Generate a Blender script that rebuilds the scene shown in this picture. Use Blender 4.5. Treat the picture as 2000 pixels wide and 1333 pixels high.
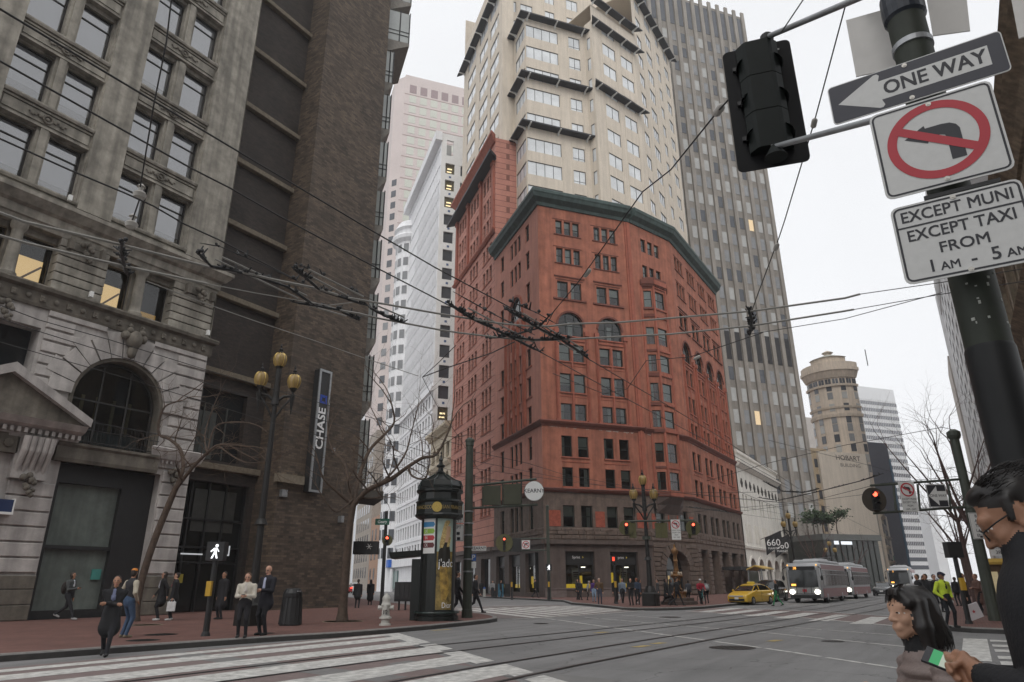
import bpy, bmesh, math, random
import numpy as np
from math import radians as R, sin, cos, pi, atan2, hypot
from mathutils import Vector, Matrix
random.seed(7); RNG = np.random.default_rng(11)
scene = bpy.context.scene
COL = scene.collection
for o in list(bpy.data.objects): bpy.data.objects.remove(o)

# ------------------------------------------------------------------ camera
# world: X runs along the main street, Y across it, Z up; photo coordinates below are those of the 2000 x 1333 photograph
FPX, CXP, CYP, CAMH = 1325.0, 1000.0, 666.5, 1.5
TH, AZ, RO = R(19.65), R(31.9), R(-0.3)
_fh = Vector((cos(AZ), sin(AZ), 0)); _r0 = Vector((sin(AZ), -cos(AZ), 0)); _u0 = Vector((0, 0, 1))
FWD = _fh*cos(TH) + _u0*sin(TH); _u1 = _u0*cos(TH) - _fh*sin(TH)
RGT = _r0*cos(RO) + _u1*sin(RO); UPV = _u1*cos(RO) - _r0*sin(RO)
CAM = Vector((0, 0, CAMH))
cd = bpy.data.cameras.new('camera'); cam = bpy.data.objects.new('camera', cd); COL.objects.link(cam)
cd.sensor_width = 36.0; cd.lens = 36.0*FPX/2000.0; cd.clip_start = 0.05; cd.clip_end = 6000
mw = Matrix.Identity(4)
for i in range(3):
    mw[i][0] = RGT[i]; mw[i][1] = UPV[i]; mw[i][2] = -FWD[i]; mw[i][3] = CAM[i]
cam.matrix_world = mw
scene.camera = cam

# ------------------------------------------------------------------ sky, sun, exposure
SUN_EL, SUN_AZ = R(48), R(-152)         # azimuth measured from +X towards +Y: behind the camera's right shoulder
w = bpy.data.worlds.new('World'); scene.world = w; w.use_nodes = True
nt = w.node_tree; nt.nodes.clear()
sky = nt.nodes.new('ShaderNodeTexSky'); sky.sky_type = 'NISHITA'; sky.sun_disc = False
sky.sun_elevation = SUN_EL; sky.sun_rotation = R(90) - SUN_AZ
sky.dust_density = 6.0; sky.air_density = 1.0; sky.altitude = 0
hsv = nt.nodes.new('ShaderNodeHueSaturation'); hsv.inputs['Saturation'].default_value = 0.10
ovc = nt.nodes.new('ShaderNodeMixRGB'); ovc.inputs['Fac'].default_value = 0.86     # the overcast deck evens the clear sky out
ovc.inputs['Color2'].default_value = (7.75, 7.85, 8.05, 1)
tc = nt.nodes.new('ShaderNodeTexCoord'); cl = nt.nodes.new('ShaderNodeTexNoise'); cl.inputs['Scale'].default_value = 2.2; cl.inputs['Detail'].default_value = 4
clr = nt.nodes.new('ShaderNodeMapRange'); clr.inputs[1].default_value = .25; clr.inputs[2].default_value = .75; clr.inputs[3].default_value = .95; clr.inputs[4].default_value = 1.05
mulc = nt.nodes.new('ShaderNodeMixRGB'); mulc.blend_type = 'MULTIPLY'; mulc.inputs['Fac'].default_value = 1
bgn = nt.nodes.new('ShaderNodeBackground'); bgn.inputs['Strength'].default_value = 0.125
wo = nt.nodes.new('ShaderNodeOutputWorld')
L = nt.links.new
L(sky.outputs[0], hsv.inputs['Color']); L(hsv.outputs[0], ovc.inputs['Color1'])
L(tc.outputs['Generated'], cl.inputs['Vector']); L(cl.outputs[0], clr.inputs[0]); L(ovc.outputs[0], mulc.inputs['Color1']); L(clr.outputs[0], mulc.inputs['Color2'])
L(mulc.outputs[0], bgn.inputs['Color']); L(bgn.outputs[0], wo.inputs['Surface'])
sd = bpy.data.lights.new('sun', 'SUN'); sun = bpy.data.objects.new('sun', sd); COL.objects.link(sun)
sd.energy = 1.1; sd.angle = R(40); sd.color = (1, .97, .93)
sun.rotation_euler = Vector((-cos(SUN_EL)*cos(SUN_AZ), -cos(SUN_EL)*sin(SUN_AZ), -sin(SUN_EL))).to_track_quat('-Z', 'Y').to_euler()
sun.location = (0, -40, 80)
scene.view_settings.view_transform = 'Standard'; scene.view_settings.look = 'None'
scene.view_settings.exposure = 0.15; scene.view_settings.gamma = 1.0; scene.view_settings.use_curve_mapping = False
scene.cycles.max_bounces = 6; scene.cycles.diffuse_bounces = 3; scene.cycles.glossy_bounces = 3; scene.cycles.transparent_max_bounces = 8; scene.cycles.transmission_bounces = 4
scene.cycles.use_denoising = True
try: scene.cycles.denoiser = 'OPENIMAGEDENOISE'
except Exception: pass

# ------------------------------------------------------------------ photo pixel -> place
def ray(px, py): return FWD*FPX + RGT*(px-CXP) - UPV*(py-CYP)
def onz(px, py, z=0.0):
    r = ray(px, py); return CAM + r*((z-CAMH)/r.z)
def onpl(px, py, p0, n):
    r = ray(px, py); return CAM + r*((Vector(p0)-CAM).dot(n)/r.dot(n))
def atd(px, py, d):
    r = ray(px, py); return CAM + r*(d/r.dot(_fh))
KA = R(52.2); KD = Vector((cos(KA), sin(KA), 0)); GD = Vector((sin(KA), -cos(KA), 0)); XD = Vector((1, 0, 0)); YD = Vector((0, 1, 0))
BC = Vector((.948, -.318, 0)).normalized()
class Fr:
    """a facade: origin on the ground, s runs left to right as seen from outside, o points outwards"""
    def __init__(f, O, d):
        f.O = Vector((O[0], O[1], 0)); f.d = Vector((d[0], d[1], 0)).normalized(); f.n = Vector((f.d.y, -f.d.x, 0)); f.rz = atan2(f.d.y, f.d.x)
    def pt(f, s, z, o=0.0): return f.O + f.d*s + f.n*o + Vector((0, 0, z))
    def px(f, x, y):
        P = onpl(x, y, f.O, f.n); return (P-f.O).dot(f.d), P.z
    def off(f, o): return Fr(f.O + f.n*o, f.d)

# ------------------------------------------------------------------ materials
MATS = {}
def nodes_of(name):
    m = bpy.data.materials.new(name); m.use_nodes = True; n = m.node_tree; b = n.nodes['Principled BSDF']; return m, n, b
def mat(name, col, rough=.8, var=.18, scale=2.0, bump=0., bscale=25., metal=0., spec=.4, streak=0., emit=None, es=0., coat=0., col2=None):
    if name in MATS: return MATS[name]
    m, n, b = nodes_of(name); L = n.links.new
    b.inputs['Roughness'].default_value = rough; b.inputs['Metallic'].default_value = metal; b.inputs['Specular IOR Level'].default_value = spec
    if coat: b.inputs['Coat Weight'].default_value = coat; b.inputs['Coat Roughness'].default_value = .08
    c = tuple(col)
    if var or streak or bump:
        tc = n.nodes.new('ShaderNodeTexCoord'); geo = n.nodes.new('ShaderNodeNewGeometry')
        src = geo.outputs['Position']
    if var:
        t = n.nodes.new('ShaderNodeTexNoise'); t.inputs['Scale'].default_value = scale; t.inputs['Detail'].default_value = 6; t.inputs['Roughness'].default_value = .65
        L(src, t.inputs['Vector'])
        r = n.nodes.new('ShaderNodeValToRGB'); r.color_ramp.elements[0].position = .3; r.color_ramp.elements[1].position = .72
        lo = col2 if col2 else tuple(max(0, x*(1-var)) for x in c); hi = tuple(min(1, x*(1+var*.8)) for x in c)
        r.color_ramp.elements[0].color = (*lo, 1); r.color_ramp.elements[1].color = (*hi, 1)
        L(t.outputs[0], r.inputs[0]); out = r.outputs[0]
        if streak:
            mp = n.nodes.new('ShaderNodeMapping'); mp.inputs['Scale'].default_value = (1.6, 1.6, .12); L(src, mp.inputs[0])
            t2 = n.nodes.new('ShaderNodeTexNoise'); t2.inputs['Scale'].default_value = 1.4; t2.inputs['Detail'].default_value = 5; L(mp.outputs[0], t2.inputs['Vector'])
            mr = n.nodes.new('ShaderNodeMapRange'); mr.inputs[1].default_value = .35; mr.inputs[2].default_value = .7; mr.inputs[3].default_value = 1-streak; mr.inputs[4].default_value = 1.06; L(t2.outputs[0], mr.inputs[0])
            mx = n.nodes.new('ShaderNodeMixRGB'); mx.blend_type = 'MULTIPLY'; mx.inputs[0].default_value = 1; L(out, mx.inputs[1]); L(mr.outputs[0], mx.inputs[2]); out = mx.outputs[0]
        L(out, b.inputs['Base Color'])
    else: b.inputs['Base Color'].default_value = (*c, 1)
    if bump:
        t3 = n.nodes.new('ShaderNodeTexNoise'); t3.inputs['Scale'].default_value = bscale; t3.inputs['Detail'].default_value = 4; L(src, t3.inputs['Vector'])
        bp = n.nodes.new('ShaderNodeBump'); bp.inputs['Strength'].default_value = bump; bp.inputs['Distance'].default_value = .02; L(t3.outputs[0], bp.inputs['Height']); L(bp.outputs[0], b.inputs['Normal'])
    if emit: b.inputs['Emission Color'].default_value = (*emit, 1); b.inputs['Emission Strength'].default_value = es
    MATS[name] = m; return m
def mat_brick(name, c1, c2, mortar, bw=.22, bh=.072, rough=.85, big=.25, msize=.008, flat=False):
    if name in MATS: return MATS[name]
    m, n, b = nodes_of(name); L = n.links.new
    geo = n.nodes.new('ShaderNodeNewGeometry'); sx = n.nodes.new('ShaderNodeSeparateXYZ'); L(geo.outputs['Position'], sx.inputs[0])
    cb = n.nodes.new('ShaderNodeCombineXYZ')
    if flat:
        L(sx.outputs[0], cb.inputs[0]); L(sx.outputs[1], cb.inputs[1])
    else:
        ad = n.nodes.new('ShaderNodeMath'); ad.operation = 'ADD'; L(sx.outputs[0], ad.inputs[0]); L(sx.outputs[1], ad.inputs[1]); L(ad.outputs[0], cb.inputs[0]); L(sx.outputs[2], cb.inputs[1])
    br = n.nodes.new('ShaderNodeTexBrick'); br.inputs['Scale'].default_value = 1.0; br.inputs['Brick Width'].default_value = bw; br.inputs['Row Height'].default_value = bh
    br.inputs['Mortar Size'].default_value = msize; br.inputs['Color1'].default_value = (*c1, 1); br.inputs['Color2'].default_value = (*c2, 1); br.inputs['Mortar'].default_value = (*mortar, 1); br.inputs['Bias'].default_value = 0
    L(cb.outputs[0], br.inputs['Vector'])
    t = n.nodes.new('ShaderNodeTexNoise'); t.inputs['Scale'].default_value = .9; t.inputs['Detail'].default_value = 7; t.inputs['Roughness'].default_value = .7; L(geo.outputs['Position'], t.inputs['Vector'])
    mr = n.nodes.new('ShaderNodeMapRange'); mr.inputs[1].default_value = .3; mr.inputs[2].default_value = .7; mr.inputs[3].default_value = 1-big; mr.inputs[4].default_value = 1+big; L(t.outputs[0], mr.inputs[0])
    mx = n.nodes.new('ShaderNodeMixRGB'); mx.blend_type = 'MULTIPLY'; mx.inputs[0].default_value = 1; L(br.outputs[0], mx.inputs[1]); L(mr.outputs[0], mx.inputs[2]); L(mx.outputs[0], b.inputs['Base Color'])
    bp = n.nodes.new('ShaderNodeBump'); bp.inputs['Strength'].default_value = .5; bp.inputs['Distance'].default_value = .01; bp.invert = True; L(br.outputs['Fac'], bp.inputs['Height']); L(bp.outputs[0], b.inputs['Normal'])
    b.inputs['Roughness'].default_value = rough; MATS[name] = m; return m
def mat_thin_glass(name, tint=(.75, .8, .8), refl=1.0):
    if name in MATS: return MATS[name]
    m = bpy.data.materials.new(name); m.use_nodes = True; n = m.node_tree; n.nodes.clear(); L = n.links.new
    tr = n.nodes.new('ShaderNodeBsdfTransparent'); tr.inputs[0].default_value = (*tint, 1)
    gl = n.nodes.new('ShaderNodeBsdfGlossy'); gl.inputs['Roughness'].default_value = .03
    lw = n.nodes.new('ShaderNodeFresnel'); lw.inputs[0].default_value = 1.75
    geo = n.nodes.new('ShaderNodeNewGeometry'); t = n.nodes.new('ShaderNodeTexNoise'); t.inputs['Scale'].default_value = 1.2; L(geo.outputs['Position'], t.inputs['Vector'])
    bp = n.nodes.new('ShaderNodeBump'); bp.inputs['Strength'].default_value = .06; bp.inputs['Distance'].default_value = .05; L(t.outputs[0], bp.inputs['Height']); L(bp.outputs[0], gl.inputs['Normal'])
    mu = n.nodes.new('ShaderNodeMath'); mu.operation = 'MULTIPLY'; mu.use_clamp = True; mu.inputs[1].default_value = refl; L(lw.outputs[0], mu.inputs[0])
    mx = n.nodes.new('ShaderNodeMixShader'); L(mu.outputs[0], mx.inputs[0]); L(tr.outputs[0], mx.inputs[1]); L(gl.outputs[0], mx.inputs[2])
    o = n.nodes.new('ShaderNodeOutputMaterial'); L(mx.outputs[0], o.inputs[0]); MATS[name] = m; return m
def emis(name, col, s):
    if name in MATS: return MATS[name]
    m, n, b = nodes_of(name); b.inputs['Base Color'].default_value = (*[c*.3 for c in col], 1); b.inputs['Emission Color'].default_value = (*col, 1); b.inputs['Emission Strength'].default_value = s; MATS[name] = m; return m

# ------------------------------------------------------------------ meshes
def wloc(o):
    p = Vector((0, 0, 0))
    while o is not None: p = p + o.location; o = o.parent
    return p
class MB:
    def __init__(s): s.v = []; s.f = []
    def add(s, vs, fs):
        b = len(s.v); s.v.extend([tuple(p) for p in vs]); s.f.extend([tuple(i+b for i in f) for f in fs]); return s
    def hexa(s, p):   # 8 corners: bottom ring then top ring
        return s.add(p, [(3, 2, 1, 0), (4, 5, 6, 7), (0, 1, 5, 4), (1, 2, 6, 5), (2, 3, 7, 6), (3, 0, 4, 7)])
    def box(s, x0, x1, y0, y1, z0, z1):
        return s.hexa([(x0, y0, z0), (x1, y0, z0), (x1, y1, z0), (x0, y1, z0), (x0, y0, z1), (x1, y0, z1), (x1, y1, z1), (x0, y1, z1)])
    def bev(s, x0, x1, y0, y1, z0, z1, b):   # box with chamfered vertical edges and top
        r = [(x0+b, y0), (x1-b, y0), (x1, y0+b), (x1, y1-b), (x1-b, y1), (x0+b, y1), (x0, y1-b), (x0, y0+b)]
        cx, cy = (x0+x1)/2, (y0+y1)/2
        def sh(p, k): return (p[0]+(k if p[0] < cx else -k), p[1]+(k if p[1] < cy else -k))
        rings = [[(*p, z0) for p in r], [(*p, z1-b) for p in r], [(*sh(p, b), z1) for p in r]]
        return s.rings(rings, True)
    def rings(s, rings, caps=True, closed=True):
        n = len(rings[0]); b = len(s.v)
        for r in rings: s.v.extend([tuple(p) for p in r])
        for i in range(len(rings)-1):
            for j in range(n if closed else n-1):
                k = (j+1) % n; s.f.append((b+i*n+j, b+i*n+k, b+(i+1)*n+k, b+(i+1)*n+j))
        if caps and closed:
            s.f.append(tuple(b+j for j in reversed(range(n)))); s.f.append(tuple(b+(len(rings)-1)*n+j for j in range(n)))
        return s
    def fbox(s, fr, s0, s1, z0, z1, o0, o1):
        q = [fr.pt(s0, z0, o1), fr.pt(s1, z0, o1), fr.pt(s1, z0, o0), fr.pt(s0, z0, o0), fr.pt(s0, z1, o1), fr.pt(s1, z1, o1), fr.pt(s1, z1, o0), fr.pt(s0, z1, o0)]
        return s.hexa(q)
    def fprof(s, fr, s0, s1, prof, m0=0, m1=0):   # a moulding: profile of (o, z) swept along s; m0/m1 = mitre factor per unit of o
        k = [[fr.pt(s0-m0*o, z, o) for o, z in prof], [fr.pt(s1+m1*o, z, o) for o, z in prof]]
        return s.rings([list(reversed(k[0])), list(reversed(k[1]))], True)
    def quad(s, a, b, c, d): return s.add([a, b, c, d], [(0, 1, 2, 3)])
    def fquad(s, fr, s0, s1, z0, z1, o=0.): return s.quad(fr.pt(s0, z0, o), fr.pt(s1, z0, o), fr.pt(s1, z1, o), fr.pt(s0, z1, o))
    def prism(s, poly, z0, z1):
        a = sum(poly[i][0]*poly[(i+1) % len(poly)][1]-poly[(i+1) % len(poly)][0]*poly[i][1] for i in range(len(poly)))
        if a < 0: poly = list(reversed(poly))
        return s.rings([[(p[0], p[1], z0) for p in poly], [(p[0], p[1], z1) for p in poly]], True)
    def tube(s, path, rad, n=8, caps=True):
        path = [Vector(p) for p in path]; m = len(path)
        if not isinstance(rad, (list, tuple)): rad = [rad]*m
        t0 = (path[1]-path[0]).normalized(); up = Vector((0, 0, 1)) if abs(t0.z) < .9 else Vector((1, 0, 0))
        nx = t0.cross(up).normalized(); rings = []
        for i in range(m):
            t = (path[min(i+1, m-1)]-path[max(i-1, 0)]).normalized()
            nx = (nx - t*nx.dot(t)); nx = nx.normalized() if nx.length > 1e-6 else t.orthogonal().normalized()
            ny = t.cross(nx)
            rings.append([path[i]+(nx*cos(2*pi*j/n)+ny*sin(2*pi*j/n))*rad[i] for j in range(n)])
        return s.rings(rings, caps)
    def lathe(s, prof, n=16, c=(0, 0, 0), a0=0.0, sx=1., sy=1.):
        return s.rings([[(c[0]+r*cos(a0+2*pi*j/n)*sx, c[1]+r*sin(a0+2*pi*j/n)*sy, c[2]+z) for j in range(n)] for r, z in prof], True)
    def ball(s, c, r, n=8, m=6, sc=(1, 1, 1)):
        return s.rings([[(c[0]+r*sc[0]*sin(pi*(i+.02*(i == 0)-.02*(i == m))/m)*cos(2*pi*j/n), c[1]+r*sc[1]*sin(pi*(i+.02*(i == 0)-.02*(i == m))/m)*sin(2*pi*j/n), c[2]-r*sc[2]*cos(pi*i/m)) for j in range(n)] for i in range(m+1)], True)
    def disc(s, c, nrm, r, n=20, th=.01):
        nrm = Vector(nrm).normalized(); a = nrm.orthogonal().normalized(); b = nrm.cross(a); c = Vector(c)
        return s.rings([[c+nrm*k+(a*cos(2*pi*j/n)+b*sin(2*pi*j/n))*r for j in range(n)] for k in (0, th)], True)
    def mesh(s, name, m, smooth=False):
        me = bpy.data.meshes.new(name); me.from_pydata(s.v, [], s.f)
        if m: me.materials.append(m)
        if smooth:
            me.polygons.foreach_set('use_smooth', [True]*len(me.polygons))
            try: me.set_sharp_from_angle(angle=R(40))
            except Exception: pass
        return me
    def build(s, name, m, parent=None, smooth=False, local=False):
        """vertices are world coordinates unless local; the object sits at its parent's place"""
        if parent is not None and not local:
            p = wloc(parent); s.v = [(a-p.x, b-p.y, c-p.z) for a, b, c in s.v]
        o = bpy.data.objects.new(name, s.mesh(name, m, smooth)); COL.objects.link(o); o.parent = parent; return o
def tag(o, label=None, cat=None, group=None, kind=None):
    if label: o['label'] = label
    if cat: o['category'] = cat
    if group: o['group'] = group
    if kind: o['kind'] = kind
    return o
def thing(name, label, cat, loc=(0, 0, 0), rz=0, group=None):
    o = bpy.data.objects.new(name, None); COL.objects.link(o); o.location = loc; o.rotation_euler = (0, 0, rz); o.empty_display_size = .3
    return tag(o, label, cat, group)
def single(mb, name, m, label, cat, loc=None, group=None, smooth=False):
    """a thing that is one mesh, its origin at its base"""
    if loc is not None: mb.v = [(a-loc[0], b-loc[1], c-loc[2]) for a, b, c in mb.v]
    o = bpy.data.objects.new(name, mb.mesh(name, m, smooth)); COL.objects.link(o)
    if loc is not None: o.location = loc
    return tag(o, label, cat, group)
def put(name, me, parent, loc, rz=0.):
    o = bpy.data.objects.new(name, me); COL.objects.link(o); o.parent = parent
    p = wloc(parent) if parent else Vector((0, 0, 0)); o.location = Vector(loc)-p; o.rotation_euler = (0, 0, rz); return o
def sub(name, me, parent, loc=(0, 0, 0)):
    o = bpy.data.objects.new(name, me); COL.objects.link(o); o.parent = parent; o.location = loc; return o
def copy_tree(o, parent=None):
    c = o.copy(); COL.objects.link(c); c.parent = parent
    for ch in list(o.children): copy_tree(ch, c)
    return c
_fonts = {}
def text_mb(txt, h, sx=1., th=.006, bold=0.):
    """letters as geometry: x to the right, z up, facing -y, centred; bold lays thin copies side by side"""
    if txt not in _fonts:
        cu = bpy.data.curves.new('t', 'FONT'); cu.body = txt; cu.size = 1; cu.align_x = 'CENTER'; cu.align_y = 'CENTER'; cu.resolution_u = 3
        ob = bpy.data.objects.new('t', cu); me = ob.to_mesh()
        _fonts[txt] = ([tuple(v.co) for v in me.vertices], [tuple(p.vertices) for p in me.polygons])
        ob.to_mesh_clear(); bpy.data.objects.remove(ob); bpy.data.curves.remove(cu)
    vs, fs = _fonts[txt]; m = MB(); hh = h/.7
    sh = [(0, 0)] if not bold else [(-1, -1), (1, -1), (1, 1), (-1, 1), (0, 0)]
    for i, (dx, dz) in enumerate(sh): m.add([(x*hh*sx+dx*bold*hh*1.1, -th-i*.00012*max(1, h/.1), y*hh+dz*bold*hh*1.1) for x, y, z in vs], fs)
    return m
def text_on(fr, txt, s, z, h, m, parent, o=.01, sx=1., bold=0., rot=0., name='lettering'):
    t = text_mb(txt, h, sx, 0, bold); c, sn = cos(rot), sin(rot)
    t.v = [tuple(fr.pt(s+x*c-zz*sn, z+x*sn+zz*c, o-y)) for x, y, zz in t.v]
    return t.build(name, m, parent)
# ------------------------------------------------------------------ facade helpers
def arch_pts(a, b, spring, n=12):
    c = (a+b)/2; r = (b-a)/2; return [(c-r*cos(pi*i/n), spring+r*sin(pi*i/n)) for i in range(n+1)]
def wall(mb, fr, s0, s1, z0, z1, ops=(), depth=.3, o=0.):
    """a facade sheet with real openings: ops = (a, b, c, d) or (a, b, c, spring, 'arch'); the reveals run back by depth"""
    S = {s0, s1}; Z = {z0, z1}; rects = []
    for q in ops:
        a, b, c, d = q[:4]; top = d+(b-a)/2 if len(q) > 4 else d
        a_, b_, c_, t_ = max(a, s0), min(b, s1), max(c, z0), min(top, z1); rects.append((a_, b_, c_, t_)); S |= {a_, b_}; Z |= {c_, t_}
    S = sorted(S); Z = sorted(Z)
    for j in range(len(Z)-1):
        zc = (Z[j]+Z[j+1])/2; run = None
        for i in range(len(S)-1):
            sc = (S[i]+S[i+1])/2; hole = any(a < sc < b and c < zc < t for a, b, c, t in rects)
            if hole:
                if run is not None: mb.fquad(fr, run, S[i], Z[j], Z[j+1], o); run = None
            elif run is None: run = S[i]
        if run is not None: mb.fquad(fr, run, S[-1], Z[j], Z[j+1], o)
    for q in ops:
        a, b, c, d = q[:4]; P = fr.pt; i = o-depth
        if len(q) > 4:
            ap = arch_pts(a, b, d); top = d+(b-a)/2
            mb.quad(P(a, c, o), P(a, c, i), P(a, d, i), P(a, d, o)); mb.quad(P(b, c, i), P(b, c, o), P(b, d, o), P(b, d, i)); mb.quad(P(a, c, o), P(b, c, o), P(b, c, i), P(a, c, i))
            for k in range(len(ap)-1):
                p, r = ap[k], ap[k+1]; mb.quad(P(*p, o), P(*p, i), P(*r, i), P(*r, o))
                cn = (a, top) if k < len(ap)//2 else (b, top)
                mb.add([P(*p, o), P(*r, o), P(*cn, o)], [(0, 1, 2)])
            m_ = ap[len(ap)//2]; mb.add([P(a, top, o), P(*m_, o), P(b, top, o)], [(0, 1, 2)])
        else:
            mb.quad(P(a, c, o), P(a, c, i), P(a, d, i), P(a, d, o)); mb.quad(P(b, c, i), P(b, c, o), P(b, d, o), P(b, d, i))
            mb.quad(P(a, c, i), P(a, c, o), P(b, c, o), P(b, c, i)); mb.quad(P(a, d, o), P(a, d, i), P(b, d, i), P(b, d, o))
    return mb
_wm = {}
def win_frame_mesh(w, h, kind, m, t=.06):
    k = ('f', round(w, 2), round(h, 2), kind, m.name, t)
    if k in _wm: return _wm[k]
    b = MB(); x0, x1 = -w/2, w/2
    b.box(x0, x0+t, -.04, .06, 0, h); b.box(x1-t, x1, -.04, .06, 0, h); b.box(x0+t, x1-t, -.04, .06, 0, t); b.box(x0+t, x1-t, -.04, .06, h-t, h)
    if 'h' in kind: b.box(x0+t, x1-t, -.03, .05, h*.5-t*.4, h*.5+t*.4)
    if 't' in kind: b.box(x0+t, x1-t, -.03, .05, h*.74-t*.5, h*.74+t*.5)
    if 'l' in kind: b.box(x0+t, x1-t, -.03, .05, h*.2-t*.3, h*.2+t*.3)
    nv = kind.count('v')
    for i in range(nv): x = x0+(i+1)*w/(nv+1); b.box(x-t*.5, x+t*.5, -.032, .052, t, h-t)
    _wm[k] = b.mesh('window', m); return _wm[k]
def pane_mesh(w, h, m, name='pane', th=.0):
    k = (name, round(w, 2), round(h, 2), m.name)
    if k in _wm: return _wm[k]
    b = MB(); b.quad((-w/2, 0, 0), (w/2, 0, 0), (w/2, 0, h), (-w/2, 0, h)); _wm[k] = b.mesh(name, m); return _wm[k]
def window(fr, a, b, c, d, parent, kind='h', frame=None, glass=None, depth=.2, t=.06, blind=0, bm=None, name='window', bo=.09):
    """one window in its opening: frame, pane, and a blind drawn down by the share given"""
    w, h = b-a, d-c
    o = put(name, win_frame_mesh(w, h, kind, frame, t), parent, fr.pt((a+b)/2, c, -depth), fr.rz)
    sub('pane', pane_mesh(w-2*t+.01, h-2*t+.01, glass), o, (0, .012, t))
    if blind: sub('blind', pane_mesh(w-2*t+.01, (h-2*t)*blind, bm, 'blind'), o, (0, bo, t+(h-2*t)*(1-blind)))
    return o
def arch_window(fr, a, b, c, spring, parent, frame, glass, depth=.25, t=.07, bars=2, n=12):
    cx = (a+b)/2; r = (b-a)/2; m = MB()
    out = arch_pts(-r, r, spring-c, n); inn = arch_pts(-r+t, r-t, spring-c, n)
    ring_o = [(-r, 0)]+out+[(r, 0)]; ring_i = [(-r+t, t)]+inn+[(r-t, t)]
    q = []
    for y in (-.04, .05): q.append([(x, y, z) for x, z in ring_o]); q.append([(x, y, z) for x, z in ring_i])
    N = len(ring_o)
    for i in range(N):
        j = (i+1) % N
        m.add([q[0][i], q[0][j], q[1][j], q[1][i]], [(0, 1, 2, 3)]); m.add([q[1][i], q[1][j], q[3][j], q[3][i]], [(0, 1, 2, 3)])
    for i in range(bars): x = -r+(i+1)*2*r/(bars+1); m.box(x-t*.4, x+t*.4, -.03, .05, t, spring-c+math.sqrt(max(0, r*r-x*x))-t*.6)
    m.box(-r+t, r-t, -.031, .051, spring-c-t*.4, spring-c+t*.4)
    o = put('arched_window', m.mesh('arched_window', frame), parent, fr.pt(cx, c, -depth), fr.rz)
    p = MB(); p.add([(x*.97, .012, z*.985) for x, z in ring_o], [tuple(reversed(range(N)))]); sub('pane', p.mesh('pane', glass), o)
    return o
def arch_ring(mb, fr, a, b, spring, w, o0, o1, n=14, foot=None):
    """a moulded band round an arch"""
    ci = arch_pts(a, b, spring, n); co = arch_pts(a-w, b+w, spring, n)
    if foot is not None: ci = [(a, foot)]+ci+[(b, foot)]; co = [(a-w, foot)]+co+[(b+w, foot)]
    P = fr.pt
    for k in range(len(ci)-1):
        i0, i1, u0, u1 = ci[k], ci[k+1], co[k], co[k+1]
        mb.hexa([P(*i0, o1), P(*i1, o1), P(*i1, o0), P(*i0, o0), P(*u0, o1), P(*u1, o1), P(*u1, o0), P(*u0, o0)])
def fb(name, m, parent, fr, *a): b = MB(); b.fbox(fr, *a); return b.build(name, m, parent)
# ------------------------------------------------------------------ shared materials
def mat_asphalt():
    m, n, b = nodes_of('asphalt'); L = n.links.new; geo = n.nodes.new('ShaderNodeNewGeometry'); P = geo.outputs['Position']
    def noise(sc, det=5, stretch=None, rough=.6):
        t = n.nodes.new('ShaderNodeTexNoise'); t.inputs['Scale'].default_value = sc; t.inputs['Detail'].default_value = det; t.inputs['Roughness'].default_value = rough
        if stretch: mp = n.nodes.new('ShaderNodeMapping'); mp.inputs['Scale'].default_value = stretch; L(P, mp.inputs[0]); L(mp.outputs[0], t.inputs['Vector'])
        else: L(P, t.inputs['Vector'])
        return t.outputs[0]
    def rng(x, a, b_, c, d): r = n.nodes.new('ShaderNodeMapRange'); r.inputs[1].default_value = a; r.inputs[2].default_value = b_; r.inputs[3].default_value = c; r.inputs[4].default_value = d; L(x, r.inputs[0]); return r.outputs[0]
    def mul(a, b_): x = n.nodes.new('ShaderNodeMath'); x.operation = 'MULTIPLY'; L(a, x.inputs[0]); L(b_, x.inputs[1]); return x.outputs[0]
    v = mul(rng(noise(.35, 4), .3, .7, .86, 1.12), rng(noise(1.0, 5, (.10, 1.5, 1)), .35, .7, .82, 1.10))      # patches; wheel-polished bands along the street
    v = mul(v, rng(noise(70, 3), .3, .75, .78, 1.2)); v = mul(v, rng(noise(2.6, 6, None, .75), .58, .74, 1.0, .72))    # grit; oil stains
    vo = n.nodes.new('ShaderNodeTexVoronoi'); vo.feature = 'DISTANCE_TO_EDGE'; vo.inputs['Scale'].default_value = .28; wn = n.nodes.new('ShaderNodeTexNoise'); wn.inputs['Scale'].default_value = 1.3; wn.inputs['Detail'].default_value = 5; L(P, wn.inputs['Vector'])
    ad = n.nodes.new('ShaderNodeMixRGB'); ad.blend_type = 'ADD'; ad.inputs[0].default_value = 1.0; L(P, ad.inputs[1]); L(wn.outputs['Color'], ad.inputs[2]); L(ad.outputs[0], vo.inputs['Vector']); v = mul(v, rng(vo.outputs['Distance'], .0, .006, .55, 1.0))   # cracks
    mx = n.nodes.new('ShaderNodeMixRGB'); mx.blend_type = 'MULTIPLY'; mx.inputs[0].default_value = 1; mx.inputs[1].default_value = (.225, .222, .22, 1); L(v, mx.inputs[2]); L(mx.outputs[0], b.inputs['Base Color'])
    bp = n.nodes.new('ShaderNodeBump'); bp.inputs['Strength'].default_value = .35; bp.inputs['Distance'].default_value = .01; L(noise(90, 3), bp.inputs['Height']); L(bp.outputs[0], b.inputs['Normal'])
    L(rng(noise(.6, 4, (.2, 1.2, 1)), .3, .7, .6, .9), b.inputs['Roughness']); b.inputs['Specular IOR Level'].default_value = .35; MATS['asphalt'] = m; return m
ASPH = mat_asphalt()
PAINTW = mat('road_paint', (.60, .59, .56), .7, .42, 5.0, .1, 40, streak=.15)
PAINTY = mat('worn_yellow_paint', (.42, .32, .13), .8, .35, 8.0)
PINKX = mat('crosswalk_coating', (.205, .158, .15), .85, .16, 2.5, .2, 50)
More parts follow.
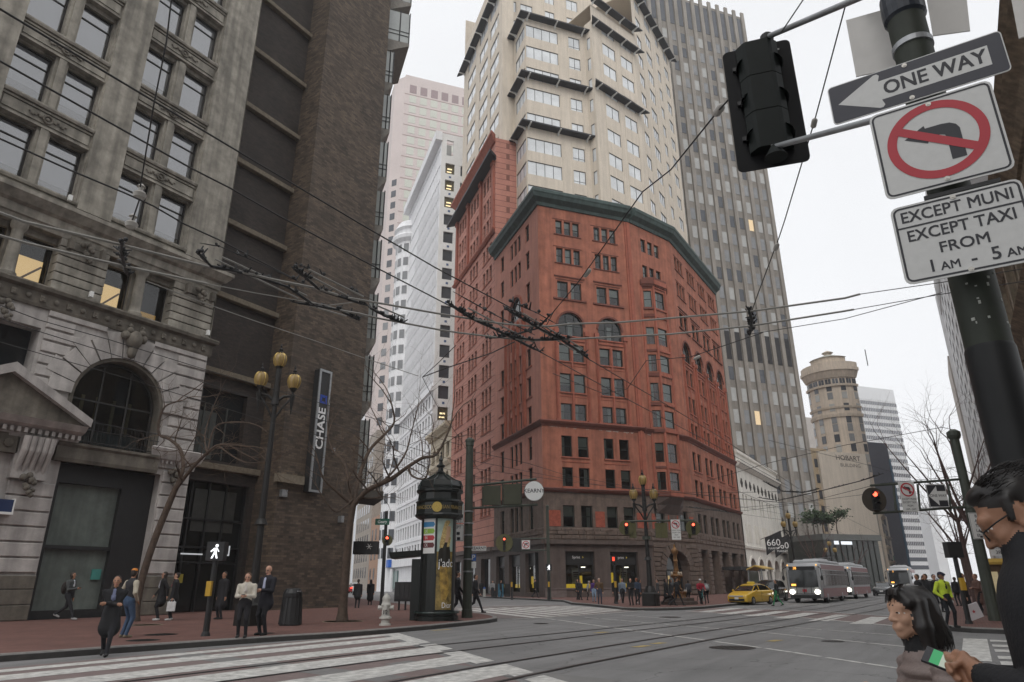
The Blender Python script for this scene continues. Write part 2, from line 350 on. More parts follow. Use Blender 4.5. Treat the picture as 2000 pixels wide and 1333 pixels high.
PATCHG = mat('grey_paver', (.20, .195, .19), .85, .12, 3)
PAVER = mat_brick('brick_paver', (.17, .078, .062), (.135, .062, .05), (.095, .065, .055), .2, .1, .8, .22, .006, True)
KERB = mat('granite_kerb', (.24, .235, .225), .8, .18, 6)
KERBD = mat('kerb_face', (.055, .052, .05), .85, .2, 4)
IRON = mat('cast_iron', (.05, .046, .044), .6, .25, 9, metal=.6)
RAIL = mat('rail_steel', (.085, .078, .075), .45, .2, 9, metal=.7)
GREEN = mat('dark_green_metal', (.030, .037, .032), .55, .2, 2.0, spec=.4)
POLEG = mat('pole_green_paint', (.052, .06, .047), .6, .25, 1.6)
BLACK = mat('black_metal', (.022, .022, .023), .5, .15, 4)
STEEL = mat('galvanised_steel', (.34, .35, .36), .45, .15, 5, metal=.7)
WIREM = mat('wire_dark', (.03, .028, .028), .6, 0)
RODM = mat('contact_rod', (.24, .23, .21), .6, .15, 8)
WHITE = mat('white_paint', (.72, .72, .70), .6, .06, 3)
SIGNW = mat('sign_white', (.66, .66, .645), .45, .05, 4, spec=.5)
SIGNK = mat('sign_black', (.035, .035, .042), .5, 0)
SIGNR = mat('sign_red', (.47, .045, .06), .5, .05, 5)
SIGNG = mat('sign_green', (.012, .10, .065), .5, 0)
SIGNB = mat('sign_blue', (.02, .09, .32), .5, 0)
CONC = mat('weathered_concrete', (.185, .155, .115), .9, .3, 5, .2, 30)
GLASS = mat_thin_glass('window_glass')
GLASSD = mat('dark_window_glass', (.018, .02, .022), .06, 0, spec=.6)
DARKROOM = mat('dim_interior', (.02, .02, .02), .9, .3, 1.5)
BLINDW = mat('pale_blind', (.52, .55, .5), .8, .08, 2)
CURT = mat('pale_curtain', (.5, .54, .5), .9, .2, 9)
REDLIT = emis('red_lamp', (1.0, .10, .05), 4.0)
BARK = mat('bark', (.085, .06, .045), .9, .4, 5, .4, 30)
BARKT = mat('twig_bark', (.12, .085, .062), .9, .3, 5)
# ================================================================== ground
g = MB(); g.add([(-460, -410, -.12), (520, -410, -.12), (520, 570, -.12), (-460, 570, -.12)], [(0, 1, 2, 3)])
tag(g.build('ground', mat('far_ground', (.16, .155, .15), .9, .2, .02)), kind='structure')
g = MB(); g.add([(-60, -90, 0), (420, -90, 0), (420, 320, 0), (-60, 320, 0)], [(0, 1, 2, 3)])
road = tag(g.build('road', ASPH), kind='structure')
def sheet(pts, z, name, m, parent=road):
    b = MB(); b.add([(p[0], p[1], z) for p in pts], [tuple(range(len(pts)))])
    a = sum(pts[i][0]*pts[(i+1) % len(pts)][1]-pts[(i+1) % len(pts)][0]*pts[i][1] for i in range(len(pts)))
    if a < 0: b.f = [tuple(reversed(f)) for f in b.f]
    return b.build(name, m, parent)
def strip(path, wd, z, name, m, parent=road):
    path = [Vector((p[0], p[1], 0)) for p in path]; b = MB(); r = []
    for i, p in enumerate(path):
        t = (path[min(i+1, len(path)-1)]-path[max(i-1, 0)]).normalized(); nn = Vector((-t.y, t.x, 0)); r.append([p+nn*wd/2, p-nn*wd/2])
    b.rings([[(q.x, q.y, z) for q in pr] for pr in r], False, False); return b.build(name, m, parent)
# near crosswalk over the main street: coated panel, bars along X, edge line along K
def kx(y): return 10.75+(y-6.45)*.745        # the crosswalk's far edge, X at a given Y
sheet([(-3, 16.2), (kx(16.0)-.3, 16.0), (kx(4)-.3, 4), (-3, 4)], .004, 'crosswalk_panel', PINKX)
bars = [(15.25, 15.75), (13.95, 14.75), (12.3, 13.2), (10.5, 11.6), (8.75, 9.75), (7.0, 7.95), (5.2, 6.2)]
for y0, y1 in bars:
    n = 9; xa = -2.5; top = []; bot = []
    for i in range(n+1):
        f = i/n; top.append((xa+(kx(y1)-xa)*f, y1+random.uniform(-.025, .025)-.02*f)); bot.append((xa+(kx(y0)-xa)*f, y0+random.uniform(-.025, .025)-.02*f))
    sheet(bot+top[::-1], .008, 'crosswalk_stripe', PAINTW)
for a, b in ((15.7, 12.45), (12.1, 10.75), (10.45, 8.4), (7.9, 6.75), (6.4, 4.5)):
    sheet([(kx(a)-.1, a), (kx(a)+.55, a), (kx(b)+.55, b), (kx(b)-.1, b)], .0085, 'crosswalk_edge_line', PAINTW)
for x, y0, y1 in ((4.0, 5, 16), (9.2, 8.3, 16), (10.6, 5, 10)):      # the grey pavers let into the coating
    sheet([(x, y0), (x+.75, y0), (x+.75+(y1-y0)*.12, y1), (x+(y1-y0)*.12, y1)], .006, 'paver_strip', PATCHG)
# rails: a worn head and its groove
for pts in ([(-12, 12.05), (5, 12.0), (14.3, 11.9), (20.5, 11.1), (30, 10.0), (45, 8.9), (90, 7.6), (250, 7.2)], [(-12, 10.62), (5, 10.6), (12.6, 10.5), (20, 9.8), (30, 8.6), (45, 7.45), (90, 6.15), (250, 5.8)],
            [(-12, 8.2), (5, 8.2), (12, 8.08), (20, 7.65), (30, 6.75), (45, 5.6), (90, 4.3), (250, 4.0)], [(-12, 6.75), (5, 6.7), (12.8, 6.58), (20, 6.2), (30, 5.35), (45, 4.2), (90, 2.9), (250, 2.5)]):
    fine = []
    for i in range(len(pts)-1):
        for k in range(6): f = k/6; fine.append((pts[i][0]*(1-f)+pts[i+1][0]*f, pts[i][1]*(1-f)+pts[i+1][1]*f))
    fine.append(pts[-1]); r = strip(fine, .13, .011, 'tram_rail', RAIL); strip([(x, y-.035) for x, y in fine], .045, .0125, 'rail_groove', mat('groove_dark', (.02, .018, .018), .9, 0), r)
# lane lines across the junction
for pts, wd in (([(29.0, 16.4), (23.9, 10.75), (18.3, 4.3), (15.1, 1.05)], .13), ([(30.5, 15.1), (26.7, 9.9), (23.7, 5.4), (20.2, 1.3)], .12), ([(33.2, 14.4), (29.7, 9.85), (27.7, 6.4), (24.2, 1.6)], .1)):
    P = []
    for i in range(len(pts)-1):
        for k in range(4): f = k/4; P.append((pts[i][0]*(1-f)+pts[i+1][0]*f, pts[i][1]*(1-f)+pts[i+1][1]*f))
    P.append(pts[-1])
    for i in range(0, len(P)-1):
        a, b = Vector(P[i]), Vector(P[i+1]); d = (b-a)*(.93 if i % 3 else .8); strip([a, a+d], wd, .006, 'lane_line', PAINTW)
for px, py, wx in ((1172, 1236, .5), (1250, 1263, .5), (1283, 1257, .4), (860, 1231, .7), (1510, 1252, .5)):
    p = onz(px, py); sheet([(p.x-wx*.6, p.y-.1), (p.x+wx*.6, p.y-.22), (p.x+wx*.6, p.y+.02), (p.x-wx*.6, p.y+.14)], .006, 'worn_paint_mark', PAINTY)
# crosswalk over the side street: bars along K between two lines along X
sheet([(27.6, 18.0), (29.6, 16.3), (38.6, 15.9), (46.5, 25.3), (39, 29.5), (36.5, 28.6)], .004, 'crosswalk_panel', mat('crosswalk_worn', (.2, .172, .165), .85, .15, 2))
for i in range(9):
    a = Vector((29.0+i*1.25, 16.7-i*.02, 0)); e = a+Vector((KD.x, KD.y, 0))*(13.2-i*.55); strip([a, a+(e-a)*.35, a+(e-a)*.68, e], .55, .008, 'crosswalk_stripe', PAINTW)
strip([(27.4, 17.1), (29.3, 16.35), (34, 15.95), (39, 15.55)], .2, .0095, 'crosswalk_edge_line', PAINTW)
strip([(30.2, 21.5), (36, 30.2), (39, 33.5)], .25, .0095, 'crosswalk_edge_line', PAINTW); strip([(37, 29.4), (48, 26.6)], .22, .0096, 'crosswalk_edge_line', PAINTW); strip([(34.0, 25.5), (45.0, 22.4)], .2, .0097, 'crosswalk_edge_line', PAINTW)
# far crosswalk over the main street
sheet([(45, 13.3), (38.6, 13.0), (34.2, 6.3), (28.2, 1.2), (34.5, 1.2), (42, 7)], .004, 'crosswalk_panel', PINKX)
for i in range(7):
    y = 12.0-i*1.7; x0 = 37.9-(12-y)*.93+(.6 if i == 0 else 0); strip([(x0, y), (x0+6.3, y-.15)], .75, .008, 'crosswalk_stripe', PAINTW)
strip([(39.2, 13.2), (34.1, 6.25), (28.0, 1.1)], .22, .0095, 'crosswalk_edge_line', PAINTW); strip([(46, 13.0), (41.5, 7), (35.5, 1.1)], .2, .0096, 'crosswalk_edge_line', PAINTW)
# crosswalk by the near right corner
sheet([(23.9, .25), (23.9, -.3), (17.4, -.22), (17.4, .3)], .008, 'crosswalk_edge_line', PAINTW)
for x in (23.3, 21.6, 20.1, 18.4, 17.2): sheet([(x-.35, -.35), (x+.35, -.35), (x+.35, -5), (x-.35, -5)], .0085, 'crosswalk_stripe', PAINTW)
# covers let into the street
def cover(x, y, r, parent=road, z=.006, m=IRON):
    b = MB(); n = 24; b.rings([[(x+q*cos(2*pi*j/n), y+q*sin(2*pi*j/n), z+dz) for j in range(n)] for q, dz in ((r, 0), (r*.9, .006), (r*.86, .002), (.05, .003))], False)
    for k in range(-3, 4): b.box(x-r*.75, x+r*.75, y+k*r*.22-.015, y+k*r*.22+.015, z+.002, z+.007)
    return b.build('manhole_cover', m, parent)
cover(18.05, 5.0, .55); cover(32.2, 11.6, .5); cover(21.2, 3.2, .3); cover(25.0, 14.3, .3)

# ------------------------------------------------------------------ pavements and kerbs
def pavement(name, poly, kerb_upto, m=PAVER, h=.15, kw=.18):
    b = MB(); b.prism(poly, -.05, h); o = tag(b.build(name, m), kind='structure')
    path = [Vector((p[0], p[1], 0)) for p in poly[:kerb_upto]]
    a = sum(poly[i][0]*poly[(i+1) % len(poly)][1]-poly[(i+1) % len(poly)][0]*poly[i][1] for i in range(len(poly))); sg = 1 if a > 0 else -1
    k = MB(); prof = [(-.012, -.02), (-.012, h+.004-.02), (.01, h+.006), (kw, h+.006), (kw, -.02)]; rings = []
    for i, p in enumerate(path):
        t = (path[min(i+1, len(path)-1)]-path[max(i-1, 0)]).normalized(); nn = Vector((-t.y, t.x, 0))*sg
        rings.append([(p.x+nn.x*u, p.y+nn.y*u, z) for u, z in prof])
    k.rings(rings, True); ko = k.build('kerb', KERB, o); f = MB()
    rings = []
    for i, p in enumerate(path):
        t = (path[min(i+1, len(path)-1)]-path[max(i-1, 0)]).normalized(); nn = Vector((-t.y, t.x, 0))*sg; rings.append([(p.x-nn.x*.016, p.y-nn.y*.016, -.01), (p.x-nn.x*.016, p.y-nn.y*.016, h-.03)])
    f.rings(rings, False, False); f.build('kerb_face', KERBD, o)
    return o
LP = [(-15, 17.9), (4, 17.65), (7.6, 17.35), (10.6, 17.0), (13.1, 16.65), (14.4, 16.45), (15.4, 16.15), (16.2, 16.0), (17.8, 15.95), (20.1, 15.95), (22.6, 16.15), (24.5, 16.4), (25.6, 16.75), (26.5, 17.35), (27.6, 18.3), (29.7, 20.75), (60, 59.8), (90, 98.4), (60, 110), (-15, 110)]
pav = pavement('pavement', LP, 18)
FP = [(119, 101), (91.7, 67.8), (66.5, 44.9), (54.2, 28.8), (50.5, 26.4), (47.6, 24.6), (45.0, 21.8), (40.6, 18.0), (39.3, 17.0), (38.9, 15.9), (39.4, 14.9), (40.7, 13.9), (43.0, 13.35), (60, 13.3), (330, 13.3), (330, 140), (150, 140)]
pav2 = pavement('pavement', FP, 15)
RP = [(330, .9), (28.2, .9), (27.2, .6), (26.6, .0), (26.4, -.8), (26.4, -40), (330, -40)]
pav3 = pavement('pavement', RP, 6)
cover(12.7, 19.9, .45, pav, .156); cover(11.2, 18.3, .4, pav, .156); cover(22.7, 16.8, .35, pav, .156); cover(14.5, 17.6, .25, pav, .156)
b = MB(); b.lathe([(.0, .152), (.75, .152), (.78, .158), (.8, .152)], 20, (20.5, 20.5, 0)); b.build('tree_pit_ring', mat('sand_grit', (.27, .22, .16), .95, .25, 8), pav)
b = MB(); b.lathe([(.0, .152), (.55, .152), (.58, .158), (.6, .152)], 20, (15.4, 25.2, 0)); b.build('tree_pit_ring', mat('sand_grit', (.2, .17, .13)), pav)
# ================================================================== limestone office building (left)
LST = mat('dirty_limestone', (.34, .315, .27), .9, .38, 1.3, .25, 14, streak=.45)
LSW = mat('pale_carved_stone', (.47, .44, .42), .85, .22, 1.6, .2, 14, streak=.35)
LSD = mat('sooty_stone', (.165, .147, .122), .9, .35, 1.8, .2, 14, streak=.4)
WFRM = mat('dark_window_frame', (.028, .026, .024), .6, .1, 4)
BLG = mat('sky_toned_blind', (.55, .555, .585), .8, .06, 1.0)  # blinds added behind the panes to lighten them like reflected sky
SKYG = mat_thin_glass('sky_reflecting_glass', (.85, .87, .9), 3.6)
LITW = emis('warm_lit_room', (1.0, .66, .30), .62)
LITD = emis('amber_lit_room', (1.0, .55, .12), .20)
FL = Fr((0, 33), XD)
lb = thing('office_building', 'sooty limestone office building with arched entrance and carved spandrels at the left edge', 'building', (12, 33, 0))
BAYS = [(9.2, 13.28), (14.9, 19.05)]; SILLS = [18.95, 23.1, 27.25, 31.55, 35.8, 40.1]
b = MB(); ops = []
for a, c in BAYS:
    m_ = (a+c)/2
    for z in SILLS: ops += [(a+.12, m_-.3, z+.2, z+3.0), (m_+.3, c-.12, z+.2, z+3.0)]
    ops += [(a+.35, m_-.3, 14.42, 16.7), (m_+.3, c-.3, 14.42, 16.7)]
wall(b, FL, 4, 21.25, 14.3, 46, ops, .3, -.5); b.build('wall', LST, lb)
b = MB(); b.fquad(FL, 4, 21.2, 13.5, 46, -2.2); b.fquad(FL, 4, 21.2, 0, 13.5, -2.6); b.build('interior', DARKROOM, lb)
b = MB(); b.quad(FL.pt(21.25, 0, 0), FL.pt(21.25, 0, -14), FL.pt(21.25, 46, -14), FL.pt(21.25, 46, 0)); b.quad(FL.pt(4, 0, -14), FL.pt(4, 0, 0), FL.pt(4, 46, 0), FL.pt(4, 46, -14)); b.quad(FL.pt(4, 46, -14), FL.pt(21.25, 46, -14), FL.pt(21.25, 46, -.5), FL.pt(4, 46, -.5)); b.build('side_wall', LST, lb)
for a, c in ((4.2, 9.2), (13.28, 14.9), (19.05, 21.2)):
    b = MB(); b.fbox(FL, a, c, 18.7, 45.5, -.5, 0); b.fbox(FL, a-.05, a+.22, 18.75, 45.5, -.5, -.22); b.fbox(FL, c-.22, c+.05, 18.75, 45.5, -.5, -.22); b.build('pilaster', LST, lb)
wr = MB()      # wreath: ring with a boss and two scrolls
for j in range(12):
    t0, t1 = 2*pi*j/12, 2*pi*(j+1)/12; wr.tube([(.2*cos(t0), 0, .2*sin(t0)), (.2*cos(t1), 0, .2*sin(t1))], .055, 6)
wr.ball((0, 0, 0), .1, 8, 5, (1, .5, 1))
for sg in (-1, 1):
    for k in range(5): wr.ball((sg*(.32+.12*k), .0, .07*sin(k*1.7)), .085-.008*k, 6, 4, (1.2, .6, 1))
WREATH = wr.mesh('wreath', LSD, True)
for a, c in BAYS:
    m_ = (a+c)/2
    for i, z in enumerate(SILLS):
        b = MB(); b.fbox(FL, a, c, z-1.0, z+.02, -.5, -.26); b.fbox(FL, a+.12, c-.12, z-.82, z-.28, -.26, -.2); b.fbox(FL, a+.02, c-.02, z-1.06, z-.95, -.5, -.17); b.fbox(FL, a+.02, c-.02, z-.22, z-.12, -.5, -.15)
        b.build('spandrel', LST, lb)
        b = MB(); b.fprof(FL, a+.02, c-.02, [(-.5, z-.08), (-.06, z-.08), (-.02, z+.02), (-.02, z+.1), (-.5, z+.2)]); b.build('sill', LST, lb)
        put('wreath', WREATH, lb, FL.pt(m_, z-.55, -.16))
        b = MB(); b.fbox(FL, m_-.3, m_+.3, z+.14, z+3.1, -.5, -.3); b.fbox(FL, m_-.17, m_+.17, z+.14, z+3.1, -.3, -.2); b.build('mullion', LST, lb)
        for (s0, s1) in ((a+.12, m_-.3), (m_+.3, c-.12)):
            window(FL, s0, s1, z+.2, z+3.0, lb, 't', WFRM, SKYG, .72, .07, random.choice((.72, .9, .95, .86)) if i > 0 else random.choice((.5, .8)), BLG)
# attic storey: columns, rusticated piers, lit rooms
def blocks(fr, s0, s1, z0, z1, h, gap, m, parent, o0=0., o1=.1, cut=None):
    z = z0; k = 0
    while z < z1-.05:
        zt = min(z+h, z1); b = MB(); e = .025
        b.hexa([fr.pt(s0, z+gap, o0), fr.pt(s1, z+gap, o0), fr.pt(s1, z+gap, o0-.02), fr.pt(s0, z+gap, o0-.02), fr.pt(s0, zt, o0), fr.pt(s1, zt, o0), fr.pt(s1, zt, o0-.02), fr.pt(s0, zt, o0-.02)])
        b.v = []; b.f = []
        P = fr.pt
        b.rings([[P(s0, z+gap, o0), P(s1, z+gap, o0), P(s1, zt, o0), P(s0, zt, o0)], [P(s0, z+gap, o1-e), P(s1, z+gap, o1-e), P(s1, zt, o1-e), P(s0, zt, o1-e)], [P(s0+e, z+gap+e, o1), P(s1-e, z+gap+e, o1), P(s1-e, zt-e, o1), P(s0+e, zt-e, o1)]])
        b.build('stone_block', m, parent); z += h; k += 1
for a, c in ((8.4, 9.55), (12.98, 15.25), (18.75, 21.2)): blocks(FL, a, c, 14.36, 17.0, .44, .05, LST, lb, -.5, -.06)
for a, c in BAYS:
    m_ = (a+c)/2; b = MB(); p = FL.pt(m_, 0, -.18); b.lathe([(.36, 14.36), (.36, 14.5), (.3, 14.56), (.27, 14.7), (.235, 16.5), (.25, 16.6), (.34, 16.72), (.36, 16.95)], 16, p); b.build('column', LST, lb, True)
    for k, (s0, s1) in enumerate(((a+.35, m_-.3), (m_+.3, c-.3))):
        o = window(FL, s0, s1, 14.42, 16.7, lb, '', WFRM, GLASS, .78, .06)
        lit = LITD if (a > 14 and k == 1) else LITW; q = MB(); w2 = (s1-s0)/2-.05
        top = .75 if lit is LITD else 1.55
        q.quad((-w2, .5, .05), (w2, .5, .05), (w2, .5, top), (-w2, .5, top)); sub('lit_room', q.mesh('lit_room', lit), o)
        if lit is LITW: q = MB(); q.tube([(-w2*.6, .42, .1), (w2*.9, .42, top*.8)], .05, 5); sub('ceiling_beam', q.mesh('ceiling_beam', mat('amber_beam', (.25, .15, .05), .8, 0)), o)
cart = MB()
for k in range(9): cart.ball((random.uniform(-.4, .4), -.12+random.uniform(-.1, .05), -k*.1), random.uniform(.12, .2)*(1-k*.05), 7, 5)
CART = cart.mesh('cartouche', LSD, True)
for s_ in (9.0, 14.1, 20.2):
    put('cartouche', CART, lb, FL.pt(s_, 17.0, .02))
    [fb('bracket', LSD, lb, FL, s_+d-.1, s_+d+.1, 16.5, 17.05, -.1, .22) for d in (-.75, .75)]
b = MB(); b.fprof(FL, 4, 21.25, [(-.5, 17.0), (-.05, 17.0), (.02, 17.25), (.1, 17.3), (.12, 17.7), (.3, 17.8), (.55, 18.1), (.6, 18.15), (.6, 18.35), (.5, 18.4), (-.2, 18.75), (-.5, 18.75)], 0, .9); b.build('cornice', LST, lb)
b = MB(); b.fprof(FL, 4, 21.25, [(-.3, 13.3), (.1, 13.3), (.14, 13.42), (.16, 13.95), (.36, 14.05), (.4, 14.2), (.36, 14.28), (-.5, 14.4)], 0, .9); b.build('belt_course', LSD, lb)
ro = MB(); ro.ball((0, 0, 0), .13, 9, 5, (1, .6, 1)); ros = ro.mesh('rosette', LSD, True)
rq = MB(); rq.box(-.13, .13, -.05, .03, -.14, .14); rq.ball((0, -.05, .05), .08, 6, 4, (1, .6, 1)); rq.ball((0, -.05, -.06), .07, 6, 4, (1, .6, 1)); rosq = rq.mesh('rosette', LSD)
for i in range(19): put('rosette', ros if i % 2 else rosq, lb, FL.pt(10.4+i*.58, 13.68, .18))
# piano nobile and street floor
b = MB(); wall(b, FL, 4, 21.25, 0, 13.35, [(14.75, 19.2, 7.6, 9.75, 'arch'), (15.0, 19.7, .15, 6.7), (10.4, 13.0, 8.4, 12.4), (10.2, 12.7, .15, 6.4)], .9); b.build('lower_wall', LSW, lb)
CC, RR, SP = 16.975, 2.225, 9.75
for k in range(13):      # voussoirs
    t0 = pi*k/13+.012; t1 = pi*(k+1)/13-.012; r0, r1 = RR+.02, RR+(1.35 if k % 2 else 1.05)
    if k == 6: r1 = RR+1.5
    hi = .17 if k % 2 == 0 else .13; P = FL.pt; b = MB(); q = []
    for o in (0., hi):
        q.append([P(CC-r*cos(t), min(SP+r*sin(t), 13.25), o) for r, t in ((r0, t0), (r0, t1), (r1, t1), (r1, t0))])
    b.rings(q); b.build('voussoir', LSW, lb)
b = MB(); arch_ring(b, FL, 14.75, 19.2, SP, .0, -.5, .02, 16); b.v = []; b.f = []
arch_ring(b, FL, 14.9, 19.05, SP, .17, -.6, .05, 18, 7.6); b.build('arch_moulding', LSD, lb)
for s0, s1 in ((13.15, 14.6), (19.35, 21.2)):
    z = 8.05; k = 0
    while z < 13.1:
        wdt = .0 if k % 2 else .25; zt = z+.52
        x = math.sqrt(max(0, (RR+1.0)**2-max(0, zt-SP)**2)) if zt > SP else RR+.1
        a, c = (s0, min(s1-wdt, CC-max(x, RR)-.04)) if s0 < 15 else (max(s0+wdt, CC+max(x, RR)+.04), s1)
        if zt > SP+RR+1.0: a, c = (s0, CC-1.2) if s0 < 15 else (CC+1.2, s1)
        if c-a > .3: blocks(FL, a, c, z, zt-.02, .5, .05, LSW, lb, 0., .1)
        z += .55; k += 1
kc = MB(); kc.ball((0, -.25, 0), .42, 8, 6, (1, .8, 1.2)); kc.ball((-.42, -.22, .15), .24, 7, 5); kc.ball((.42, -.22, .15), .24, 7, 5); kc.ball((0, -.25, -.6), .24, 7, 5, (1, .8, 1.6)); kc.ball((.3, -.3, .42), .17, 7, 5); kc.ball((-.3, -.3, .42), .17, 7, 5); kc.ball((0, -.42, .1), .16, 7, 5)
put('cartouche', kc.mesh('cartouche', LSD, True), lb, FL.pt(CC, 12.95, .1)); put('cartouche', CART, lb, FL.pt(11.4, 13.1, .15))
arch_window(FL, 14.95, 19.0, 7.62, SP, lb, WFRM, GLASS, .5, .1, 2)
b = MB()
for s_ in (15.9, 16.6, 17.4, 18.2): b.fbox(FL, s_, s_+.16, 7.7, 10.2, -1.4, -1.35)
b.build('curtain', mat('olive_curtain', (.16, .14, .08), .9, .2, 6), lb)
b = MB(); b.fbox(FL, 15.0, 18.9, 7.65, 8.5, -1.3, -1.25); b.build('low_screen', mat('screen_bluegrey', (.10, .13, .14), .8, .3, 12), lb)
b = MB()
for z in (7.7, 8.25, 8.62): b.tube([FL.pt(14.8, z, .2), FL.pt(19.2, z, .2)], .022, 6)
for i in range(23): s_ = 14.85+i*.195; b.tube([FL.pt(s_, 7.55, .2), FL.pt(s_, 8.62, .2)], .012, 5)
b.build('railing', BLACK, lb)
b = MB(); b.fprof(FL, 14.6, 19.35, [(-.8, 6.7), (.22, 6.7), (.26, 6.85), (.26, 7.35), (.34, 7.45), (.34, 7.56), (-.8, 7.6)]); b.build('lintel', LSD, lb)
for s0, s1 in ((12.95, 15.0), (19.2, 21.3)):
    b = MB(); b.fprof(FL, s0, s1, [(-.2, 7.05), (.1, 7.05), (.14, 7.3), (.3, 7.45), (.42, 7.8), (.46, 7.95), (.2, 8.05), (-.2, 8.05)], 1, 1)
    for i in range(9): x = s0+.12+i*(s1-s0-.24)/8; b.fbox(FL, x-.05, x+.05, 7.25, 7.42, .1, .24)
    b.build('entablature', LSW, lb)
put('cartouche', CART, lb, FL.pt(20.3, 6.95, .1))
blocks(FL, 19.78, 21.2, 1.95, 6.9, .62, .07, LSW, lb, 0, .1); blocks(FL, 19.75, 21.22, .15, 1.9, .6, .02, LSD, lb, 0, .13)
blocks(FL, 13.15, 14.95, 1.95, 5.7, .62, .07, LSW, lb, 0, .1); blocks(FL, 13.12, 14.98, .15, 1.9, .6, .02, LSD, lb, 0, .13)
# pediment and its consoles
pa = [(8.7, 8.25), (15.35, 8.25), (12.02, 9.95)]; b = MB()
b.rings([[FL.pt(s_, z, .75) for s_, z in pa], [FL.pt(s_, z, 0) for s_, z in pa]]); b.build('tympanum', LSD, lb)
for (s0, z0), (s1, z1) in (((8.6, 8.2), (12.02, 9.95)), ((15.45, 8.2), (12.02, 9.95))):
    b = MB(); d = Vector((s1-s0, z1-z0)).normalized(); n_ = Vector((-d.y, d.x)) if s0 < s1 else Vector((d.y, -d.x))
    q = [(s0, z0), (s1, z1), (s1+n_.x*0, z1+.42), (s0+n_.x*.1, z0+.34)]
    b.rings([[FL.pt(s_, z, 1.05) for s_, z in q], [FL.pt(s_, z, 0) for s_, z in q]]); b.build('raking_cornice', LSW, lb)
b = MB(); b.fprof(FL, 8.6, 15.4, [(0, 7.55), (.35, 7.55), (.4, 7.8), (.8, 7.95), (1.0, 8.2), (0, 8.25)], 0, 0)
for i in range(24): x = 9.0+i*.27; b.fbox(FL, x, x+.13, 7.62, 7.82, .35, .62)
b.build('pediment_cornice', LSW, lb)
b = MB(); b.fbox(FL, 8.6, 13.1, 6.75, 7.55, 0, .3)
for i in range(8): b.ball(FL.pt(9.2+i*.5, 7.15, .32), .2, 7, 5, (1, .5, 1))
b.build('frieze', LSD, lb)
b = MB()
for k in range(5): b.tube([FL.pt(13.25+k*.25, 7.5, .62), FL.pt(13.25+k*.25, 6.9, .55), FL.pt(13.25+k*.25, 6.3, .3), FL.pt(13.25+k*.25, 5.95, .18)], [.15, .14, .12, .1], 8)
b.fbox(FL, 13.05, 14.45, 5.75, 7.55, 0, .3); b.build('console', LSW, lb)
put('cartouche', CART, lb, FL.pt(13.75, 5.9, .25))
# shopfront with papered glass
b = MB(); b.fbox(FL, 15.0, 19.7, .15, .5, -.75, -.3); b.fbox(FL, 15.0, 15.25, .5, 6.7, -.75, -.3); b.fbox(FL, 18.15, 19.7, .5, 6.7, -.9, -.45); b.fbox(FL, 15.25, 18.15, 3.02, 3.18, -.72, -.4); b.fbox(FL, 15.25, 18.15, 5.85, 6.7, -.75, -.35); b.fbox(FL, 18.1, 18.25, .5, 6.7, -.75, -.35); b.build('shopfront_frame', BLACK, lb)
PAPER = mat('papered_shop_glass', (.165, .19, .175), .22, .25, 1.1, spec=.6, streak=.25)
for z0, z1 in ((.5, 3.02), (3.18, 5.85)):
    b = MB(); b.fquad(FL, 15.25, 18.15, z0, z1, -.6); b.build('pane', PAPER, lb)
b = MB(); b.fbox(FL, 17.55, 17.95, 1.75, 2.2, -.58, -.5); b.build('posted_notice', mat('teal_notice', (.06, .25, .22), .7, .1, 5), lb)
b = MB(); b.fbox(FL, 10.4, 13.0, 8.4, 12.4, -.9, -.85); b.fbox(FL, 10.2, 12.7, .15, 6.4, -.9, -.85); b.build('dark_glazing', GLASSD, lb)
b = MB(); b.fbox(FL, 12.75, 13.4, 4.35, 4.85, .12, .35); b.build('wall_box', mat('navy_box', (.015, .03, .09), .5, 0), lb); b = MB(); b.fbox(FL, 12.7, 13.45, 4.25, 4.35, .1, .4); b.fbox(FL, 13.4, 13.45, 4.35, 4.9, .1, .38); b.build('wall_box_frame', WHITE, lb)
b = MB()
for s_, z in ((12.75, 18.85), (14.6, 14.5), (20.9, 14.5)): b.fbox(FL, s_, s_+.16, z, z+.28, .05, .2)
b.build('floodlight', WHITE, lb)

# ================================================================== brown brick bank building
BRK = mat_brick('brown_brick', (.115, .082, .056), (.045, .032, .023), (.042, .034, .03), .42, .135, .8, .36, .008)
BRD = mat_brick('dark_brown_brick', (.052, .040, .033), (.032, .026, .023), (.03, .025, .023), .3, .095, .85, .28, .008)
cb = thing('bank_building', 'tall brown brick bank building with pale ledges beside the limestone building', 'building', (30, 33, 0))
FC = Fr((0, 33), XD); FR_ = Fr((0, 35), XD); FCH = Fr((26.9, 35), (0, -1))
b = MB(); b.fquad(FC, 26.9, 33.3, 0, 62); b.build('wall', BRK, cb)
b = MB(); b.fquad(FCH, 0, 2, 0, 62); b.build('return_wall', BRK, cb)
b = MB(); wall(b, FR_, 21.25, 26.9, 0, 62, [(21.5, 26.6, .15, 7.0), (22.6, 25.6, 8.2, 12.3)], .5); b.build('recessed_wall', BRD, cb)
FKC = Fr((33.3+.613*30, 33+.79*30), -KD)
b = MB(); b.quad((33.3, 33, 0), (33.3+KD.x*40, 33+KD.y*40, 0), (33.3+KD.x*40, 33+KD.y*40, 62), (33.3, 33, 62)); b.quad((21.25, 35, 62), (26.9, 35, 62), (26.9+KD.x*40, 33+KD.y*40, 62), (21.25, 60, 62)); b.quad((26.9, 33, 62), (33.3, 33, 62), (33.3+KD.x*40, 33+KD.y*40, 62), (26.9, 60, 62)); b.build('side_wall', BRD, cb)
LEDGE = [8.0, 13.45, 18.2, 23.1, 27.6, 32.0, 36.6, 41.3, 45.9, 50.5, 55]
for z in LEDGE:
    b = MB(); b.fprof(FR_, 21.25, 26.9, [(0, z-.36), (.32, z-.36), (.36, z-.33), (.36, z-.03), (.3, z), (0, z+.04)]); b.build('ledge', CONC, cb)
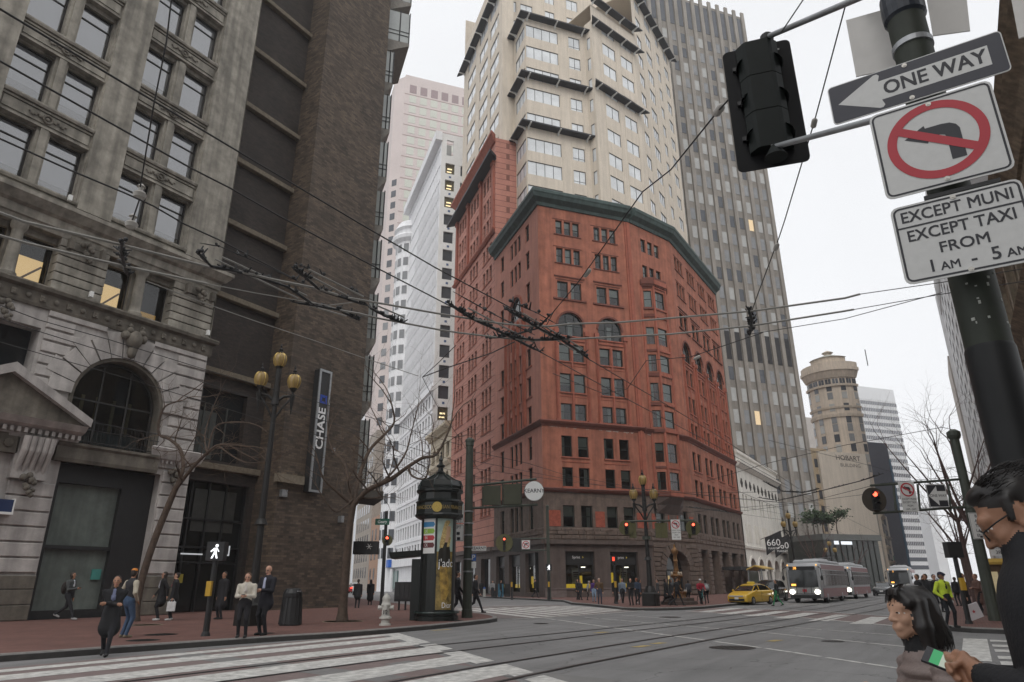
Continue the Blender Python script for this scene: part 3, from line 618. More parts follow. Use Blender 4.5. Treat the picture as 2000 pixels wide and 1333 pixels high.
b = MB(); b.fbox(FC, 26.6, 28.6, 7.15, 7.65, 0, .35); b.build('ledge', CONC, cb)
# street doors in the recess
FD = FR_.off(-.5)
b = MB(); b.fquad(FD, 21.5, 26.6, .15, 7.0, .05); b.build('lobby_glazing', mat('lobby_glass', (.012, .013, .013), .12, .2, 1.4, spec=.5), cb)
b = MB()
for s_ in (21.5, 23.0, 24.1, 25.2, 26.5): b.fbox(FD, s_, s_+.1, .15, 7.0, .05, .2)
for z in (2.6, 3.4, 4.9): b.fbox(FD, 21.5, 26.6, z, z+.1, .05, .18)
b.build('door_frame', BLACK, cb)
b = MB(); b.fbox(FD, 22.9, 24.2, 3.05, 3.12, .22, .26); b.fbox(FD, 24.45, 25.9, 3.05, 3.12, .22, .26); b.fbox(FD, 25.84, 25.9, 3.12, 3.6, .22, .26); b.build('light_strip', emis('cool_strip', (.8, .82, .85), .45), cb)
b = MB(); b.fbox(FD, 22.9, 23.25, 1.6, 2.05, .2, .24); b.build('posted_notice', mat('yellow_notice', (.4, .33, .05), .7, 0), cb)
b = MB(); b.fquad(FD, 23.3, 26.0, 4.3, 6.6, .1); b.build('grey_panel', mat('grey_panel', (.05, .05, .045), .6, .3, 3), cb)
FW2 = FR_.off(-.4)
b = MB(); b.fbox(FW2, 22.6, 25.6, 8.2, 12.3, 0, .05); b.build('dark_glazing', GLASSD, cb)
b = MB()
for s_ in (23.0, 23.5, 24.5): b.fbox(FW2, s_, s_+.08, 8.3, 11.4, .06, .12)
b.fbox(FW2, 22.7, 23.9, 8.3, 11.0, .055, .08); b.build('window_panel', mat('grey_green_panel', (.07, .075, .07), .7, .2, 4), cb)
# bays on the far side
for k, z in enumerate(LEDGE[:-1]):
    zt = LEDGE[k+1]; pr = .8 if k < 8 else 2.0; o0 = Vector((33.3, 33, 0))+KD*1.0; o1 = o0+KD*5
    def gpt(base, g_, z_): return (base.x+GD.x*g_, base.y+GD.y*g_, z_)
    b = MB(); b.hexa([gpt(o0, -.1, z-1.1), gpt(o0, .03, z-1.1), gpt(o1, .03, z-1.1), gpt(o1, -.1, z-1.1), gpt(o0, -.1, z), gpt(o0, pr, z), gpt(o1, pr, z), gpt(o1, -.1, z)])
    b.hexa([gpt(o0, -.1, z), gpt(o0, pr, z), gpt(o1, pr, z), gpt(o1, -.1, z), gpt(o0, -.1, z+.28), gpt(o0, pr, z+.28), gpt(o1, pr, z+.28), gpt(o1, -.1, z+.28)]); bo = b.build('bay_base', mat('grey_precast', (.2, .185, .165), .85, .2, 4), cb)
    b = MB(); b.hexa([gpt(o0, 0, z+.28), gpt(o0, pr-.06, z+.28), gpt(o1, pr-.06, z+.28), gpt(o1, 0, z+.28), gpt(o0, 0, zt-1.1), gpt(o0, pr-.06, zt-1.1), gpt(o1, pr-.06, zt-1.1), gpt(o1, 0, zt-1.1)]); b.build('bay_window', mat('bay_glass', (.33, .35, .34), .08, .1, .8, spec=.7), cb)
    b = MB(); q = o0-KD*.04
    for g_ in (pr-.06, pr*.55): b.tube([gpt(q, g_, z+.28), gpt(q, g_, zt-1.0)], .05, 5)
    for h_ in (.7, 1.1): b.tube([gpt(q, .05, z+.28+h_), gpt(q, pr, z+.28+h_)], .025, 5)
    b.build('bay_frame', BLACK, cb)
# corner canopy
b = MB(); o0 = Vector((33.0, 32.6, 0)); b.hexa([(33.3, 33.1, 7.0), (35.9, 32.9, 7.0), (38.5, 36.2, 7.0), (35.2, 36.2, 7.0), (33.3, 33.1, 7.55), (35.9, 32.9, 7.55), (38.5, 36.2, 7.55), (35.2, 36.2, 7.55)]); b.build('canopy', mat('dark_concrete', (.07, .062, .052), .9, .2, 4), cb)
b = MB(); q = [(33.5, 33.0), (35.8, 32.95), (38.3, 36.1)]
for i in range(2):
    for k in range(9): f = k/8; x = q[i][0]*(1-f)+q[i+1][0]*f; y = q[i][1]*(1-f)+q[i+1][1]*f; b.tube([(x, y, 7.55), (x, y, 8.7)], .02, 5)
    for z in (8.0, 8.7): b.tube([(*q[i], z), (*q[i+1], z)], .025, 5)
b.build('canopy_railing', BLACK, cb)
[fb('wall_fixture', STEEL, cb, FC, *q) for q in ((31.9, 32.15, 5.2, 5.6, 0, .3), (27.1, 27.5, 6.35, 6.75, 0, .25), (30.9, 31.0, 9.5, 9.8, 0, .2))]
# vertical blade sign
sg = thing('blade_sign', 'tall black vertical sign with white CHASE lettering on the brick wall', 'sign', FC.pt(29.35, 6.8, 0))
b = MB(); b.fbox(FC, 28.85, 29.85, 6.8, 14.55, .02, .5); b.build('sign_box', BLACK, sg)
b = MB(); b.fbox(FC, 28.84, 28.98, 6.78, 14.57, .48, .56); b.fbox(FC, 29.72, 29.86, 6.78, 14.57, .48, .56); b.fbox(FC, 28.98, 29.72, 6.78, 6.92, .48, .56); b.fbox(FC, 28.98, 29.72, 14.42, 14.57, .48, .56); b.build('sign_frame', STEEL, sg)
text_on(FC, 'CHASE', 29.35, 10.75, .58, mat('letter_white', (.75, .75, .75), .5, 0), sg, .515, 1.05, .02, pi/2)
b = MB()      # octagon of four quarters
for k in range(4):
    a = k*pi/2+pi/4; c0, s0 = cos(k*pi/2), sin(k*pi/2); q = [(-.30, .13), (-.30, .30), (.10, .30), (.30, .10), (.13, .10), (.13, .13)]
    b.add([FC.pt(29.35+(x*c0-y*s0)*.95, 12.62+(x*s0+y*c0)*.95, .52) for x, y in q], [tuple(range(6))]); b.f[-1] = tuple(reversed(b.f[-1]))
b.build('emblem', mat('emblem_blue', (.03, .08, .42), .5, 0), sg)
# ================================================================== red brick corner building with its annex and tower
RB = mat('red_brick', (.365, .132, .082), .85, .30, .9, .15, 20, streak=.32)
RBK = mat('glare_paled_red_brick', (.44, .19, .14), .85, .14, .7, .12, 20, streak=.12)  # paler copy of the red brick: glare on the side face put into the colour
RBT = mat('terracotta_trim', (.33, .10, .062), .8, .2, 2.0, streak=.2)
RBD = mat('dark_terracotta', (.15, .05, .035), .85, .25, 2.0)
RST = mat('brown_sandstone', (.145, .105, .085), .9, .32, 1.6, .5, 6, streak=.25)
RSM = mat('smooth_brown_stone', (.105, .078, .068), .75, .2, 1.2, streak=.2)
COPR = mat('copper_cornice', (.052, .082, .076), .7, .25, 1.5, streak=.3)
RFRM = mat('bronze_green_frame', (.02, .03, .027), .55, .1, 3)
A0 = Vector((62.37, 35.11, 0)); FG = Fr(A0, GD); B0 = FG.pt(12.5, 0); FB = Fr(B0, BC); C0 = FB.pt(7.95, 0); FM = Fr(C0, XD); FK = Fr(A0, -KD)
MW = 21.4
rb = thing('brick_building', 'red brick corner building with green cornice and arched upper windows', 'building', A0)
def groups(a, b, n, gap): 
    w_ = (b-a-gap*(n-1))/n; return [(a+i*(w_+gap), a+i*(w_+gap)+w_) for i in range(n)]
def do_win(fr, lst, parent, depth=.25, kind='h'):
    for (a, c, z0, z1) in lst:
        r_ = random.random(); bl = 0; bm = BLINDW
        if r_ < .38: bl = random.choice((.38, .45, .5, .6)); 
        elif r_ < .5: bl = .95; bm = CURT
        o = window(fr, a, c, z0, z1, parent, kind, RFRM, GLASS, depth, .07, bl, bm)
        if r_ > .55 and c-a > .8:
            q = MB(); w2 = (c-a)/2-.1; k = random.choice((-1, 1)); q.quad((k*w2*.25, .16, .1), (k*w2, .16, .1), (k*w2, .16, z1-z0-.12), (k*w2*.25, .16, z1-z0-.12)); sub('curtain', q.mesh('curtain', CURT), o)
R1, R2, R3, R4, R5, R6, R7, R8, R9 = (41.0, 42.85), (37.2, 39.15), (32.7, 34.8), (25.0, 27.05), (21.4, 23.55), (18.25, 20.1), (14.25, 16.5), (11.1, 13.1), (6.95, 9.15)
def facade(fr, bays, s1, m, wide=True, kname='wall', z0=10.6, arc=True):
    ops = []; wins = []; arches = []
    for a, c in bays:
        for r_ in (R1, R2): L3 = groups(a+.1, c-.1, 3, .28); wins += [(x, y, *r_) for x, y in L3]
        for r_ in (R3, R4, R5, R6): L2 = groups(a+.1, c-.1, 2, .36); wins += [(x, y, *r_) for x, y in L2]
        for r_ in (R7, R8): L2 = groups(a+.05, c-.05, 2, .7); wins += [(x, y, *r_) for x, y in L2]
        if arc: arches.append((a+.05, c-.05, 28.1, 29.35))
    b = MB(); wall(b, fr, 0, s1, z0, 44.6, [w_ for w_ in wins]+[(*x, 'arch') for x in arches], .32); b.build(kname, m, rb)
    do_win(fr, wins, rb, .24)
    for (a, c, z, sp) in arches:
        o = arch_window(fr, a, c, z, sp, rb, RFRM, GLASS, .25, .09, 2)
        b = MB(); arch_ring(b, fr, a, c, sp, .22, -.05, .1, 14); b.build('arch_hood', RBD, rb)
        q = MB(); q.quad((-.2, .2, .1), (.35, .2, .1), (.35, .2, 1.8), (-.2, .2, 1.8)); sub('curtain', q.mesh('curtain', CURT), o)
    for a, c in bays:
        for r_ in (R1, R2): fb('sill', RBD, rb, fr, a-.15, c+.15, r_[0]-.14, r_[0]-.03, 0, .1); fb('hood', RBD, rb, fr, a-.3, c+.15, r_[1]+.12, r_[1]+.2, 0, .05)
        fb('sill', RBD, rb, fr, a-.45, c+.45, R3[0]-.28, R3[0]-.08, 0, .16); fb('hood', RBD, rb, fr, a-.3, c+.35, R3[1]+.55, R3[1]+.68, 0, .12); fb('hood', RBD, rb, fr, a-.1, c+.1, R3[1]+.2, R3[1]+.3, 0, .06); cx = (a+c)/2
        for r_ in (R4, R5, R6): fb('sill', RBT, rb, fr, a, c, r_[0]-.16, r_[0]-.02, 0, .14); fb('apron', RBT, rb, fr, a, c, r_[0]-.55, r_[0]-.45, 0, .05)
        for r_ in (R7, R8): fb('sill', RBT, rb, fr, a, c, r_[0]-.16, r_[0]-.02, 0, .12); fb('apron', RBT, rb, fr, a+.05, c-.05, r_[0]-.6, r_[0]-.5, 0, .05)
        fb('impost', RBT, rb, fr, a-.02, c+.02, 27.45, 27.6, 0, .12); fb('impost', RBT, rb, fr, a-.02, c+.02, 27.9, 28.05, 0, .14)
        for x in (a-.42, c+.12):      # engaged shafts that carry the arches
            b = MB(); b.fbox(fr, x, x+.3, 18.2, 28.2, 0, .16); b.tube([fr.pt(x+.15, 18.3, .17), fr.pt(x+.15, 28.0, .17)], .1, 6); b.fbox(fr, x-.12, x+.42, 28.2, 28.75, 0, .3); b.fbox(fr, x-.08, x+.38, 17.95, 18.3, 0, .25); b.build('shaft', RBT, rb)
        b = MB(); b.tube([fr.pt(cx, 18.2, .02), fr.pt(cx, 27.2, .02)], .14, 8); b.build('mullion', RBT, rb)
facade(FG, [(2.2, 5.5), (7.3, 10.5)], 12.5, RB); facade(FM, [(1.5, 4.9), (6.6, 10.0), (11.6, 15.0), (16.6, 20.0)], MW, RB)
b = MB(); b.fbox(FG, 11.7, 12.45, 10.9, 44.3, 0, .12); b.fbox(FG, 11.95, 12.2, 10.9, 44.3, .12, .2); b.build('corner_pier', RBT, rb)
# Kearny-side face
ops = []
for r_ in (R1, R2): ops += [(-4.15, -2.9, r_[0]+.2, r_[1]+.6), (-13.4, -12.1, r_[0]+.2, r_[1]+.6)]+[(x, y, r_[0]+.2, r_[1]+.6) for x, y in groups(-9.6, -5.8, 3, .35)]
ops += [(-4.15, -2.9, 33.0, 35.6), (-13.4, -12.1, 33.0, 35.6)]
for r_ in (R4, R5, R6): ops += [(-4.15, -2.9, r_[0], r_[1]+.2), (-13.4, -12.1, r_[0], r_[1]+.2)]+[(x, y, r_[0], r_[1]+.2) for x, y in groups(-9.9, -5.6, 3, .45)]
ops += [(x, y, 28.6, 31.2) for x, y in groups(-9.9, -5.6, 3, .45)]
for r_ in (R7, R8): ops += [(-4.15, -2.9, r_[0], r_[1]+.3), (-13.4, -12.1, r_[0], r_[1]+.3)]+[(x, y, r_[0], r_[1]+.3) for x, y in groups(-9.9, -6.0, 3, .4)]
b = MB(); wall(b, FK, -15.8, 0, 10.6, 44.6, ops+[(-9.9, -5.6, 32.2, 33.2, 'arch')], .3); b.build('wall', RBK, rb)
do_win(FK, ops, rb, .24); arch_window(FK, -9.9, -5.6, 32.2, 33.2, rb, RFRM, GLASS, .25, .1, 2)
b = MB(); arch_ring(b, FK, -9.9, -5.6, 33.2, .28, -.05, .14, 14, 18.2); b.build('arch_hood', RBT, rb)
for x in (-11.3, -4.75, -8.5, -7.0):
    b = MB(); b.fbox(FK, x, x+.32, 18.2, 31.8, 0, .2); b.tube([FK.pt(x+.16, 18.3, .2), FK.pt(x+.16, 31.5, .2)], .12, 6); b.build('shaft', RBT, rb)
for r_ in (R4, R5, R6): fb('sill', RBT, rb, FK, -14, -2.6, r_[0]-.16, r_[0]-.02, 0, .1)
# oriel on the canted face
OB = [(1.35, 0), (2.55, .95), (4.85, .95), (6.05, 0)]
b = MB(); ops = []
for r_ in (R1, R2): ops += [(x, y, *r_) for x, y in groups(2.0, 5.6, 3, .38)]
wall(b, FB, 0, 7.95, 10.6, 44.6, ops, .3); b.build('wall', RB, rb); do_win(FB, ops, rb, .22)
orow = [(33.2, 35.4), (28.4, 30.6), (25.0, 27.1), (21.4, 23.6), (18.3, 20.3), (14.3, 16.5), (11.2, 13.2)]
for i in range(3):
    pa, pb = FB.pt(OB[i][0], 0, OB[i][1]), FB.pt(OB[i+1][0], 0, OB[i+1][1]); fo = Fr(pa, pb-pa); ln = (pb-pa).length
    L_ = groups(.28, ln-.28, 1, .3) if i != 1 else groups(.3, ln-.3, 1, .3)
    ops = [(x, y, *r_) for r_ in orow for x, y in L_]
    b = MB(); wall(b, fo, 0, ln, 10.4, 36.2, ops, .2); b.build('oriel_wall', RB, rb); do_win(fo, ops, rb, .16, 'h')
    for z0, z1, o1 in ((36.2, 36.8, .32), (35.75, 35.95, .12), (31.9, 32.3, .14), (32.9, 33.1, .14), (27.5, 27.75, .12), (24.45, 24.85, .1), (20.9, 21.25, .1), (17.7, 18.1, .2), (13.6, 13.85, .08), (10.5, 10.95, .18)): fb('oriel_band', RBD if i != 1 else RBT, rb, fo, -.04, ln+.04, z0, z1, -.05, o1)
    b = MB(); b.tube([fo.pt(0, 11, .02), fo.pt(0, 36, .02)], .16, 8); b.tube([fo.pt(ln, 11, .02), fo.pt(ln, 36, .02)], .16, 8); b.build('oriel_shaft', RBT, rb)
    b = MB()
    for z in (24.15, 20.6): 
        for k in range(7): x = .2+k*(ln-.4)/6; b.ball(fo.pt(x, z+.3, .02), .13, 6, 4)
    for k in range(8): x = .1+k*(ln-.2)/7; b.fbox(fo, x-.07, x+.07, 35.95, 36.2, 0, .25)
    b.build('oriel_ornament', RBD, rb)
b = MB(); b.prism([tuple(FB.pt(s_, 0, o_+.3))[:2] for s_, o_ in OB], 36.8, 37.1); b.build('oriel_roof', RBD, rb)
b = MB(); lo = [FB.pt(3.2, 8.9, .05), FB.pt(3.5, 8.9, .3), FB.pt(3.9, 8.9, .3), FB.pt(4.2, 8.9, .05)]; b.rings([[FB.pt(s_, 8.7, -.1+o_*.15) for s_, o_ in OB], [FB.pt(s_, 9.6, o_*.5) for s_, o_ in OB], [FB.pt(s_, 10.45, o_+.1) for s_, o_ in OB]], True); b.build('oriel_corbel', RSM, rb)
# string courses, base storey, cornice
def band(prof, m, name, fs):
    for fr, s0, s1, m0, m1 in fs:
        b = MB(); b.fprof(fr, s0, s1, prof, m0, m1); b.build(name, m, rb)
FS4 = [(FK, -15.8, 0, 0, 1), (FG, 0, 12.5, 1, -.18), (FB, 0, 7.95, -.18, .17), (FM, 0, MW, .17, 0)]
band([(-.1, 17.45), (.08, 17.45), (.14, 17.6), (.3, 17.75), (.42, 17.95), (.3, 18.08), (-.1, 18.12)], RBD, 'string_course', FS4)
band([(-.1, 10.45), (.1, 10.45), (.3, 10.62), (.4, 10.8), (.1, 10.95), (-.1, 10.95)], RBD, 'string_course', FS4)
band([(-.2, 44.4), (.15, 44.4), (.25, 44.8), (.8, 45.2), (.95, 45.6), (1.05, 45.75), (1.05, 46.1), (.9, 46.3), (.2, 46.35), (-.3, 46.35)], COPR, 'cornice', FS4)
spall = mat('exposed_mortar', (.42, .33, .29), .95, .3, 5)
for fr, L_ in ((FG, 12), (FM, 20), (FB, 7)):
    for k in range(int(L_*1.6)):
        x = random.uniform(.3, L_); wd = random.uniform(.15, .7); h_ = random.uniform(.05, .22)
        if random.random() < .6:
            b = MB(); n_ = 6; b.add([fr.pt(x+wd*i/n_, 17.4-(h_*random.random() if k_ else 0), .012) for k_ in (0, 1) for i in range(n_+1)], [(i+n_+1, i+n_+2, i+1, i) for i in range(n_)]); b.build('spalled_patch', spall, rb)
def base(fr, s0, s1, ops, kname='base_wall', m=RST, z1=10.5):
    b = MB(); wall(b, fr, s0, s1, 5.6, z1, [q for q in ops if q[3] > 5.6], .35); b.build(kname, m, rb)
def pair(a, c): return [(x, y, *R9) for x, y in groups(a, c, 2, .75)]
o_ = pair(2.2, 5.6)+pair(7.3, 10.6); base(FG, 0, 12.5, o_); do_win(FG, o_, rb, .28, 'h')
o_ = sum([pair(a, c) for a, c in ((1.4, 4.9), (6.5, 10), (11.6, 15), (16.6, 20))], []); base(FM, 0, MW, o_); do_win(FM, o_, rb, .28)
o_ = [(-4.15, -2.9, 6.9, 9.6), (-13.4, -12.1, 6.9, 9.6)]+[(x, y, 6.9, 9.6) for x, y in groups(-9.9, -6, 3, .4)]; base(FK, -15.8, 0, o_); do_win(FK, o_, rb, .28)
o_ = groups(1.1, 6.7, 2, 2.6); o_ = [(x, y, *R9) for x, y in o_]; base(FB, 0, 7.95, o_); do_win(FB, o_, rb, .28)
for fr, xs in ((FG, ((.25, 2.0), (5.8, 7.1), (10.8, 12.3))), (FB, ((.2, 1.0), (3.0, 3.4), (4.6, 5.0), (6.9, 7.8)))):
    for a, c in xs:
        b = MB(); b.fbox(fr, a+.1, c-.1, 7.0, 8.6, 0, .03); b.build('brick_panel', mat('old_red_panel', (.3, .075, .045), .9, .35, 3), rb)
for fr, s0, s1 in ((FG, 0, 12.5), (FB, 0, 7.95), (FM, 0, MW), (FK, -15.8, 0)):      # rock-faced courses under the first-floor windows
    for row, z in enumerate((5.75, 6.2, 6.55)):
        x = s0+random.uniform(0, .5)*(row > 0)
        while x < s1-.3:
            wd = min(random.uniform(.8, 1.5), s1-x); b = MB(); P = fr.pt; h_ = .42 if row < 2 else .33; e = .06; q = random.uniform(.05, .13)
            b.rings([[P(x+.02, z, 0), P(x+wd-.02, z, 0), P(x+wd-.02, z+h_-.03, 0), P(x+.02, z+h_-.03, 0)], [P(x+e, z+.04, q), P(x+wd-e, z+.04, q*random.uniform(.6, 1.2)), P(x+wd-e, z+h_-.08, q), P(x+e, z+h_-.08, q*random.uniform(.6, 1.2))]]); b.build('stone_block', RST, rb); x += wd
# ground floor: shops on the two street faces, portal on the canted face, colonnade on the main street
SHOPG = mat_thin_glass('shop_glass', (.8, .82, .8), 1.2)
b = MB(); wall(b, FG, 0, 12.5, 0, 5.6, [(2.3, 5.6, 1.0, 4.55), (7.4, 10.7, 1.0, 4.55)], .5); b.fbox(FG, -.1, 12.5, 5.25, 5.65, 0, .35); b.build('shop_wall', RSM, rb)
b = MB(); wall(b, FK, -15.8, 0, 0, 5.6, [(-5.3, -1.6, .6, 4.5), (-10.5, -7.0, .6, 4.5), (-15.0, -12.0, .3, 4.5)], .5); b.fbox(FK, -15.8, .1, 5.25, 5.65, 0, .35); b.build('shop_wall', RSM, rb)
b = MB(); b.fbox(FG, -.05, 12.5, .9, 1.02, 0, .12); b.fbox(FG, 0, 2.3, .15, .9, 0, .06); b.fbox(FG, 5.6, 7.4, .15, .9, 0, .06); b.build('plinth', mat('pale_plinth', (.16, .125, .115), .8, .2, 3), rb)
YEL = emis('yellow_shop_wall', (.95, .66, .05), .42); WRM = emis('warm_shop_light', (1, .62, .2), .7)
for fr, ax in ((FG, [(2.3, 5.6), (7.4, 10.7)]), (FK, [(-5.3, -1.6), (-10.5, -7.0), (-15, -12)])):
    for k, (a, c) in enumerate(ax):
        fi = fr.off(-.45); sh = MB(); sh.fbox(fi, a, c, 3.25, 3.4, -.05, .08); sh.fbox(fi, (a+c)/2-.05, (a+c)/2+.05, 1.0, 3.25, -.04, .06); sh.fbox(fi, a, a+.1, 1, 4.55, -.05, .08); sh.fbox(fi, c-.1, c, 1, 4.55, -.05, .08); sh.build('shop_window_frame', BLACK, rb)
        b = MB(); b.fquad(fi, a, c, 1.0, 3.3, 0); b.build('pane', SHOPG, rb)
        b = MB(); b.fbox(fi, a+.1, c-.1, 3.4, 4.55, -.1, 0); b.build('fascia', mat('fascia_black', (.03, .03, .03), .4, 0), rb)
        if fr is FG:
            text_on(fi, 'Sprint', (a+c)/2-.25, 3.98, .26, mat('letter_white', (.75, .75, .75)), rb, .02, 1, .01)
            b = MB(); x = (a+c)/2+.45; b.add([fi.pt(x, 3.88, .02), fi.pt(x+.14, 3.99, .02), fi.pt(x, 4.1, .02), fi.pt(x+.05, 3.99, .02)], [(0, 1, 2, 3)]); b.build('sign_mark', emis('yellow_mark', (.9, .7, .1), .5), rb)
        b = MB(); b.fbox(fi, a+.05, c-.05, 1.02, 1.4, -.35, -.3); b.build('window_bench', YEL, rb)
        if k < 2:
            b = MB(); b.fquad(fi, a+.1, a+(.6 if k == 0 else 1.2), 1.4, 2.5, -1.3); b.fquad(fi, c-1.3, c-.6, 1.4, 2.2, -1.4); b.build('shop_display', YEL, rb)
            b = MB(); x = a+.95 if k == 0 else a+1.4; b.fbox(fi, x, x+.85, 1.42, 2.95, -.2, -.16); b.build('poster', mat('poster_pale', (.5, .55, .52), .8, .12, 2), rb)
            b = MB(); b.fbox(fi, x+.1, x+.75, 2.45, 2.55, -.158, -.15); b.fbox(fi, x+.15, x+.7, 2.25, 2.32, -.158, -.15); b.fbox(fi, x+.2, x+.6, 2.1, 2.15, -.158, -.15); b.build('poster_print', SIGNK, rb)
            b = MB(); b.fbox(fi, c-.9, c-.5, 3.0, 3.08, -1.0, -.8); b.build('shop_lamp', emis('shop_tube', (1, .95, .8), 3), rb)
b = MB(); b.fquad(FG, 0, 12.5, 0, 44, -2.5); b.fquad(FM, 0, MW, 0, 44, -2.2); b.fquad(FB, 0, 7.95, 0, 44, -1.8); b.fquad(FK, -15.8, -.2, 0, 44, -2.2); b.build('interior', DARKROOM, rb)
b = MB(); wall(b, FB, 0, 7.95, 0, 5.6, [(2.0, 6.1, .15, 2.75, 'arch')], 1.0); b.build('portal_wall', RST, rb)
for k in range(15):
    t0, t1 = pi*k/15+.015, pi*(k+1)/15-.015; q = []
    for o in (0., .14+.05*(k % 2)): q.append([FB.pt(4.05-r*cos(t), 2.75+r*sin(t), o) for r, t in ((2.07, t0), (2.07, t1), (2.9, t1), (2.9, t0))])
    b = MB(); b.rings(q); b.build('voussoir', RST, rb)
for side in (0, 1):
    for row in range(11):
        z = .25+row*.48; a, c = (.1, 1.95) if side == 0 else (6.15, 7.85)
        if z > 2.7: dx = 2.95*math.sqrt(max(0, 1-((z+.2-2.75)/2.95)**2)); a, c = (.1, 4.05-dx-.05) if side == 0 else (4.05+dx+.05, 7.85)
        if c-a < .25: continue
        P = FB.pt; b = MB(); q = random.uniform(.08, .16); b.rings([[P(a, z, 0), P(c, z, 0), P(c, z+.45, 0), P(a, z+.45, 0)], [P(a+.06, z+.05, q), P(c-.06, z+.05, q), P(c-.06, z+.4, q), P(a+.06, z+.4, q)]]); b.build('stone_block', RST, rb)
b = MB(); b.fquad(FB, 1.9, 6.2, 0, 5, -1.0); b.build('portal_glazing', GLASSD, rb)
b = MB()
for x in (2.1, 3.3, 4.7, 5.9): b.fbox(FB, x, x+.1, .15, 2.8, -.98, -.9)
b.fbox(FB, 2, 6.1, 2.7, 2.85, -.98, -.9); b.build('portal_frame', BLACK, rb)
b = MB(); b.fbox(FB, 2.5, 3.1, .6, 2.4, -.97, -.95); b.fbox(FB, 3.5, 3.8, 1.0, 2.2, -.97, -.95); b.build('lit_doorway', emis('lobby_glow', (1, .7, .3), .25), rb)
b = MB(); wall(b, FM, 0, MW, 0, 5.6, [(1.2, 3.9, .15, 5.1), (5.2, 8.4, .15, 5.1), (9.7, 13.0, .15, 5.1), (14.3, 17.4, .15, 5.1), (18.6, 20.6, .15, 5.1)], 1.2); b.build('colonnade_wall', RST, rb)
b = MB(); b.fquad(FM, 0, MW, 0, 5.6, -1.15); b.build('colonnade_glazing', GLASSD, rb)
for a, c in ((0, 1.2), (3.9, 5.2), (8.4, 9.7), (13.0, 14.3), (17.4, 18.6)):
    for row in range(10):
        z = .2+row*.5; b = MB(); P = FM.pt; q = random.uniform(.06, .14); b.rings([[P(a+.03, z, 0), P(c-.03, z, 0), P(c-.03, z+.46, 0), P(a+.03, z+.46, 0)], [P(a+.08, z+.05, q), P(c-.08, z+.05, q), P(c-.08, z+.41, q), P(a+.08, z+.41, q)]]); b.build('stone_block', RST, rb)
b = MB(); b.fbox(FM, 9.0, MW+.3, 2.9, 3.3, .1, 2.4); b.build('awning', BLACK, rb)
b = MB(); b.prism([tuple(p)[:2] for p in (FK.pt(-15.8, 0), A0, B0, C0, FM.pt(MW, 0), FM.pt(MW, 0, -18), FK.pt(-15.8, 0, -18))], 44.5, 44.8); b.build('roof', mat('roof_grey', (.2, .19, .18), .9, .2, 1), rb)
b = MB(); b.quad(FM.pt(MW, 0), FM.pt(MW, 0, -18), FM.pt(MW, 44.6, -18), FM.pt(MW, 44.6)); b.build('end_wall', RB, rb)

# ------------------------------------------------------------------ annex along the side street
ax = thing('annex_building', 'taller red brick annex with narrow triple windows behind the corner building', 'building', FK.pt(-26, 0))
RBA = mat_brick('banded_red_brick', (.45, .20, .15), (.42, .18, .135), (.2, .08, .06), 60., .92, .85, .14, .05)
G3 = [(-21.4, -17.3), (-28.2, -24.0), (-34.9, -30.7)]
ops = []
for i in range(11):
    zt = 48.2-3.62*i
    for a, c in G3: ops += [(x, y, zt-2.35, zt) for x, y in groups(a, c, 3, .55)]
for zt, h_ in ((56.2, 2.6), (60.2, 2.6), (52.6, 2.2)):
    for a, c in G3: ops += [(x, y, zt-h_, zt) for x, y in groups(a, c, 3, .5)]
ops += [(x, y, 62.6, 63.8) for a, c in G3 for x, y in groups(a, c, 3, .8)]
gops = [(-20.9, -17.2, .3, 4.4), (-27.5, -23.5, .3, 4.4), (-34, -30, .3, 4.4)]
b = MB(); wall(b, FK, -36.8, -15.8, 5.6, 65.0, ops, .35); b.build('wall', RBA, ax)
b = MB(); wall(b, FK, -36.8, -15.8, 0, 5.6, gops, .6); b.fbox(FK, -36.8, -15.8, 5.2, 5.7, 0, .5); b.build('shop_wall', RSM, ax)
for a, c, z0, z1 in ops: window(FK, a, c, z0, z1, ax, 'h', RFRM, GLASS, .3, .06, random.choice((0, 0, .4, .5, .6)), BLINDW)
for a, c, z0, z1 in gops: b = MB(); b.fquad(FK, a, c, z0, z1, -.5); b.build('pane', GLASSD, ax)
b = MB(); b.fquad(FK, -36.7, -15.9, 0, 65, -2); b.build('interior', DARKROOM, ax)
b = MB(); P = FK.pt; b.quad(P(-15.8, 40, 0), P(-15.8, 40, -16), P(-15.8, 65, -16), P(-15.8, 65, 0)); b.quad(P(-36.8, 0, -16), P(-36.8, 0, 0), P(-36.8, 65, 0), P(-36.8, 65, -16)); b.quad(P(-36.8, 65, -16), P(-36.8, 65, 0), P(-15.8, 65, 0), P(-15.8, 65, -16)); b.build('end_wall', RBA, ax)
for a in (-36.4, -29.8, -22.9, -16.9):
    b = MB(); b.fbox(FK, a, a+.9, 49.6, 61.0, 0, .3); b.fbox(FK, a-.1, a+1, 60.4, 61.3, 0, .45); b.fbox(FK, a-.1, a+1, 49.4, 50.1, 0, .4); b.build('pilaster', RBT, ax)
for prof, nm in (([(0, 48.9), (.2, 48.9), (.45, 49.2), (.5, 49.4), (0, 49.5)], 'string_course'), ([(0, 61.3), (.3, 61.3), (.5, 61.7), (0, 61.9)], 'string_course'), ([(0, 64.2), (.3, 64.2), (.8, 64.9), (1.0, 65.1), (1.0, 65.5), (0, 65.6)], 'cornice')):
    b = MB(); b.fprof(FK, -36.8, -15.8, prof, 1, 1); b.build(nm, RBT, ax)
for i in range(11):
    [fb('sill', RBT, ax, FK, a-.15, c+.15, 48.2-3.62*i-2.5, 48.2-3.62*i-2.37, 0, .1) for a, c in G3]

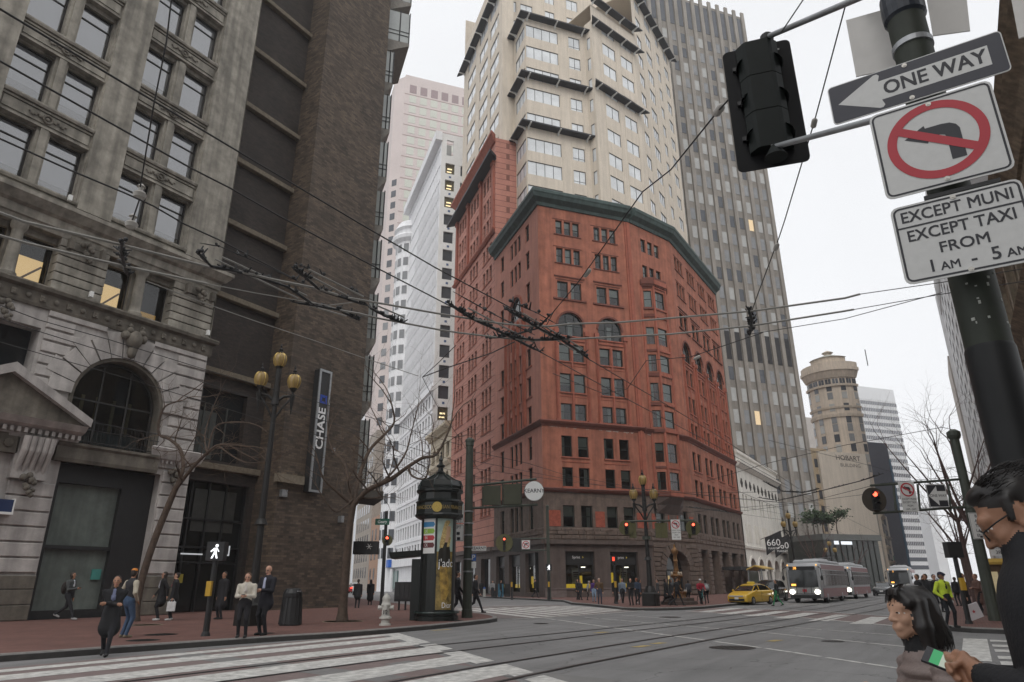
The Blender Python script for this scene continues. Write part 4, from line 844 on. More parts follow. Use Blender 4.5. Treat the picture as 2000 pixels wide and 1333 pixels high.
# ------------------------------------------------------------------ beige apartment tower rising behind the cornice
BG = mat('beige_stucco', (.61, .54, .45), .9, .07, .6, streak=.10)
BGP = mat('beige_panel', (.57, .505, .42), .9, .07, .6)
TWG = mat('pale_apartment_glass', (.68, .70, .71), .12, .2, .35, spec=.6)  # pale base colour holds the reflected sky as well as light blinds
TWF = mat('grey_window_frame', (.05, .05, .055), .5, 0)
EAVE = mat('black_eave', (.018, .018, .022), .6, 0)
tw = thing('apartment_tower', 'beige apartment tower with black bracketed eaves rising above the red brick building', 'building', A0+KD*12)
F1 = Fr(Vector((62.69, 34.86, 0))+KD*11.5, GD); g0 = F1.px(1029, 300)[0]; g1 = F1.px(1153, 300)[0]
F2 = Fr(F1.pt(g1, 0)+Fr((0, 0), BC).n*1.6, BC); e2 = F2.px(1256, 300)[0]; F3 = Fr(F2.pt(e2, 0), XD); e3 = F3.px(1326, 300)[0]
FKB = Fr(F1.pt(g0, 0), -KD); k0 = FKB.px(980, 300)[0]
FWG = Fr(F1.pt(g0, 0)-GD*2.0, -KD); w0 = FWG.px(907, 150)[0]; w1 = FWG.px(981, 200)[0]
TT = [F1.px(1040, y)[1] for y in (408, 362, 315, 270, 222, 173, 133, 92, 52)]; WH = 2.25
dT = (TT[-1]-TT[0])/8
ZB = 44.0; Z3 = F1.px(1030, 38)[1]; E1, E2 = F1.px(1030, 248)[1], F1.px(1030, 153)[1]
UP_T = [TT[-1]+dT*(i+1) for i in range(7)]
def tface(fr, s0, s1, z0, z1, cols, rows, m=BG, name='wall'):
    ops = [(a, c, t-WH, t) for t in rows for a, c, k in cols if z0 < t-WH and t < z1]; b = MB(); wall(b, fr, s0, s1, z0, z1, ops, .18); b.build(name, m, tw)
    for t in rows:
        for a, c, k in cols:
            if z0 < t-WH and t < z1: window(fr, a, c, t-WH, t, tw, k, TWF, TWG, .12, .06)
    b = MB()
    for a, c, k in cols:
        for x in (a-.22, c+.14): b.fbox(fr, x, x+.08, z0, z1-.6, 0, .03)
    b.build('panel_joint', BGP, tw)
def eave(fr, s0, s1, z, pr=1.15):
    b = MB(); b.fprof(fr, s0-pr*.0, s1, [(0, z+.05), (pr, z+.1), (pr, z+.36), (0, z+.42)], 1, 1); o = b.build('eave', EAVE, tw)
    n_ = max(2, int((s1-s0)/3.4))
    for k in range(n_+1):
        x = s0+.3+k*(s1-s0-.6)/n_; q = MB(); q.fprof(fr, x-.1, x+.1, [(0, z-.45), (.12, z-.45), (.4, z-.12), (pr+.08, z), (pr+.08, z+.1), (0, z+.1)]); q.build('eave_bracket', WHITE, tw)
c1 = [(g0+.12, F1.px(1097, 305)[0], 'vvv'), (F1.px(1119, 300)[0], F1.px(1142, 300)[0], 'vl')]
tface(F1, g0, g1, ZB, Z3, c1, TT)
ck = [(FKB.px(1009, 300)[0], -.12, 'vv'), (FKB.px(992, 300)[0], FKB.px(1003, 300)[0], '')]; tface(FKB, k0-3, 0, ZB, Z3, ck, TT)
cw = [(FWG.px(*a)[0], FWG.px(*c)[0], 'v') for a, c in (((913, 230), (928, 215)), ((936, 200), (952, 175)), ((957, 165), (974, 135)))]
tface(FWG, w0, w1, ZB, F1.px(1040, -120)[1], cw, TT+UP_T)
b = MB(); fx = Fr(FWG.pt(w1, 0), GD); b.fquad(fx, 0, 2.0, ZB, 110); b.build('return_wall', BG, tw)
fch = Fr(F1.pt(g1, 0), -F1.n*0+Vector((-.318, -.948, 0))); b = MB(); ops = [(.45, 1.15, t-WH, t) for t in TT]; wall(b, fch, 0, 1.6, ZB, Z3+2, ops, .15); b.build('return_wall', BG, tw)
for t in TT: window(fch, .45, 1.15, t-WH, t, tw, '', TWF, TWG, .1, .05)
Z2 = F2.px(1160, 14)[1]
c2 = [(F2.px(1189, 290)[0], F2.px(1214, 290)[0], 'v'), (F2.px(1227, 310)[0], F2.px(1250, 310)[0], 'v')]; tface(F2, 0, e2, ZB, Z2, c2, TT+UP_T[:1])
c3 = [(.14*e3-1.1, .14*e3+1.1, 'v'), (.38*e3-1.4, .38*e3+1.4, 'vv'), (.63*e3-.8, .63*e3+.8, ''), (.86*e3-1.2, .86*e3+1.2, 'v')]; Z4 = F3.px(1310, 125)[1]; tface(F3, 0, e3, ZB, Z4, c3, TT+UP_T)
FU = Fr(F1.pt(g0-2, 0)+KD*7.5, GD); cu = [(x, x+2.2, 'v') for x in (1.2, 4.2)]+[(8.8, 10.6, 'v'), (13.0, 15.2, 'v'), (17.5, 19.7, 'v')]
tface(FU, 0, 24, Z3-1, 118, cu, UP_T)
b = MB(); P = F1.pt; b.prism([tuple(p)[:2] for p in (F1.pt(g0, 0), F1.pt(g1, 0), F1.pt(g1, 0, -8), F1.pt(g0, 0, -8))], Z3-.2, Z3); b.prism([tuple(p)[:2] for p in (F2.pt(0, 0), F2.pt(e2, 0), F2.pt(e2, 0, -9), F2.pt(0, 0, -9))], Z2-.2, Z2); b.prism([tuple(p)[:2] for p in (F3.pt(0, 0), F3.pt(e3, 0), F3.pt(e3, 0, -12), F3.pt(0, 0, -12))], Z4-.2, Z4); b.build('roof', BGP, tw)
b = MB(); b.quad(F3.pt(e3, ZB), F3.pt(e3, ZB, -16), F3.pt(e3, Z4, -16), F3.pt(e3, Z4)); b.quad(FWG.pt(w0, ZB, -14), FWG.pt(w0, ZB), FWG.pt(w0, 110), FWG.pt(w0, 110, -14)); b.build('end_wall', BG, tw)
for z in (E1, E2, Z3): eave(F1, g0, g1-.2, z); eave(FKB, k0, 0, z)
for yy in (172, 54, 12): z = F2.px(1165, yy)[1]; eave(F2, .2, e2, z); 
b = MB(); b.fprof(FK, -36.8, -15.4, [(0, 61.0), (1.5, 61.1), (1.5, 61.5), (0, 61.6)], 1, 1); b.build('eave', EAVE, ax); eave(F3, 0, e3, Z4, 1.2); eave(FWG, w0, w1, FWG.px(910, 140)[1], 1.2)
# ================================================================== buildings behind
def pane_grid(fr, cols, rows, h, parent, mats, wts, depth=.02, name='window', lim=300):
    """plain far windows: each a thin glass box of its own let into the wall"""
    n = 0
    for t in rows:
        for a, c in cols:
            m = random.choices(mats, wts)[0]; k = ('pg', round(c-a, 2), round(h, 2), m.name)
            if k not in _wm:
                b = MB(); w_ = (c-a)/2; b.box(-w_, w_, -.03, .08, 0, h); _wm[k] = b.mesh(name, m)
            if n < lim: put(name, _wm[k], parent, fr.pt((a+c)/2, t-h, depth), fr.rz); n += 1
def block(name, label, fr, s0, s1, z0, z1, dp, m, group=None):
    o = thing(name, label, 'building', fr.pt((s0+s1)/2, 0), group=group); b = MB(); b.fbox(fr, s0, s1, z0, z1, -dp, 0); b.build('wall', m, o); return o
GW_D = mat('far_glass_dark', (.05, .055, .065), .1, .2, .5, spec=.6); GW_M = mat('far_glass_grey', (.20, .205, .21), .15, .2, .4, spec=.6); GW_L = mat('far_glass_pale', (.36, .36, .345), .2, .15, .4, spec=.6); GW_Y = emis('far_lit_room', (1, .75, .45), .55)
# --- grey ribbed tower
P_ = atd(1440, 20, 125); FT = Fr(P_, GD); GRY = mat('grey_precast_ribs', (.28, .255, .225), .9, .16, .35, streak=.22)
gt = block('office_tower', 'grey ribbed concrete office tower right of the beige tower', FT, -27.5, .6, 0, 127, 22, mat('grey_spandrel', (.235, .215, .19), .9, .15, .3, streak=.2))
pit = 2.33; cols = [(-26.6+i*pit, -26.6+i*pit+1.35) for i in range(12)]
for i in range(13):
    x = -27.45+i*pit; b = MB(); b.fprof(FT, x, x+.85, [(0, 0), (.34, 0), (.34, 128.2), (0, 128.2)]); b.build('rib', GRY, gt)
rows = [116.5-4.07*i for i in range(26) if not (40.5 < 116.5-4.07*i < 47)]
for q_, (a, c) in enumerate(cols[1:]):
    for t in rows: pass
pane_grid(FT, cols[1:], rows, 2.55, gt, [GW_D, GW_M, GW_L, GW_Y], [.24, .34, .38, .04], .02, 'window', 300)
pane_grid(FT, cols, [126.2], 7.6, gt, [GW_D], [1], .04, 'tall_window'); pane_grid(FT, cols, [46.2], 5.6, gt, [mat('louvre_dark', (.03, .03, .032), .8, 0)], [1], .05, 'louvre')
# --- white building down the side street
WHT = mat('white_facade', (.78, .78, .79), .8, .06, .5, streak=.1); WHS = mat('white_tile', (.76, .755, .74), .8, .07, .7)
Wc = Vector((94.7, 76.1, 0)); FW = Fr(Wc, GD); FWK = Fr(Wc, -KD)
wb = thing('white_tower', 'tall white tower with square dark windows behind the bare tree', 'building', Wc)
b = MB(); wops = [(.95, 2.95, t-2.5, t) for t in [84.3-4.02*i for i in range(14)]]+[(4.2, 5.6, t-2.5, t) for t in [84.3-4.02*i for i in range(14)]]+[(1.1, 2.6, 86.2, 90.0)]
wall(b, FW, 0, 9, 0, 91.5, wops, .4); b.build('wall', WHS, wb)
for a, c, z0, z1 in wops[:-1]:
    m = GW_D if random.random() < .75 else mat('warm_office', (.1, .085, .05), .3, 0)
    o = put('window', pane_mesh(c-a, z1-z0, m), wb, FW.pt((a+c)/2, z0, -.35), FW.rz)
    if m is not GW_D: q = MB(); q.box(-(c-a)*.25, (c-a)*.25, -.02, 0, 1.2, 1.5); q.box(-(c-a)*.3, (c-a)*.2, -.02, 0, .5, .75); sub('ceiling_lamp', q.mesh('ceiling_lamp', emis('office_lamp', (1, .8, .45), 1.2)), o)
    if a < 2: b = MB(); b.fbox(FW, 1.75, 2.2, z0-1.0, z0-.55, -.02, .03); b.build('vent', mat('blue_vent', (.06, .11, .22), .6, 0), wb)
b = MB(); b.fquad(FW, .9, 2.9, 85, 91, -3); b.build('loggia_back', GW_L, wb)
b = MB(); wo_ = []
for i in range(8):
    t = 34.5-3.75*i
    wo_ += [(x, x+1.35, t-2.35, t) for x in [-31.5+k*2.35 for k in range(14)]]
wall(b, FWK, -33, 0, 0, 91.5, wo_, .25); b.build('wall', WHT, wb)
for a, c, z0, z1 in wo_: put('window', pane_mesh(c-a, z1-z0, GW_D if random.random() < .6 else GW_M), wb, FWK.pt((a+c)/2, z0, -.2), FWK.rz)
b = MB()      # raised lattice of the upper front
for i in range(14): z = 37+i*3.9; b.fbox(FWK, -32, -.4, z, z+.18, 0, .12)
for i in range(26):
    x = -32+i*1.25; b.tube([FWK.pt(x, 37, .08), FWK.pt(min(x+14, -.4), 37+(min(x+14, -.4)-x)*3.1, .08)], .09, 4)
    b.fbox(FWK, x, x+.12, 37, 89, 0, .1)
tag(b.build('lattice_front', mat('white_lattice', (.74, .745, .76), .8, .1, 2), wb), kind='stuff')
for z0, z1, o_ in ((89.5, 91.6, 1.4), (34.9, 35.8, .5), (4.6, 6.0, .8)): fb('cornice', WHT, wb, FWK, -33, .3, z0, z1, 0, o_)
for z in (34.5-3.75*i for i in range(8)):
    b = MB(); b.fbox(FWK, -33, .2, z-3.1, z-2.6, 0, .15); b.build('spandrel_ledge', WHT, wb)
cc = FWK.pt(-33, 0, -1.5); b = MB(); b.lathe([(4.2, 0), (4.2, 84)], 20, cc); b.build('corner_bay', WHT, wb); b = MB(); b.lathe([(4.25, 80.6), (5.2, 81.2), (5.4, 82), (5.2, 82.4), (4.25, 82.6)], 24, cc); b.lathe([(4.2, 84), (4.9, 84.4), (3.8, 86.5), (1.5, 87.5), (.1, 87.6)], 24, cc); b.build('bay_crown', WHT, wb)
for i in range(20):
    z = 6.5+i*3.75
    for a in (2.55, 3.0, 3.45, 3.9):
        if z < 80:
            d_ = Vector((cos(a), sin(a), 0)); put('window', pane_mesh(1.25, 2.1, GW_M if i > 8 else GW_D), wb, cc+d_*4.24+Vector((0, 0, z)), atan2(d_.x, -d_.y))
b = MB(); b.quad(FWK.pt(-33, 0, -20), FWK.pt(-33, 0), FWK.pt(-33, 91, 0), FWK.pt(-33, 91, -20)); b.build('end_wall', WHT, wb)
b = MB(); b.fbox(FWK, -31, -24, .6, 4.0, .02, .3); b.build('shopfront', mat('teal_shop_glass', (.12, .2, .19), .15, .2, .6, spec=.6), wb); b = MB(); [b.lathe([(.5, 0), (.45, 4.4)], 10, FWK.pt(x, 0, .6)) for x in (-32, -28)]; b.build('shop_columns', WHT, wb)
b = MB(); b.fbox(FWK, -30.6, -27.6, 4.7, 6.2, .85, 1.5); b.build('shop_sign', mat('bright_blue_sign', (.02, .12, .5), .5, 0), wb)
# --- cream building between
cr = thing('cream_building', 'low cream stone building with arched windows between the annex and the white tower', 'building', FK.pt(-44, 0)); CRM = mat('cream_stone', (.52, .45, .34), .85, .12, 1, streak=.15)
co = [(-49.4+i*3.1, -47.4+i*3.1) for i in range(4)]; b = MB(); wops = [(a, c, z, z+2.6) for a, c in co for z in (6.2, 10.3)]+[(a, c, 14.6, 17.4, 'arch') for a, c in co]+[(a, c, 20.6, 23.0) for a, c in co]
wall(b, FK, -50.6, -36.85, 0, 25.2, wops, .5); b.build('wall', CRM, cr)
for q in wops: put('window', pane_mesh(q[1]-q[0], (q[3]-q[2])+(1 if len(q) > 4 else 0), GW_D), cr, FK.pt((q[0]+q[1])/2, q[2], -.45), FK.rz)
for z, o_ in ((25.0, 1.1), (19.2, .6), (13.6, .4), (5.2, .5)): b = MB(); b.fprof(FK, -50.6, -36.85, [(0, z), (o_*.4, z), (o_, z+.5), (o_, z+.9), (0, z+1.0)], 0, 0); b.build('cornice', CRM, cr)
b = MB(); [b.fbox(FK, -50.3+i*.7, -50.0+i*.7, 24.6, 25.0, 0, .55) for i in range(19)]; b.build('dentils', CRM, cr)
# --- tan building farther down the street and shop row
tb = block('tan_building', 'low tan brick building far down the side street beyond the white tower', FK, -112, -90.5, 0, 17, 10, mat('tan_brick', (.36, .22, .15), .9, .12, .6)); pane_grid(FK, [(-110, -108), (-105, -103), (-99, -96)], [5.0, 9.5, 14], 2.6, tb, [GW_D], [1])
tb = block('grey_stone_building', 'tall narrow grey stone building far down the side street', FK, -140, -112.5, 0, 40, 10, mat('warm_grey_stone', (.32, .28, .24), .9, .12, .6)); pane_grid(FK, [(-138+i*4, -136+i*4) for i in range(6)], [5.5+4*i for i in range(9)], 2.6, tb, [GW_D], [1])
FE = Fr(FK.pt(-190, 0, 34), GD); tb = block('end_building', 'pale building closing the far end of the side street', FE, -6, 40, 0, 22, 10, mat('pale_stucco', (.45, .42, .38), .9, .1, .5)); pane_grid(FE, [(-4+i*4, -2+i*4) for i in range(10)], [6+4*i for i in range(4)], 2.4, tb, [GW_D], [1])
# --- pink granite tower and its pale neighbour
P_ = atd(795, 150, 235); FP_ = Fr(P_, GD); PNK = mat('pink_granite', (.56, .485, .46), .85, .07, .12); zt = FP_.px(797, 147)[1]
pk = block('granite_tower', 'pink granite tower with square cream windows behind the white tower', FP_, -.5, 34, 0, zt, 26, PNK)
b = MB(); b.prism([tuple(FP_.pt(*p))[:2] for p in ()] or [(FP_.pt(-.5, 0, 0).x, FP_.pt(-.5, 0, 0).y), (FP_.pt(-4.2, 0, -4).x, FP_.pt(-4.2, 0, -4).y), (FP_.pt(-4.2, 0, -26).x, FP_.pt(-4.2, 0, -26).y), (FP_.pt(-.5, 0, -26).x, FP_.pt(-.5, 0, -26).y)], 0, zt-1); b.build('chamfered_side', PNK, pk)
CW = mat('cream_lit_glass', (.52, .53, .46), .4, .05, .3); s0_ = FP_.px(799, 200)[0]; pit = (FP_.px(886, 217)[0]-s0_)/4.2
z1_ = FP_.px(799, 186)[1]; zp = (FP_.px(797, 187)[1]-FP_.px(797, 311)[1])/6.05
pane_grid(FP_, [(s0_+i*pit, s0_+i*pit+pit*.64) for i in range(7)], [z1_-zp*i for i in range(24)], zp*.68, pk, [CW], [1], .06)
pane_grid(FP_, [(s0_+i*pit, s0_+i*pit+pit*.64) for i in range(7)], [z1_+zp*1.05], zp*.8, pk, [mat('mauve_louvre', (.28, .21, .21), .8, 0)], [1], .06, 'louvre')
b = MB(); [b.fbox(FP_, -.6, 34, z1_-zp*i+.25, z1_-zp*i+.5, 0, .1) for i in range(24)]; tag(b.build('panel_joints', mat('pink_joint', (.38, .28, .26), .9, 0), pk), kind='stuff')
fsl = Fr(FP_.pt(-4.2, 0, -26), FP_.pt(-4.2, 0, -4)-FP_.pt(-4.2, 0, -26)); pane_grid(Fr(FP_.pt(-4.2, 0, -4), FP_.pt(-.5, 0, 0)-FP_.pt(-4.2, 0, -4)), [(1.6, 3.9)], [z1_-zp*i for i in range(8, 34)], zp*.55, pk, [GW_D, GW_M], [.7, .3], .06, 'side_window')
FS_ = Fr(atd(768, 300, 330), GD); zz = FS_.px(775, 190)[1]; nb = block('glass_tower', 'pale bluish glass tower edge left of the pink granite tower', FS_, -6, 12, 0, zz, 20, mat('pale_blue_glass', (.50, .52, .55), .3, .08, .05)); b = MB(); [b.fbox(FS_, -6+i*1.4, -5.7+i*1.4, 0, zz, 0, .3) for i in range(13)]; tag(b.build('mullions', WHT, nb), kind='stuff')

# ================================================================== buildings up the main street, left side
F6 = Fr((0, 24.88), XD); W6 = mat('ivory_terracotta', (.70, .67, .61), .8, .1, .8, streak=.15)
b6 = thing('arcaded_building', 'low ivory building with arches and flag banners beside the red brick building', 'building', (120, 24.9, 0))
ar = [(103.0+i*5.1, 106.4+i*5.1) for i in range(7)]; w2 = []; w3 = []
for i in range(7): w2 += [(103.3+i*5.1, 104.2+i*5.1, 11.2, 13.6), (105.1+i*5.1, 106.0+i*5.1, 11.2, 13.6)]; w3 += [(103.2+i*5.1, 104.4+i*5.1, 6.9, 9.4), (104.9+i*5.1, 106.1+i*5.1, 6.9, 9.4)]
b = MB(); wall(b, F6, 101.6, 139, 0, 19.5, [(a, c, .15, 3.0, 'arch') for a, c in ar]+w2, .7); b.build('wall', W6, b6)
for a, c in ar: b = MB(); b.fquad(F6, a, c, 0, 4.9, -.65); b.build('arcade_glazing', GLASSD, b6); b = MB(); arch_ring(b, F6, a, c, 3.0, .35, 0, .15, 10); b.build('arch_hood', W6, b6)
for q in w2: put('window', pane_mesh(q[1]-q[0], q[3]-q[2], mat('teal_glass', (.08, .12, .12), .15, 0)), b6, F6.pt((q[0]+q[1])/2, q[2], -.6), F6.rz)
for q in w3: b = MB(); b.fbox(F6, q[0], q[1], q[2], q[3], -.02, .06); b.build('blind_panel', mat('ivory_panel', (.62, .585, .52), .85, .1, 1), b6)
b = MB(); b.fprof(F6, 101.6, 139, [(0, 17.4), (.15, 17.4), (.7, 17.9), (.75, 18.2), (.1, 18.3), (.1, 19.3), (.35, 19.5), (.35, 19.9), (0, 20)], 0, 0); b.build('cornice', W6, b6)
b = MB(); b.fprof(F6, 101.6, 139, [(0, 5.9), (.25, 6.0), (.3, 6.3), (0, 6.4)]); b.build('string_course', W6, b6)
for i in range(14):
    x = 103.7+i*2.55; b = MB(); [b.ball(F6.pt(x+dx, 15.3+dz, .02), .36, 8, 5, (1, .3, 1)) for dx, dz in ((0, .35), (.28, 0), (-.28, 0), (0, -.35))]; b.build('quatrefoil', mat('dark_recess', (.05, .045, .04), .9, 0), b6)
b = MB(); b.quad(F6.pt(139, 0), F6.pt(139, 0, -15), F6.pt(139, 19.5, -15), F6.pt(139, 19.5)); b.quad(F6.pt(101.6, 19.5), F6.pt(139, 19.5), F6.pt(139, 19.5, -15), F6.pt(101.6, 19.5, -15)); b.build('end_wall', W6, b6)
FLG = mat('black_banner', (.02, .02, .022), .8, .2, 4)
def flag(x, z, num, label, o_=1.0):
    t = thing('flag_banner', label, 'banner', F6.pt(x, z-2.4, o_)); b = MB(); b.tube([F6.pt(x-.3, z-.6, .05), F6.pt(x+.2, z+.6, 3.4)], .05, 6); b.build('flag_pole', BLACK, t)
    b = MB(); n_ = 7; vs = []
    for i in range(n_):
        for j in range(5): f = i/(n_-1); g_ = j/4; vs.append(F6.pt(x+.05+.12*sin(f*5+g_*3), z-.35+f*.95-g_*2.6*(1-.25*f), .6+f*2.5))
    b.add(vs, [(i*5+j, (i+1)*5+j, (i+1)*5+j+1, i*5+j+1) for i in range(n_-1) for j in range(4)]); b.build('cloth', FLG, t)
    if num:
        tm = text_mb(num, .95, 1, 0, 0); tm.v = [tuple(F6.pt(x-.1, z-1.15+zz, 1.85+xx)) for xx, y, zz in tm.v]; tm.build('lettering', mat('letter_white', (.75, .75, .75)), t)
        tm = text_mb('MARKET', .3, 1, 0, 0); tm.v = [tuple(F6.pt(x-.1, z-1.95+zz, 1.8+xx)) for xx, y, zz in tm.v]; tm.build('lettering', mat('letter_white', (.75, .75, .75)), t)
flag(111.5, 8.2, '660', 'black 660 flag on an angled pole, nearest of the pair on the ivory arcaded building'); flag(117.5, 8.0, '660', 'black 660 flag behind the nearest one on the ivory arcaded building'); flag(130, 7.6, None, 'plain black flag at the far end of the ivory arcaded building')
tb = block('narrow_tan_building', 'narrow tan building with dark windows right of the grey ribbed tower', Fr(atd(1600, 1000, 158), GD), -3.5, 5, 0, 31, 12, mat('tan_stucco', (.42, .33, .22), .9, .1, .6)); pane_grid(Fr(atd(1600, 1000, 158), GD), [(-2.2, -.9), (.8, 2.2), (3.2, 4.4)], [28.5-3.6*i for i in range(7)], 2, tb, [GW_D], [1])
tb = block('stepped_pale_tower', 'pale stone tower seen between the grey ribbed tower and the rounded beige tower', Fr(atd(1590, 900, 260), GD), -6, 6, 0, 62, 12, mat('pale_tower_stone', (.45, .42, .39), .9, .1, .3)); b = MB(); fs_ = Fr(atd(1590, 900, 260), GD); b.fbox(fs_, -6, 6, 38, 48, 0, .5); b.build('blue_screen', mat('blue_glazing', (.13, .22, .36), .3, .1, .3), tb)
# --- rounded beige tower
HD = 165; hp = atd(1625, 760, HD); HOB = mat('beige_terracotta', (.56, .475, .385), .85, .12, .5, streak=.18)
ho = thing('rounded_tower', 'rounded beige stone tower with tiled cap and bracketed crown', 'building', (hp.x, hp.y, 0))
vd = Vector((hp.x, hp.y, 0)).normalized(); vr = Vector((vd.y, -vd.x, 0))
Rr = 7.9; hc = Vector((hp.x, hp.y, 0))+vd*Rr+vr*.3
def hz(py): return atd(1625, py, HD).z
def hring(r, f0=-78, f1=60, n=9):
    pts = []
    for i in range(n+1):
        a = R(f0+(f1-f0)*i/n); d_ = -vd*cos(a)+vr*sin(a); pts.append(hc+d_*r)
    return pts
def hbody(z0, z1, r0, r1, name, m):
    lo, hi = hring(r0), hring(r1); bk = hc+vd*10; b = MB(); b.rings([[(*p.xy, z0) for p in lo+[bk]], [(*p.xy, z1) for p in hi+[bk]]]); return b.build(name, m, ho)
k_ = Rr*.80
hbody(0, hz(722), k_, k_, 'shaft', HOB); hbody(hz(752), hz(748), k_+.4, k_+.5, 'lower_band', HOB); hbody(hz(812), hz(806), k_+.3, k_+.45, 'lower_band', HOB); hbody(hz(795), hz(791), k_+.25, k_+.4, 'lower_band', HOB)
hbody(hz(735), hz(722), k_+.3, k_+1.1, 'crown_bracket_course', HOB); hbody(hz(722), hz(716), k_+1.3, k_+1.3, 'crown_cornice', HOB); hbody(hz(716), hz(706), k_+1.0, k_+1.0, 'parapet', HOB)
hbody(hz(706), hz(690), k_*.72, k_*.72, 'penthouse', HOB)
b = MB(); b.rings([[(*p.xy, hz(690)) for p in hring(k_*.78)+[hc+vd*6]], [(*p.xy, hz(679)) for p in hring(k_*.16)+[hc+vd*1]]]); b.build('tiled_cap', mat('green_grey_tile', (.33, .33, .29), .8, .12, 1), ho)
b = MB(); b.lathe([(1.2, 0), (.9, .6), (1.5, 1.0), (.3, 1.6)], 8, (hc.x, hc.y, hz(681))); b.build('finial', HOB, ho)
fac = hring(k_)
for i in range(9):
    pa, pb = fac[i], fac[i+1]; f_ = Fr(pa, pb-pa); ln = (pb-pa).length
    if i in (0, 2, 4, 6, 8):
        pane_grid(f_, [(ln/2-.62, ln/2+.62)], [hz(y) for y in (786, 806+4, 826, 846, 866, 886, 906)], 1.9, ho, [GW_M, GW_L, GW_D], [.4, .35, .25], .05)
        if i % 1 == 0: pane_grid(f_, [(ln/2-.62, ln/2+.62)], [hz(764)], 1.7, ho, [GW_L, GW_M], [.5, .5], .05); q = MB(); q.add([(-.62, -.05, 0), (.62, -.05, 0), (.62, -.05, 1.4), (.45, -.05, 1.85), (0, -.05, 2.1), (-.45, -.05, 1.85), (-.62, -.05, 1.4)], [tuple(range(7))]); put('arched_window', q.mesh('arched_window', GW_D), ho, f_.pt(ln/2, hz(761), .03), f_.rz)
    pane_grid(f_, [(ln*.28-.3, ln*.28+.3), (ln*.72-.3, ln*.72+.3)], [hz(737.5)], 1.7, ho, [GW_D], [1], .06, 'loggia_opening')
b = MB(); q = hc+vr*9; b.tube([(q.x, q.y, hz(708)), (q.x, q.y, hz(676))], .12, 5); b.build('mast', BLACK, ho)
# blank party wall with lettering
FH = Fr(atd(1600, 900, 158), GD); s0, s1 = FH.px(1600, 900)[0], FH.px(1692, 900)[0]; zt = FH.px(1640, 884)[1]; CRW = mat('cream_party_wall', (.64, .57, .48), .9, .06, .3, streak=.08)
hb = block('party_wall_building', 'cream building with blank wall lettered HOBART BUILDING', FH, s0, s1, 0, zt, 6, CRW)
SERIF = mat('faded_lettering', (.1, .085, .07), .9, .2, 3)
text_on(FH, 'HOBART', (s0+s1)/2+1.6, zt-1.3, 1.15, SERIF, hb, .03, 1.15, .01); text_on(FH, 'BUILDING', (s0+s1)/2+2.0, zt-3.0, .8, SERIF, hb, .03, 1.2)
fr_ = Fr(FH.pt(s1, 0), XD); b = MB(); b.fquad(fr_, 0, 9, 0, zt-.5, -.02); b.build('side_wall', mat('grey_side_wall', (.4, .36, .31), .9, .12, .6), hb)
for i, (dx, zt_, col, lab) in enumerate(((9.2, 17, (.40, .33, .25), 'ornate buff stone building past the blank cream wall'), (18, 19.5, (.22, .2, .18), 'dark grey stone building with heavy cornice past the buff one'), (26, 18, (.50, .45, .38), 'plain cream wall with a painted cherry past the dark stone building'))):
    o = block('stone_building', lab, fr_, dx, dx+8.6, 0, zt_, 10, mat('street_stone_%d' % i, col, .9, .15, .6))
    if i < 2:
        pane_grid(fr_, [(dx+.8+k*2.6, dx+2.4+k*2.6) for k in range(3)], [zt_-2-3.6*k for k in range(4)], 2.3, o, [GW_D], [1])
        for z in (zt_-.8, zt_-8, 5.5): b = MB(); b.fprof(fr_, dx, dx+8.6, [(0, z), (.2, z), (.8, z+.6), (0, z+.8)]); b.build('cornice', mat('street_stone_%d' % i, col), o)
    else:
        b = MB(); [b.ball(fr_.pt(dx+2+k*1.3, 6+.3*k, .1), .6, 8, 6, (1, .2, 1)) for k in range(2)]; b.build('painted_cherry', SIGNR, o); b = MB(); b.tube([fr_.pt(dx+2, 6.4, .12), fr_.pt(dx+3, 7.8, .12), fr_.pt(dx+3.4, 6.6, .12)], .12, 5); b.build('painted_stem', SIGNG, o)
FD_ = Fr(atd(1705, 900, 190), GD); s0, s1 = FD_.px(1688, 900)[0], FD_.px(1738, 900)[0]; zt = FD_.px(1700, 864)[1]
dk = block('dark_slab_building', 'dark navy slab building behind the blank cream wall', FD_, s0, s1, 0, zt, 10, mat('navy_cladding', (.05, .055, .075), .5, .1, .3)); b = MB(); b.fbox(FD_, s1-.5, s1+.15, 0, zt-4.5, .02, .2); b.build('glazed_edge', mat('blue_edge_glazing', (.06, .12, .18), .3, .2, .5), dk)
# white striped tower
FX = Fr(atd(1700, 900, 260), GD); s0, s1 = FX.px(1686, 820)[0], FX.px(1752, 800)[0]; zt = FX.px(1700, 757)[1]; wst = mat('white_band_cladding', (.68, .69, .70), .6, .03, .2)
st = block('striped_tower', 'white and grey banded office tower behind the dark slab building', FX, s0, s1, 0, zt, 20, wst)
b = MB(); pr = [FX.pt(s1, 0), FX.pt(s1+3.4, 0, -5), FX.pt(s1+3.4, 0, -20), FX.pt(s1, 0, -20)]; b.prism([tuple(p)[:2] for p in pr], 0, zt-1); b.build('wall', wst, st)
fx2 = Fr(pr[0], pr[1]-pr[0]); bandm = mat('band_glass', (.14, .15, .17), .15, .25, .4, spec=.6); dz = (FX.px(1700, 795)[1]-FX.px(1700, 905)[1])/8.0
lowg = mat('band_glass_dark', (.035, .04, .055), .12, .25, .4, spec=.6)
for i in range(int((zt-8)/dz)):
    z = zt-7.2-dz*i; b = MB(); b.fbox(FX, s0, s1, z, z+dz*.5, -.1, .06); b.build('window_band', bandm if i < 9 else lowg, st); b = MB(); b.fbox(fx2, 0, 6.05, z, z+dz*.5, -.1, .06); b.build('window_band', lowg, st)
b = MB(); [b.fbox(FX, s0-.9, s0+.5, 6+i*5.2, 9.4+i*5.2, .02, .3) for i in range(7)]; b.build('teal_panel', mat('teal_panel', (.06, .24, .25), .5, .1, .5), st)
